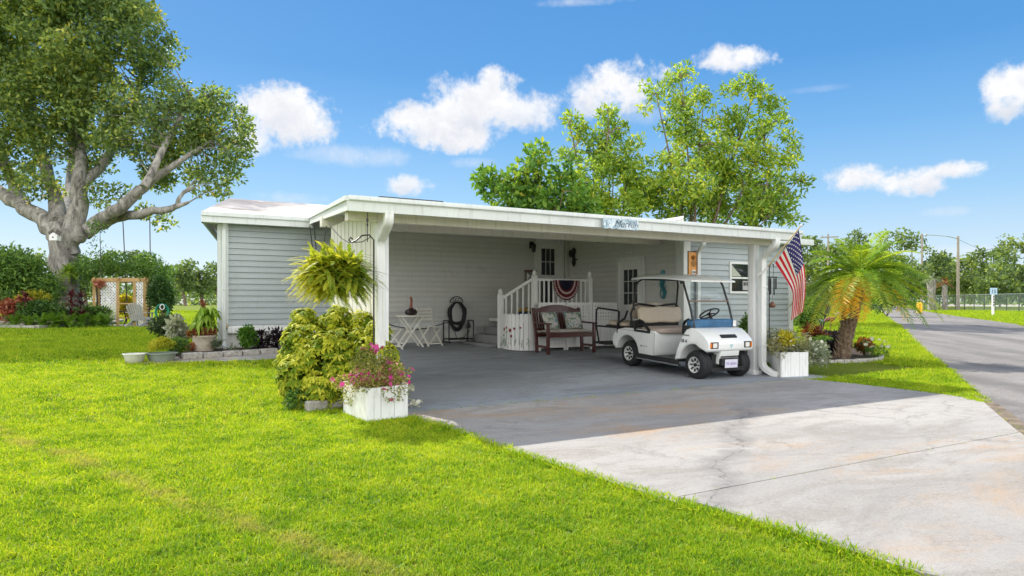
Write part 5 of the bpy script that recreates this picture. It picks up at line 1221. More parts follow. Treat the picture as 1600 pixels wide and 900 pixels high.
# ---------------- white planter boxes
def planter(name, label, A, B, C, h, nb):
    """near corner A, right corner B, left corner C (ground)"""
    A, B, C = Vector(A), Vector(B), Vector(C); z0 = min(A.z, B.z, C.z)
    t = thing(name, label, 'planter', (A.x, A.y, z0)); E = B+C-A
    for (P, Q, k) in ((A, B, nb), (C, A, nb-1), (B, E, nb-1), (E, C, nb)):
        mb = MB(); d = (Q-P); d.z = 0; n = Vector((d.y, -d.x, 0)).normalized(); L = d.length; w = L/k
        for j in range(k):
            c = P+d*((j+.5)/k); hh = h+random.uniform(-.008, .004); mb.obox((c.x, c.y, z0+hh/2), d.normalized()*(w/2-.003), n*.012, (0,0,hh/2))
        mb.build('side_boards', M['white'], t)
    cc = (A+E)/2; mb = MB(); mb.add([(*(cc.xy+(p.xy-cc.xy)*.94), z0+h-.04) for p in (A, B, E, C)], [(0,1,2,3)]); mb.build('soil', M['soil'], t)
    return t, cc, z0+h
A, B, C = G(573,663), G(636,655), G(538,648)
A.z = B.z = C.z = 0
pt, pc, pz = planter('planter_box', 'white board planter box of pink petunias at the carport corner', A, B, C, .40, 3)
pet = thing('petunia_clump', 'pink flowering petunias spilling from the left white planter box', 'flowers', (pc.x, pc.y, pz-.04))
lm = LM(); ux = (B-A).normalized(); uy = (C-A).normalized()
fl = LM()
for k in range(40):
    s, q = random.uniform(-.16,1.16), random.uniform(-.15,1.25); c = A+(B-A)*s+(C-A)*q; hh = pz+random.uniform(-.10,.18)-.12*max(abs(s-.5)-.45,0)*4
    clump_leaves(lm, (c.x,c.y,hh), (.11,.11,.09), 120, .038, .017, .55+random.gauss(0,.1)); 
    if random.random() < .75: m_ = random.randint(4,9); flowers(fl, np.array([c.x,c.y,hh])+ball(m_, .8)*[.13,.13,.09]+[0,-.02,.03], .032)
cT = A+(B-A)*.35+(C-A)*.35
for k in range(9): clump_leaves(lm, (cT.x+random.uniform(-.17,.17),cT.y+random.uniform(-.12,.12),pz+.14+random.uniform(0,.22)), (.12,.12,.10), 200, .035, .013, .35)
flowers(fl, np.array([cT.x,cT.y,pz+.42])+ball(22,.3)*[.15,.1,.05], .03)
lm.build('foliage', lmats('petunia_leaf', (.06,.09,.02),(.20,.24,.05),(.42,.38,.12),(.5,.36,.22)), pet); fl.build('blossoms', G_pink, pet)
sp = thing('white_flowers', 'small white blossoms trailing on the concrete beside the left planter box', 'flowers', tuple(G(645,640))); fl = LM(); q = G(648,640); flowers(fl, np.array([q.x,q.y,.08])+ball(26)*[.10,.12,.06], .028); q2 = G(643,628); flowers(fl, np.array([q2.x,q2.y,.2])+ball(9)*[.04,.04,.05], .04)
fl.build('petals', G_white, sp)
A, B, C = G(1221,592), G(1262,590), G(1196,580); A.z = B.z = C.z = .03
_, qc, qz = planter('planter_box', 'white board planter box of cream flowers beside the right downspout', A, B, C, .43, 3)
wfl = thing('cream_flower_clump', 'cream flowering plants filling the right white planter box', 'flowers', (qc.x, qc.y, qz-.04)); lm = LM(); fl = LM()
for k in range(42):
    s, q = random.uniform(-.25,1.5), random.uniform(-.1,1.3); c = A+(B-A)*s+(C-A)*q; hh = qz+random.uniform(-.06,.30)-.35*max(s-.9,0)
    clump_leaves(lm, (c.x,c.y,hh), (.13,.13,.11), 90, .055, .017, .45+random.gauss(0,.15)); 
    if random.random() < .7: flowers(fl, np.array([c.x,c.y,hh])+ball(random.randint(2,5), .8)*[.14,.14,.11]+[0,-.03,.02], .034)
lm.build('foliage', lmats('greygreen_leaf', (.05,.08,.03),(.18,.21,.08),(.38,.36,.17),(.42,.30,.16)), wfl); fl.build('blossoms', G_white, wfl)
c = D(1228,520,11.9); shrub('yellow_shrub', 'small yellow leaved plant rising behind the cream flowers', 'plant', (c.x, c.y, qz+.05), (.18,.15,.16), 420, .08, .03, G_yel, .6, 5, 0)
tr = thing('trailing_plant', 'pale silvery plant trailing past the right side of the right planter box', 'plant', tuple(G(1272,575))); lm = LM(); lw = LM()
for k in range(20):
    px, py = random.uniform(1252,1288), random.uniform(540,566); c = D(px, py, 12.6+random.uniform(-.3,.4)); clump_leaves(lm, c, (.13,.13,.10), 110, .05, .018, .6)
    flowers(lw, np.array(c)+ball(3,.8)*.13, .03)
lm.build('foliage', G_grey, tr); lw.build('blossoms', G_white, tr)
for (px, py, lab, sc_) in ((1203,584,'low green weeds between the downspout and the right planter box',.16),(1168,560,'tall narrow shrub behind the right front wheel of the cart',.0)):
    c = G(px, py)
    if sc_: shrub('low_plant', lab, 'plant', c, (.16,.12,.10), 300, .06, .025, G_shrub, .6, 5, 0)
c = OV(1166, 560, 10.6); c.z = gz(10.6); shrub('narrow_shrub', 'tall narrow shrub against the wing wall behind the right post', 'shrub', c, (.16,.16,.48), 1300, .08, .035, G_shrub, .45, 12)
# ================================================================ left bed, pergola and lawn things
stone_k = 0
def kerb(name, label, pts, w, h, n=None, parent_cat='kerb'):
    t = thing(name, label, parent_cat, (pts[0].x, pts[0].y, gz(pts[0].y)))
    tot = sum((pts[i+1]-pts[i]).length for i in range(len(pts)-1)); mb = MB(); s = 0; seg = n or max(2, int(tot/.35))
    def along(d):
        for i in range(len(pts)-1):
            L = (pts[i+1]-pts[i]).length
            if d <= L or i == len(pts)-2: return pts[i].lerp(pts[i+1], d/L)
            d -= L
    for k in range(seg):
        a, b = along(tot*k/seg), along(tot*(k+1)/seg); a = Vector((a.x,a.y,gz(a.y)+h/2)); b = Vector((b.x,b.y,gz(b.y)+h/2)); a = a.lerp(b,.02); b2 = a.lerp(b,.97)
        mb.bar(a, b2, w*random.uniform(.85,1.1), h*random.uniform(.85,1.1))
    mb.build('edging_stones', M['kerb'], t, bevel=.02, ang=60); return t
bedL = [G(-60,513), G(0,514), G(60,515), G(110,512), G(150,509), G(178,507), G(190,504)]
kerb('stone_edging', 'low stone edging round the bed of the big tree', bedL, .22, .16)
struct('bed_soil', sheet([p.xy for p in bedL] + [GY(190,44).xy, GY(-60,46).xy], .03), M['soil'])
# shrubs round the big tree
def P2(px, Y): return GY(px, Y)
shrub('loose_shrub', 'tall loose shrub with airy top at the far left edge', 'shrub', P2(20, 28), (1.5,1.2,1.75), 5200, .20, .07, G_shrub, .55, 26)
shrub('loose_shrub', 'airy shrub just left of the big trunk', 'shrub', P2(70, 28.5), (.9,.8,1.15), 2600, .17, .06, G_shrub, .6, 16)
shrub('red_croton', 'pink and red croton in front of the loose shrub', 'shrub', P2(28, 26.8), (.75,.5,.65), 1500, .16, .06, G_red, .65, 10)
shrub('yellow_croton', 'yellow leaved croton behind the red croton', 'shrub', P2(55, 27.4), (.8,.5,.85), 1300, .15, .06, G_yel, .45, 9)
shrub('dark_shrub', 'dark low shrub hugging the big trunk on its left', 'shrub', P2(72, 26.6), (1.0,.6,.55), 2000, .15, .07, G_shrub, .25, 12)
shrub('dark_shrub', 'dark shrub at the foot of the big trunk on its right', 'shrub', P2(140, 28.4), (.8,.5,.5), 1500, .15, .06, G_shrub, .4, 10)
for (px, lab) in ((112,'dark red ti plant in front of the big trunk'),(128,'taller dark red ti plant right of the big trunk'),(40,'dark ti plant between the crotons')):
    c = P2(px, 26.4); t = thing('ti_plant', lab, 'plant', tuple(c), group='dark red ti plants'); lm = LM()
    for h in (.5,.9,1.2): straps(lm, (c.x,c.y,c.z+h), 22, .5, .07, .35, .5)
    lm.build('leaves', lmats('ti_leaf_%d' % px, (.02,.012,.015),(.09,.02,.03),(.22,.05,.06)), t); MB().tube([c,(c.x,c.y,c.z+1.2)], .03, 6).build('stem', stemm, t)
fl_ = [(22,26.2),(45,26.0),(66,25.8),(88,25.9),(108,26.0),(128,26.3),(148,26.8),(165,27.4)]
words_ = ['leftmost','second from the left','third from the left','fourth from the left','fifth from the left','third from the right','second from the right','rightmost']
for (px, Y), w in zip(fl_, words_):
    c = P2(px, Y); t = thing('bed_fern', w+' of the ferns along the stone edging of the tree bed', 'fern', tuple(c), group='ferns along the tree bed edging'); lm = LM()
    fronds(lm, (c.x,c.y,c.z+.1), 46, .85, .10, .03, .5, .5, pairs=13, zmin=.3, zmax=1.25); lm.build('fronds', G_fern, t)
# epiphyte tuft on the trunk, sapling, ferns on limbs
c = D(106, 425, BY-1.2); t = thing('trunk_fern', 'bright green fern growing on the front of the big trunk', 'fern', tuple(c)); lm = LM(); fronds(lm, c, 40, .6, .12, .05, .5, .7, pairs=8, zmin=-.4, zmax=1.2); lm.build('fronds', G_lime, t)
c = P2(156, 29); t = thing('hanging_vine', 'thin hanging vine of small leaves right of the big trunk', 'vine', tuple(c)); lm = LM(); mb = MB(); mb.tube([c, c+Vector((.05,0,2.2)), c+Vector((0,0,4.2))], [.03,.02,.01], 5)
for k in range(16): clump_leaves(lm, (c.x+random.gauss(-.1,.3), c.y+random.gauss(0,.2), c.z+random.uniform(2.2,4.3)), .28, 30, .14, .05, .5)
mb.build('stem', stemm, t); lm.build('foliage', G_shrub, t)
# bird box
c = D(86, 371, BY-1.2); t = thing('bird_box', 'little white bird box fixed to the fork of the big trunk', 'bird box', (c.x, c.y, c.z-.15))
mb = MB(); r = Vector((*RGT,0)); f = Vector((*FWD,0))
mb.prism([(-.17,-.14),(.17,-.14),(.17,.08),(0,.2),(-.17,.08)], -.14, .14); mb.v = [tuple(c+r*x+f*y+Vector((0,0,z))) for x,y,z in mb.v]; mb.build('box', M['white'], t)
mb = MB(); mb.lathe((0,-.145,-.0), [(.0,0),(.035,0),(.035,-.004),(0,-.006)], 10, axis='y'); mb.v = [tuple(c+r*x+f*y+Vector((0,0,z))) for x,y,z in mb.v]; mb.build('entrance_hole', M['black'], t)
mb = MB(); mb.bar((-.2,0,.07),(.005,0,.215),.36,.015,up=(0,1,0)); mb.bar((.2,0,.07),(-.005,0,.215),.36,.015,up=(0,1,0)); mb.v = [tuple(c+r*x+f*y+Vector((0,0,z))) for x,y,z in mb.v]; mb.build('roof', plain('dark_roof', (.08,.07,.06), .7), t)
# swing
t = thing('rope_swing', 'two rope swing hanging from the lower right limb of the big tree', 'swing', tuple(GY(214, BY-1))) 
sz = 1.0
for (px, py, q) in ((192,344,199),(234,338,236)):
    a = D(px, py, BY-1); b = D(q, HY, BY-1); b.z = sz; MB().tube([a, b], .022, 5).build('rope', plain('rope', (.08,.07,.06), .9), t)
a, b = D(199,HY,BY-1), D(236,HY,BY-1); MB().bar((a.x,a.y,sz),(b.x,b.y,sz),.35,.05).build('seat', M['brown'], t)
# pergola
PY = 29.0; t = thing('pergola', 'yellow timber arbour with white lattice sides under a vine', 'pergola', tuple(GY(188, PY)))
def pp_(px, dz, dY=0): p = D(px, HY, PY+dY); return Vector((p.x, p.y, gz(p.y)+dz))
for (px, dY) in ((147,0),(154,1.6),(184,0),(210,0),(226,0),(231,1.6)): MB().bar(pp_(px,0,dY), pp_(px,1.95,dY), .11, .11).build('post', M['wood'], t)
MB().bar(pp_(144,1.95), pp_(232,1.95), .06, .16).build('top_beam', M['wood'], t); MB().bar(pp_(150,1.95,1.6), pp_(236,1.95,1.6), .06, .16).build('top_beam', M['wood'], t)
for px in (147,184,226): MB().bar(pp_(px,2.0,-.2), pp_(px+6,2.0,1.8), .05, .10).build('rafter', M['wood'], t)
def lat(pa, pb, z0, z1, nm):
    mb = MB(); a, b = pp_(pa,0), pp_(pb,0); w = (b-a).length; d = (b-a).normalized(); s = .13; H_ = z1-z0; k = -H_
    while k < w:
        for sg in (0, 1):
            x0, x1 = max(k,0), min(k+H_, w)
            if x1 > x0:
                za, zb = z0+(x0-k), z0+(x1-k)
                if sg: xa, xb = w-x0, w-x1
                else: xa, xb = x0, x1
                mb.bar(a+d*xa+Vector((0,0,za)), a+d*xb+Vector((0,0,zb)), .008, .042, up=(0,0,1))
        k += s
    mb.build(nm, M['white'], t)
lat(157, 183, .25, 1.85, 'lattice'); lat(213, 224, .05, 1.85, 'lattice')
MB().bar(pp_(186,.35),pp_(208,.35),.04,.06).bar(pp_(186,.95),pp_(208,.95),.04,.06).build('low_rail', M['wood'], t)
v = thing('climbing_vine', 'dense green vine heaped over the top of the pergola', 'vine', tuple(GY(195, PY+1))); lm = LM()
for k in range(70):
    px = random.uniform(118,262); c = D(px, 424+random.gauss(0,7)+(4 if px > 235 else 0)-(6 if 150 < px < 250 else 0), PY+random.uniform(.2,2.0)); clump_leaves(lm, c, (.42,.42,.26), 70, .15, .075, .5+random.gauss(0,.1))
for k in range(5): q = pp_(230+random.uniform(-3,6), 0, random.uniform(.2,1.6)); lm2 = None
lm.build('foliage', G_shrub, v); mb = MB()
for px in (150,232): mb.tube([pp_(px,0,.8), pp_(px+2,1.0,.9), pp_(px,2.1,.8)], [.05,.04,.03], 6)
mb.build('stems', stemm, v)
shrub('dark_hedge', 'tall very dark bush at the right end of the pergola', 'shrub', GY(252, PY-.2), (.62,.6,1.1), 4200, .13, .07, G_shrub, .15, 24)
shrub('yellow_bush', 'bright yellow bush seen through the pergola opening', 'shrub', GY(197, PY+3), (.55,.4,.75), 1600, .14, .07, G_yel, .8, 10)
shrub('pink_climber', 'small pink flowering climber on the left post of the pergola', 'climber', GY(153, PY-.2)+Vector((0,0,1.55)), (.28,.2,.2), 300, .1, .07, G_red, .95, 5, 0)
# adirondack chair (local, facing -y)
gw = plain('grey_weathered_wood', (.42,.41,.39), .8, var=.15, scale=10)
c = GY(219, 27.5); t = thing('garden_chair', 'grey slatted garden armchair facing away beside the pergola', 'chair', tuple(c), rad(150))
mb = MB()
for k in range(7): x = -.24+.08*k; mb.bar((x,.18,.28),(x*1.15,.48,.98-.012*(k-3)**2),.07,.02,up=(0,1,0))
mb.build('backrest', gw, t, local=True); mb = MB()
for k in range(6): mb.bar((-.26,-.32+.09*k,.40-.02*k),(.26,-.32+.09*k,.40-.02*k),.08,.02)
mb.build('seat', gw, t, local=True)
for s in (-1,1):
    MB().bar((.30*s,-.34,0),(.30*s,-.34,.58),.09,.03).build('leg', gw, t, local=True); MB().bar((.27*s,-.38,.38),(.27*s,.6,.02),.03,.11).build('leg', gw, t, local=True); MB().bar((.34*s,-.42,.59),(.34*s,.34,.61),.13,.025).build('armrest', gw, t, local=True)
c = GY(198, 28.2); t = thing('patio_table', 'small black wire table beside the grey garden chair', 'table', tuple(c)); MB().lathe((0,0,.62),[(0,0),(.28,0),(.28,.03),(0,.03)],18).build('tabletop', M['black'], t, local=True)
for k in range(3): a = 2.1*k; MB().tube([(.24*math.cos(a),.24*math.sin(a),0),(.06*math.cos(a),.06*math.sin(a),.35),(.2*math.cos(a),.2*math.sin(a),.62)], .014, 6).build('leg', M['black'], t, local=True)
struct('pergola_pad', sheet([GY(172,27.4).xy, GY(236,27.2).xy, GY(240,30.5).xy, GY(160,30.5).xy], .03, .08), M['conc'])
c = GY(253, 27.0); t = thing('garden_hose', 'green garden hose coiled on a stand in front of the dark bush', 'hose', tuple(c)); mb = MB(); q = []
for k in range(7):
    for j in range(12): a = 2*math.pi*j/12; q.append((c.x+(.19+.01*k)*math.cos(a), c.y-.02*k, c.z+.62+(.27+.01*k)*math.sin(a)))
mb.tube(q, .02, 6); mb.build('hose_coil', plain('green_hose', (.01,.22,.13), .5), t); MB().tube([(c.x,c.y+.03,c.z),(c.x,c.y+.03,c.z+.95)], .025, 6).build('stand', M['brown'], t)
MB().tube([(c.x+.08*math.cos(k), c.y-.16, c.z+.82+.1*math.sin(k)) for k in np.linspace(0,6.2,12)], .018, 6).build('white_loop', M['white'], t)
# white far building seen between the trees
a, b = GY(283, 240), GY(345, 240); t = thing('far_house', 'low pale building beyond the far lawn left of the house', 'house', (a.x, a.y, .31)); mb = MB(); mb.obox(((a.x+b.x)/2,(a.y+b.y)/2,.31+1.9), (b-a)/2, Vector((*FWD,0))*3, (0,0,1.9)); mb.build('wall', M['white'], t)
mb = MB(); mb.obox(((a.x+b.x)/2,(a.y+b.y)/2,4.3), (b-a)*.52, Vector((*FWD,0))*3.4, (0,0,.08)); mb.build('roof', plain('grey_roof', (.25,.25,.26), .8), t)
# ---------------- pots and bed at the left wing
def pot(name, label, c, r0, r1, h, mat, seg=20, sq=False):
    t = thing(name, label, 'pot', tuple(c)); mb = MB()
    mb.lathe((0,0,0), [(r0*.9,0),(r0,.01),(r1*.97,h*.9),(r1*1.06,h*.9),(r1*1.06,h),(r1*.92,h),(r1*.9,h*.85),(0,h*.85)], seg); mb.build('pot_body', mat, t, local=True, smooth=True); return t
wp2 = plain('offwhite_plastic', (.60,.60,.54), .5, var=.06, dirt=((.3,.3,.22), 7, .55, .6)); gp = plain('grey_green_pot', (.25,.29,.25), .6, var=.1); tp = plain('stone_pot', (.42,.37,.29), .7, var=.2, scale=8, dirt=((.2,.14,.08), 6, .5, .7))
c = G(210, 568); pot('garden_pot', 'empty off white pot on the lawn edge, leftmost of the pots', c, .135, .185, .18, wp2)
c = G(253, 566); c = c+Vector((.0,.1,0)); pot('trough_pot', 'grey green trough of yellow foliage next to the empty pot', c, .20, .26, .17, gp)
shrub('yellow_foliage', 'yellow green bushy plant in the grey trough', 'plant', c+Vector((0,0,.15)), (.28,.22,.15), 2600, .045, .014, lmats('joseph_coat', (.14,.20,.02),(.40,.42,.03),(.62,.55,.05)), .6, 12, 0)
c = G(319, 551); pot('stone_pot', 'large stone coloured pot at the corner of the grey wing', c, .19, .24, .36, tp)
t = thing('leafy_pot_plant', 'lime green broad leaved plant in the large stone pot', 'plant', (c.x,c.y,c.z+.3)); lm = LM(); mb = MB()
for k in range(26):
    a = random.uniform(0,6.28); rr = random.uniform(0,.25); tip = Vector((c.x+rr*math.cos(a), c.y+rr*.8*math.sin(a), c.z+random.uniform(.55,.92))); mb.tube([(c.x+rr*.2*math.cos(a),c.y,c.z+.32), tip], [.008,.004], 4); straps(lm, tip, 11, .20, .055, .9, .55, zmin=-.3, zmax=1.0)
mb.build('stems', stemm, t); lm.build('foliage', G_lime, t)
shrub('rust_coleus', 'rust orange foliage spilling over the front of the stone pot', 'plant', c+Vector((-.05,-.12,.30)), (.30,.16,.10), 900, .07, .05, G_rust, .5, 8, 0)
shrub('rust_groundcover', 'brown pink tuft at the left foot of the stone pot', 'plant', G(298,552), (.14,.12,.11), 520, .05, .035, G_rust, .8, 6, 0)
shrub('orange_bloom', 'single orange red flower head above the lime plant', 'flower', c+Vector((-.02,0,.90)), (.05,.05,.08), 90, .07, .02, G_rust, .3, 3, 0)
c = G(262, 548); c = GY(264, 15.0)
shrub('flowering_bush', 'dusky green bush with pinkish cream heads behind the pots', 'shrub', c, (.42,.35,.42), 3000, .07, .04, lmats('dusky_leaf', (.02,.05,.02),(.06,.11,.04),(.30,.24,.16)), .45, 16)
shrub('white_leaf_plant', 'plant with large silvery white leaves between the pots', 'plant', GY(278, 14.2), (.25,.2,.38), 420, .14, .08, G_grey, .95, 8, 2)
shrub('green_bush', 'dark glossy green bush behind the yellow trough plant', 'shrub', GY(275, 13.4), (.26,.2,.20), 1200, .06, .04, G_shrub, .55, 8)
shrub('small_bush', 'grey green tuft beside the right of the stone pot', 'plant', OV(341,548,15.2), (.12,.12,.12), 300, .06, .03, G_grey, .3, 4, 0)
bk = [G(284,563), G(330,560), G(380,557), G(432,553)]
for p in bk: pass
kerb('stone_edging', 'rough stone edging of the narrow bed along the left wing', bk, .14, .13)
struct('bed_soil', sheet([bk[0].xy, bk[1].xy, bk[2].xy, bk[3].xy, (2.95,13.6), (2.95,15.75), (1.6,15.75), (1.0,15.2)], .05), M['soil'])
shrub('round_bush', 'small bright green round bush against the left wing skirting', 'shrub', OV(388,549,15.0)*1.0, (.27,.24,.25), 2600, .06, .028, lmats('bright_bush', (.03,.09,.015),(.08,.20,.02),(.18,.34,.03)), .5, 12)
for (px, lab) in ((407,'left of the two dark purple spiky plants by the left wing'),(432,'right of the two dark purple spiky plants by the left wing')):
    c = OV(px, 547, 15.0); c.z = gz(15.0); t = thing('purple_plant', lab, 'plant', tuple(c), group='dark purple spiky plants'); lm = LM()
    for h in (.08,.22,.36): straps(lm, (c.x,c.y,c.z+h), 30, .26, .045, .3, .5)
    for k in range(6): clump_leaves(lm, (c.x+random.uniform(-.15,.15),c.y+random.uniform(-.1,.1),c.z+random.uniform(.1,.4)), .14, 60, .09, .035, .5)
    lm.build('leaves', G_dark, t)
c = OV(362,548,15.0); c.z = gz(15); t = thing('spiky_plant', 'grey green spiky plant near the wing corner', 'plant', tuple(c)); lm = LM(); straps(lm, (c.x,c.y,c.z+.03), 36, .34, .025, .4, .3); lm.build('leaves', G_grey, t)
p = OV(353,509,15.74); t = thing('outlet_cover', 'round beige outlet cover on the wall near the wing corner', 'outlet', tuple(p)); MB().lathe(p, [(.0,-.04),(.05,-.03),(.06,0)], 14, axis='y').build('cover', plain('beige_cover', (.45,.38,.26), .6), t)
a, b = OV(356,515,15.7), OV(383,515,15.7); t = thing('vent_cover', 'white rectangular vent cover low on the left wing', 'vent', (a.x,15.7,.67)); MB().box(a.x,b.x,15.68,15.76,.67,.80).build('cover', M['white'], t, bevel=.006)
# edging block beside the flower box
t = kerb('stone_edging', 'short concrete edging block left of the front planter box', [G(478,644), G(541,636)], .12, .13, 2)
# ================================================================ right hand garden
ring = [G(1262,567), G(1300,569), G(1345,567), G(1376,564), G(1378,560), G(1366,556), G(1372,552)]
kerb('concrete_kerb', 'curved pale concrete kerb round the palm bed', ring[:5], .10, .09, 14)
struct('bed_soil', sheet([G(1255,567).xy, G(1300,569).xy, G(1345,567).xy, G(1376,564).xy, G(1378,560).xy, G(1350,548).xy, G(1310,536).xy, (13.9,10.4), (11.5,10.4)], .02), M['soil'])
# palm
pb = G(1315, 561); pY = (pb.xy.dot(Vector(FWD)))
palm = thing('date_palm', 'small feathery palm with orange lower fronds beside the road', 'palm', tuple(pb))
tm = MB(); cps = [pb, D(1322,525,pY), D(1328,495,pY), D(1332,465,pY), D(1341,430,pY)]; m = pY/F
tm.tube(cps, [12*m,10*m,11.5*m,15*m,12*m], 16, jit=.1); tk = tm.build('trunk', barkmat('palm_bark', (.07,.045,.03), (.26,.19,.13), 9), palm, smooth=True)
mb = MB()
for k in range(190):       # old leaf bases, spiralling
    f = k/190; i = min(int(f*4), 3); c = cps[i].lerp(cps[i+1], f*4-i); r = [12,10,11.5,15,12][i]*(1-(f*4-i))+[12,10,11.5,15,12][i+1]*(f*4-i); a = k*2.4; d = Vector((math.cos(a), math.sin(a), 0)); q = c+d*r*m*.95
    mb.bar(q, q+d*.045+Vector((0,0,.08)), .04, .015, up=tuple(d))
mb.build('leaf_bases', barkmat('boot', (.12,.08,.05), (.36,.26,.17), 12), palm)
cc = np.array(D(1343,430,pY)); n = 54; lm = LM(); a = rng.random(n)*2*np.pi; el_ = rng.random(n)*1.2-.1
dirs = np.stack([np.cos(a)*np.cos(el_), np.sin(a)*np.cos(el_), np.sin(el_)], 1)
fronds(lm, cc, n, 1.62, .30, .019, .50, .45, pairs=40, K=10, dirs=dirs, tints=np.clip(.48+rng.normal(size=n)*.10, 0, .68), ang=.75)
L_palm = leafmat('palm_leaf', [(0,(.05,.12,.03)),(.35,(.16,.30,.04)),(.6,(.38,.50,.05)),(.78,(.60,.58,.08)),(.9,(.85,.46,.02)),(1,(.85,.38,.02))], .5, .4, .4)
# lower hanging fronds, two of them orange
r3, f3 = np.array([*RGT,0]), np.array([*FWD,0])
low = [(-.55,-.5,.15,.88),(.05,-1.0,.25,.62),(-.85,-.3,.05,.75),(.75,-.5,.10,.35),(1.0,.1,.25,.40),(.95,-.3,.35,.5),(-1.0,.1,.2,.55),(.5,-.8,.0,.3),(.85,.4,.3,.85),(-.75,-1,.1,.84),(-.85,-.8,.0,.88),(-1.0,-.75,.15,.74),(-.45,-1.0,-.15,.92)]
dl = np.array([r3*x+f3*y+np.array([0,0,z]) for x,y,z,_ in low]); dl /= np.linalg.norm(dl, axis=1, keepdims=True)
fronds(lm, cc-np.array([0,0,.05]), len(low), 1.6, .33, .024, .75, .5, pairs=44, K=10, dirs=dl, LL=np.array([1.4,1.15,1.4,1.35,1.65,1.75,1.4,1.2,1.7,1.05,1.0,1.05,.9]), tints=np.array([l[3] for l in low]), ang=.8)
lm.build('fronds', L_palm, palm)
# small plants in the bed
shrub('orange_croton', 'orange and green croton right behind the palm trunk', 'plant', G(1350,556), (.28,.22,.22), 900, .10, .04, lmats('croton_mix', (.03,.08,.02),(.10,.12,.03),(.45,.12,.03),(.5,.2,.06)), .5, 8)
shrub('dark_groundcover', 'dark leafy ground plant left of the palm trunk', 'plant', G(1300,556), (.35,.3,.18), 1100, .09, .045, G_dark, .7, 9, 0)
shrub('dark_groundcover', 'dark purple ground plants behind the palm bed kerb', 'plant', G(1295,538), (.6,.5,.2), 1400, .09, .045, G_dark, .6, 12, 0)
shrub('green_groundcover', 'low green plants between the planter box and the palm', 'plant', G(1286,548), (.35,.3,.2), 900, .08, .04, G_shrub, .6, 8, 0)
shrub('bromeliad', 'rusty red bromeliad behind the right planter box', 'plant', G(1272,545)+Vector((0,0,.1)), (.25,.25,.22), 380, .22, .05, G_rust, .2, 6, 0)
t = thing('white_flowers', 'wispy white flowering plant at the right end of the palm bed', 'flowers', tuple(G(1370,560))); c = G(1370,560); lm = LM(); fl = LM()
clump_leaves(lm, (c.x,c.y,c.z+.15), (.25,.2,.14), 260, .07, .02, .5); flowers(fl, np.array([c.x,c.y,c.z+.32])+ball(16)*[.3,.3,.16], .05, 6); 
for k in range(12): straps(lm, (c.x+random.uniform(-.2,.2),c.y+random.uniform(-.2,.2),c.z), 3, .4, .012, .1, .5, zmin=1.1, zmax=1.5)
lm.build('foliage', G_shrub, t); fl.build('blossoms', G_white, t)
shrub('far_garden_shrub', 'green shrub beyond the right end of the house', 'shrub', GY(1262,22), (.8,.6,.65), 2200, .12, .06, G_shrub, .6, 14)
shrub('far_garden_shrub', 'grey leaved shrub behind the palm crown on the left', 'shrub', GY(1285,24), (.7,.6,.95), 2200, .12, .05, G_grey, .25, 14)
shrub('far_garden_shrub', 'dark shrub under the palm crown at the far lawn edge', 'shrub', GY(1385,45), (2.4,1.5,1.1), 2600, .2, .1, G_shrub, .45, 18)
# statues: wading birds
def heron(label, c, mat, h, rz_, nm='bird_statue'):
    t = thing(nm, label, 'statue', tuple(c), rz_, group='garden bird statues')
    MB().tube([(-.30*h,0,.50*h),(-.2*h,0,.56*h),(0,0,.60*h),(.14*h,0,.62*h),(.22*h,0,.68*h)], [.01*h,.07*h,.10*h,.07*h,.035*h], 10).build('body', mat, t, local=True, smooth=True)
    MB().tube([(.20*h,0,.66*h),(.27*h,0,.78*h),(.20*h,0,.90*h),(.24*h,0,.99*h),(.30*h,0,.985*h),(.46*h,0,.95*h)], [.035*h,.022*h,.02*h,.028*h,.022*h,.003*h], 8).build('neck_and_head', mat, t, local=True, smooth=True)
    for s in (-1,1): MB().tube([(.02*h,.03*s*h,.55*h),(-.02*h,.03*s*h,.28*h),(.01*h,.03*s*h,.0),(.07*h,.03*s*h,.0)], .009*h, 6).build('leg', mat, t, local=True)
bm1 = plain('bluegrey_metal', (.30,.34,.36), .5, var=.2); bm2 = plain('verdigris_metal', (.14,.22,.20), .5, var=.3); bm3 = plain('rust_metal', (.16,.05,.03), .6, var=.3)
heron('pale grey metal wading bird statue nearest the flag', GY(1266,23.5), bm1, .78, rad(100)); heron('green metal wading bird statue left of the rust red one', GY(1281,23.0), bm2, .74, rad(160)); heron('rust red metal bird statue with beak pointing at the palm', GY(1298,23.0), bm3, .85, rad(-20))
# flag on the right downspout
fp = thing('house_flag', 'american flag on a tilted pole at the right end of the carport', 'flag', tuple(D(1193,425,12.1)))
a_, b_ = D(1192,426,12.15), D(1252,352,11.6)
MB().tube([a_, b_], [.012,.012], 8).build('flag_pole', plain('tan_pole', (.50,.38,.20), .4), fp, smooth=True); MB().lathe(b_, [(0,-.03),(.02,-.02),(.025,0),(.0,.03)], 8).build('finial', plain('silver', (.5,.5,.5), .3), fp)
MB().tube([a_+Vector((-.03,.1,-.05)), a_, a_.lerp(b_,.12)], .02, 8).build('flag_bracket', M['white'], fp)
def bez(P, t):
    P = [np.array(p, float) for p in P]
    while len(P) > 1: P = [P[i]*(1-t)+P[i+1]*t for i in range(len(P)-1)]
    return P[0]
def catm(P, t):
    n = len(P)-1; i = min(int(t*n), n-1); f = t*n-i; p0, p1, p2, p3 = P[max(i-1,0)], P[i], P[i+1], P[min(i+2,n)]
    p0, p1, p2, p3 = map(lambda q: np.array(q, float), (p0,p1,p2,p3)); return .5*((2*p1)+(-p0+p2)*f+(2*p0-5*p1+4*p2-p3)*f*f+(-p0+3*p1-3*p2+p3)*f**3)
LB = [(1211,411),(1228,437),(1238,456),(1238,478),(1236,501)]; RB = [(1248,359),(1253,392),(1258,428),(1258,462),(1254,487)]
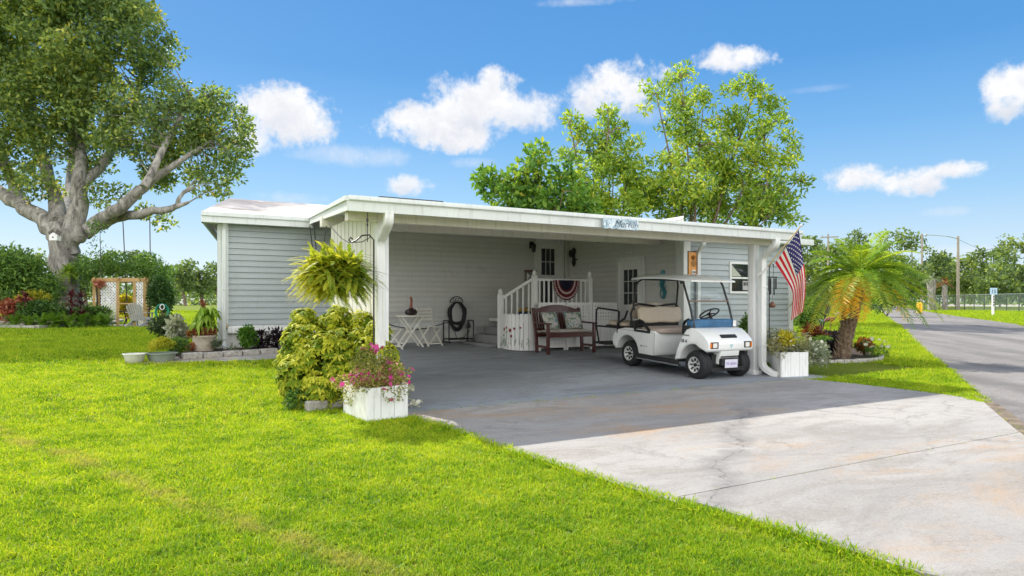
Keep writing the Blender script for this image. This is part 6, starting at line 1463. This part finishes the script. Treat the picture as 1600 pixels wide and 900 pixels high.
def flagpt(s, t_):          # s across stripes 0 top..1, t_ along the fly
    l, r = catm(LB, t_), catm(RB, t_); p = r*(1-s)+l*s; w = min(1, t_*1.6)
    Y = 11.62+.5*s*(1-t_)*.9+.04*math.sin(s*9+t_*5)*w+.05*math.sin(s*17+3*t_)*w*w
    return D(p[0], p[1], Y)
NS, NT_ = 26, 36; mb = MB(); V = [flagpt(i/NS, j/NT_) for j in range(NT_+1) for i in range(NS+1)]; Fa, Mi = [], []
for j in range(NT_):
    for i in range(NS):
        st = int((i+.5)/NS*13); u_ = (j+.5)/NT_; mi = 2 if (st < 7 and u_ < .40) else (0 if st % 2 == 0 else 1)
        mb.add([], []); Fa.append((j*(NS+1)+i, j*(NS+1)+i+1, (j+1)*(NS+1)+i+1, (j+1)*(NS+1)+i)); Mi.append(mi)
mb.v = [tuple(v_) for v_ in V]; mb.f = Fa; mb.m = Mi
def cloth(nm, col): return leafmat(nm, [(0,col),(1,col)], .35, .8, .1, gain=1.0)
fm = [cloth('flag_red', (.62,.03,.05)), cloth('flag_white', (.78,.76,.76)), cloth('flag_blue', (.05,.045,.17))]
fo = mb.build('flag_cloth', fm, fp, smooth=True)
mb = MB()
for r_ in range(9):
    for c_ in range(6 if r_ % 2 == 0 else 5):
        s = (r_+1)/10*.54; tt = (.5+c_+(0 if r_ % 2 == 0 else .5))/6*.40; o = flagpt(s, tt); ds = flagpt(s+.02, tt)-o; dt = flagpt(s, tt+.02)-o; n = ds.cross(dt).normalized()
        if n.dot(Vector((*FWD,0))) > 0: n = -n
        e1, e2 = ds.normalized(), n.cross(ds.normalized()); q = [tuple(o+n*.006+(e1*math.cos(k*math.pi/5)+e2*math.sin(k*math.pi/5))*(.017 if k % 2 == 0 else .0085)) for k in range(10)]; mb.add(q, [tuple(range(10))])
mb.build('stars', fm[1], fp)
# wind chime on a hook
Yc = 12.9; t = thing('wind_chime', 'black tubular wind chime on a crook by the wing wall', 'wind chime', tuple(GY(1203, Yc)))
b0_ = GY(1202, Yc); MB().tube([b0_, D(1202,450,Yc), D(1202,418,Yc), D(1204,412,Yc), D(1208,413,Yc), D(1209,417,Yc)], .010, 6).build('crook', M['black'], t, smooth=True)
MB().tube([D(1200,433,Yc-.05), D(1214,433,Yc-.05)], .012, 6).tube([D(1209,417,Yc),D(1208,433,Yc-.05)], .004, 4).build('crossbar', M['black'], t)
for px, y1 in ((1201.5,455),(1204,460),(1209.5,461),(1212.5,452)): MB().tube([D(px,435,Yc-.05), D(px,y1,Yc-.05)], .014, 7).build('chime_tube', M['black'], t)
MB().tube([D(1207,461,Yc-.05), D(1207,468,Yc-.05)], .004, 4).lathe(D(1207,477,Yc-.05), [(.0,-.05),(.05,-.04),(.06,.0),(.03,.06),(0,.08)], 10).build('wind_catcher', M['brown'], t)
c = GY(1229, 14.0); t = thing('glazed_pot', 'dark blue pot with small succulent below the wing corner', 'pot', tuple(c)); MB().lathe((0,0,0), [(.12,0),(.17,.3),(.18,.42),(.16,.42),(0,.4)], 16).build('pot_body', plain('blue_glaze', (.01,.02,.06), .2), t, local=True, smooth=True)
lm = LM(); straps(lm, (c.x,c.y,c.z+.42), 40, .28, .03, .3, .4); lm.build('leaves', G_shrub, t)
c = GY(1229, 13.3); mb = MB()
t = thing('arched_plaque', 'small arched stone plaque standing behind the yellow plant', 'ornament', tuple(c))
MB().tube([(c.x+.16*math.cos(a_), c.y, c.z+.34+.16*math.sin(a_)) for a_ in np.linspace(0,math.pi,13)], .025, 6).build('arch', plain('pink_stone', (.45,.30,.26), .7), t); MB().box(c.x-.13,c.x+.13,c.y-.01,c.y+.02,c.z,c.z+.36).build('panel', plain('blue_stone', (.25,.30,.34), .7), t)
c = GY(1242, 13.4); t = thing('stone_pedestal', 'slim grey pedestal under the end of the flag', 'pedestal', tuple(c)); MB().lathe((0,0,0), [(.13,0),(.13,.05),(.08,.09),(.07,.42),(.12,.47),(.12,.50),(0,.5)], 16).build('column', plain('grey_stone', (.34,.35,.34), .8), t, local=True, smooth=True)
# ================================================================ across the road
wood_pole = plain('weathered_pole', (.30,.26,.21), .85, var=.2, scale=3)
def upole(label, px, Y, ytop, r=.15):
    b = GY(px, Y); top = D(px, ytop, Y); t = thing('utility_pole', label, 'utility pole', tuple(b), group='wooden utility poles'); MB().tube([b, top], [r, r*.7], 10).build('pole', wood_pole, t, smooth=True); return t, b, top
t, b, top = upole('wooden pole carrying a long lamp arm beside the fence', 1497, 85, 369, .19)
e = D(1447, 367, 84); MB().tube([D(1497,373,85), D(1480,369,84.7), D(1460,367.5,84.3), e], .05, 6).build('lamp_arm', M['steel'], t); MB().lathe(e, [(.0,-.1),(.16,-.06),(.2,.0),(.12,.1),(0,.14)], 10).build('lamp_head', plain('lamp_grey', (.35,.35,.35), .5), t)
upole('left wooden pole near the end of the lamp arm', 1440.5, 95, 366, .16)
upole('thin pale pole far right beyond the fence', 1562, 120, 383, .16)
t, b, top = upole('pole with a single crossbar rising above the left of the palm', 1294, 60, 366, .10); MB().bar(D(1282,371,60), D(1310,370,60), .08, .10).build('cross_arm', wood_pole, t)
mb = MB(); P0 = D(1497,374,85); P1 = D(1562,386,120); mb.tube([P0, P0.lerp(P1,.5)+Vector((0,0,-1.0)), P1], .02, 4); one('power_line', 'thin wire sagging between the lamp pole and the thin pale pole', 'wire', mb, M['black'])
# chain link fence
def meshmat():
    m, t, out = material('chain_link'); co = t.new('ShaderNodeTexCoord').outputs['Object']
    a = t.new('ShaderNodeBsdfTransparent'); g = t.new('ShaderNodeBsdfPrincipled'); g.inputs['Base Color'].default_value = (.16,.22,.20,1); g.inputs['Roughness'].default_value = .5
    mx = t.new('ShaderNodeMixShader'); mx.inputs[0].default_value = .26; t.l.new(a.outputs[0], mx.inputs[1]); t.l.new(g.outputs[0], mx.inputs[2]); t.l.new(mx.outputs[0], out.inputs[0]); return m
fa, fb = GY(1660, 60), GY(1445, 92); t = thing('chain_link_fence', 'green grey chain link fence along the far side of the road', 'fence', tuple(fa)); nP = 13
MB().bar(fa+Vector((0,0,1.8)), fb+Vector((0,0,1.8)), .05, .05).build('top_rail', plain('galvanised', (.30,.34,.34), .5, metal=.3), t)
for k in range(nP+1): q = fa.lerp(fb, k/nP); MB().tube([q, q+Vector((0,0,1.85))], .045, 6).build('fence_post', plain('dark_green_post', (.04,.055,.05), .6) if k == 0 else bpy.data.materials['dark_green_post'], t)
MB().add([fa, fb, fb+Vector((0,0,1.78)), fa+Vector((0,0,1.78))], [(0,1,2,3)]).build('mesh_panel', meshmat(), t)
# street sign post
c = GY(1551.5, 50); rr_ = Vector((*RGT,0)); t = thing('sign_post', 'short white post with a pale blue number sign on the far verge', 'sign', tuple(c))
MB().obox(c+Vector((0,0,.82)), rr_*.06, Vector((*FWD,0))*.06, (0,0,.82)).build('post', M['white'], t)
fq = -Vector((*FWD,0)); MB().obox(c+Vector((0,0,1.78))+fq*.07, rr_*.26, fq*.01, (0,0,.24)).build('number_board', plain('pale_blue_board', (.40,.55,.72), .5), t)
RQ = Matrix((( RGT[0], 0, fq.x), (RGT[1], 0, fq.y), (0, 1, 0))).to_quaternion()
text('15', .36, tuple(c+Vector((0,0,1.76))+fq*.085), RQ, plain('navy_ink', (.01,.02,.09), .5), t, ext=.004)
for k, ch in enumerate('1234'): text(ch, .17, tuple(c+Vector((0,0,1.36-.19*k))+fq*.065+rr_*.0), RQ, M['black'], t, name='post_number', ext=.003) if False else MB().obox(c+Vector((0,0,1.38-.2*k))+fq*.062+rr_*.01, rr_*.035, fq*.003, (0,0,.065)).build('post_number', M['black'], t)
c = GY(1434.5, 62); t = thing('yellow_bollard', 'pair of bright yellow bollards beyond the road at the palm tips', 'bollard', tuple(c), group=None)
t['label'] = 'left yellow bollard beyond the road at the palm frond tips'; MB().lathe((0,0,0), [(.12,0),(.12,.85),(.10,.93),(0,.96)], 12).build('tube', plain('yellow_paint', (.80,.50,.02), .5), t, local=True, smooth=True)
t2b = copy_tree(t); t2b.location = GY(1439, 62); t2b['label'] = 'right yellow bollard beyond the road at the palm frond tips'; t['group'] = t2b['group'] = 'yellow bollards'
# cut palms and stumps by the fence
for (px, Y, ytop, r, lab) in ((1456,78,438,.45,'stubby cabbage palm trunk beyond the road left of the lamp pole'),(1476,80,445,.3,'short dead trunk next to the lamp pole')):
    b = GY(px, Y); tp_ = D(px, ytop, Y); t = thing('palm_stump', lab, 'palm', tuple(b)); MB().tube([b, b.lerp(tp_,.5), tp_], [r, r*.8, r*1.1], 10, jit=.2).build('trunk', bark, t, smooth=True); lm = LM(); straps(lm, tp_, 40, 1.6, .12, .6, .5); lm.build('fronds', G_rust if r < .4 else G_grey, t)
# white parked boat-like shapes under the palm crown are left as a pale garden bench
c = GY(1309, 48); t = thing('garden_stone', 'small pale boulder on the lawn beyond the palm', 'stone', tuple(c)); MB().lathe((0,0,0), [(.0,0),(.22,.0),(.25,.12),(.18,.26),(0,.32)], 9).build('boulder', plain('pale_rock', (.55,.53,.48), .9), t, local=True, smooth=True)
for (x, px, lab) in ((0,1254,'x'),): pass
for (px, py, lab) in ((1264,548,'small white stone in the bed behind the planter box'),): 
    c = G(px, py); t = thing('garden_stone', lab, 'stone', tuple(c)); MB().lathe((0,0,0), [(.0,0),(.13,.0),(.14,.05),(.1,.1),(0,.12)], 8).build('rock', M['white'], t, local=True, smooth=True)
# trees up-sun whose shadows stripe the lawn and road
for (x, y, r, h, lab) in ((23.0,21.0,1.9,5.2,'leafy tree beside the road hidden behind the palm'),(27.5,33.0,2.2,5.5,'leafy tree beside the road past the far lawn')):
    t = None
# ================================================================ grass
def tuft(nb, L, Wd, spread, seed):
    r = np.random.default_rng(seed); lm = LM(); a = r.random(nb)*6.28; el_ = .55+r.random(nb)*.95; d = np.stack([np.cos(a)*np.cos(el_), np.sin(a)*np.cos(el_), np.sin(el_)], 1)
    LL = L*(.5+.7*r.random(nb)); s = np.linspace(0, 1, 3); base = np.stack([r.normal(size=nb)*spread, r.normal(size=nb)*spread, -.005*np.ones(nb)], 1)
    C = base[:,None,:]+d[:,None,:]*LL[:,None,None]*s[None,:,None]; C[:,:,2] -= (LL*.35)[:,None]*(s**2)[None,:]
    S = np.cross(d, [0,0,1.0])+r.normal(size=(nb,3))*.4; wd = Wd*np.array([.9,.8,.12]); lm.strips(C, S, np.broadcast_to(wd, (nb,3)), r.random(nb)); return lm
def grassmat():
    m, t, out = material('grass_blades'); p = t.new('ShaderNodeBsdfPrincipled'); geo = t.new('ShaderNodeNewGeometry').outputs['Position']
    a = t.new('ShaderNodeAttribute', attribute_name='tint').outputs['Fac']
    n = t.noise(geo, .55, 5, .6).outputs[0]; n2 = t.noise(geo, 3.0, 4, .6).outputs[0]
    f = t.math('ADD', t.math('MULTIPLY', a, .6), t.math('ADD', t.math('MULTIPLY', n, .5), t.math('MULTIPLY', t.math('SUBTRACT', n2, .5), .7)), clamp=True)
    c = t.ramp(f, [(.14,(.04,.12,.008)),(.35,(.18,.33,.012)),(.55,(.37,.50,.02)),(.85,(.58,.60,.05))])
    # worn dry line across the lawn
    A_, B_ = G(-40,658), G(500,862); d = (B_-A_); L = math.hypot(d.x, d.y); nx_, ny_ = -d.y/L, d.x/L
    sp_ = t.new('ShaderNodeSeparateXYZ'); t.l.new(geo, sp_.inputs[0])
    dist = t.math('ABSOLUTE', t.math('ADD', t.math('ADD', t.math('MULTIPLY', sp_.outputs[0], nx_), t.math('MULTIPLY', sp_.outputs[1], ny_)), t.math('ADD', -(A_.x*nx_+A_.y*ny_), t.math('MULTIPLY', t.math('SUBTRACT', t.noise(geo, 1.2, 3).outputs[0], .5), .25))))
    dry = t.math('MULTIPLY', t.smooth(dist, .01, .17, 1, 0), t.smooth(t.noise(geo, 3.1, 6, .75).outputs[0], .36, .6))
    dry = t.math('MAXIMUM', dry, t.math('MULTIPLY', t.smooth(t.noise(geo, 2.3, 5, .7, .4).outputs[0], .60, .72), .6))
    gd = t.new('ShaderNodeVectorMath', operation='DISTANCE'); t.l.new(geo, gd.inputs[0]); gd.inputs[1].default_value = (1.6, 2.2, 0)
    gr = t.smooth(t.math('ADD', gd.outputs['Value'], t.math('MULTIPLY', t.math('SUBTRACT', n2, .5), 2.5)), 1.0, 5.0, .32, 0); c = t.mix(gr, c, (.10,.24,.016))
    c = t.mix(t.math('MULTIPLY', dry, .55), c, (.46,.37,.15)); c = t.mix(t.smooth(a, .93, .95, 0, .8), c, (.50,.40,.20)); t.l.new(c, p.inputs['Base Color']); p.inputs['Roughness'].default_value = .5; p.inputs['Specular IOR Level'].default_value = .15
    tr = t.new('ShaderNodeBsdfTranslucent'); t.l.new(t.mix(1.0, c, (1.4,1.3,.5), 'MULTIPLY'), tr.inputs[0]); mx = t.new('ShaderNodeMixShader'); mx.inputs[0].default_value = .42
    t.l.new(p.outputs[0], mx.inputs[1]); t.l.new(tr.outputs[0], mx.inputs[2]); t.l.new(mx.outputs[0], out.inputs[0]); return m
GM = grassmat()
def poly_np(p): return np.array([(q[0], q[1]) for q in p], float)
def inside(P, poly):
    x, y = P[:,0], P[:,1]; r = np.zeros(len(P), bool); n = len(poly)
    for i in range(n):
        x1, y1 = poly[i]; x2, y2 = poly[(i+1) % n]; c = ((y1 > y) != (y2 > y)) & (x < (x2-x1)*(y-y1)/(y2-y1+1e-12)+x1); r ^= c
    return r
holes = [poly_np(drive), poly_np(apron), poly_np([(2.93,7.75),(14.2,7.72),(14.2,11),(15,16),(15.6,25),(3.4,25),(1.93,15.75),(1.0,15.2),tuple(bk[0].xy),tuple(bk[1].xy),tuple(bk[2].xy),tuple(bk[3].xy),(2.93,13.0)]),
  poly_np([p.xy for p in bedL]+[GY(190,44).xy, GY(-60,46).xy]), poly_np([G(1255,567).xy, G(1300,569).xy, G(1345,567).xy, G(1376,564).xy, G(1378,560).xy, G(1350,548).xy, G(1310,536).xy, (13.9,10.4), (11.5,10.4)]),
  poly_np(roadL[::-1] + [tuple(Vector(roadL[0]) - vd*40), tuple(Vector(roadR[-1]) - vd*70)] + roadR[::-1] + [tuple(farR), tuple(farL)]), 
  poly_np([GY(172,27.4).xy, GY(236,27.2).xy, GY(240,30.5).xy, GY(160,30.5).xy]), poly_np([G(225,569).xy, G(460,562).xy, G(470,552).xy, G(330,556).xy, G(240,560).xy])]
pts = []; 
for (Y0, Y1, dens, sc_) in ((2.2,4.5,1500,.85),(4.5,7.5,900,1.0),(7.5,12,420,1.25),(12,20,170,1.7),(20,36,60,2.5),(36,75,14,3.6)):
    W0 = 0.80*Y1+1.0; n = int((Y1-Y0)*2*W0*dens); Yv = Y0+(Y1-Y0)*rng.random(n); Xv = (rng.random(n)*2-1)*W0; k = np.abs(Xv) < .80*Yv+.8; Xv, Yv = Xv[k], Yv[k]
    P = np.stack([Xv*RGT[0]+Yv*FWD[0], Xv*RGT[1]+Yv*FWD[1]], 1); ok = np.ones(len(P), bool)
    for h in holes: ok &= ~inside(P, h)
    vg = inside(P, poly_np([p.xy for p in dirt])); ok &= ~(vg & (rng.random(len(P)) < .72)); P = P[ok]; pts.append(np.column_stack([P, sc_*(.7+.6*rng.random(len(P)))]))
# ragged fringe hanging over the driveway edge and growing at foundations
for path, dn in (([tuple(p) for p in edgeL]+[tuple(G(1250,842).xy), tuple(G(1440,904).xy)], 260), ([tuple(p) for p in rightE], 220), ([tuple(p.xy) for p in bedL], 40), ([tuple(G(538,646).xy), tuple(G(573,664).xy), tuple(G(636,657).xy)], 200), ([tuple(p.xy) for p in ring[:5]], 60)):
    for i in range(len(path)-1):
        a, b = np.array(path[i]), np.array(path[i+1]); L = np.linalg.norm(b-a); n = int(L*dn); t_ = rng.random(n)[:,None]; q = a+(b-a)*t_+rng.normal(size=(n,2))*.025
        pts.append(np.column_stack([q, .9+.9*rng.random(n)]))
pts = np.concatenate(pts); zz = 0.31*np.clip((pts[:,1]-8.5)/7.3, 0, 1)
gsrc = bpy.data.collections.new('grass_tufts')
for k in range(6):
    o = tuft(16, .062, .0065, .022, 50+k).build('grass_tuft', GM, None); COL.objects.unlink(o); gsrc.objects.link(o)
me = bpy.data.meshes.new('lawn_grass'); me.vertices.add(len(pts)); me.vertices.foreach_set('co', np.column_stack([pts[:,:2], zz]).astype(np.float32).ravel())
at = me.attributes.new('sc', 'FLOAT', 'POINT'); at.data.foreach_set('value', pts[:,2].astype(np.float32)); me.materials.append(GM)
lawn = bpy.data.objects.new('lawn_grass', me); COL.objects.link(lawn); tag(lawn, 'bright green mown grass covering the lawns', 'grass', kind='stuff')
ng = bpy.data.node_groups.new('scatter', 'GeometryNodeTree'); ng.interface.new_socket('Geometry', in_out='INPUT', socket_type='NodeSocketGeometry'); ng.interface.new_socket('Geometry', in_out='OUTPUT', socket_type='NodeSocketGeometry')
N = ng.nodes.new; gi, go = N('NodeGroupInput'), N('NodeGroupOutput'); ci = N('GeometryNodeCollectionInfo'); ci.inputs['Collection'].default_value = gsrc; ci.inputs['Separate Children'].default_value = True; ci.inputs['Reset Children'].default_value = True
ip = N('GeometryNodeInstanceOnPoints'); ip.inputs['Pick Instance'].default_value = True; rv = N('FunctionNodeRandomValue'); rv.data_type = 'FLOAT_VECTOR'; rv.inputs[0].default_value = (-.15,-.15,0); rv.inputs[1].default_value = (.15,.15,6.28)
na = N('GeometryNodeInputNamedAttribute'); na.data_type = 'FLOAT'; na.inputs[0].default_value = 'sc'; lk = ng.links.new
lk(gi.outputs[0], ip.inputs['Points']); lk(ci.outputs[0], ip.inputs['Instance']); lk(rv.outputs[0], ip.inputs['Rotation']); lk(na.outputs[0], ip.inputs['Scale']); lk(ip.outputs[0], go.inputs[0])
lawn.modifiers.new('scatter', 'NODES').node_group = ng
print('tufts', len(pts))
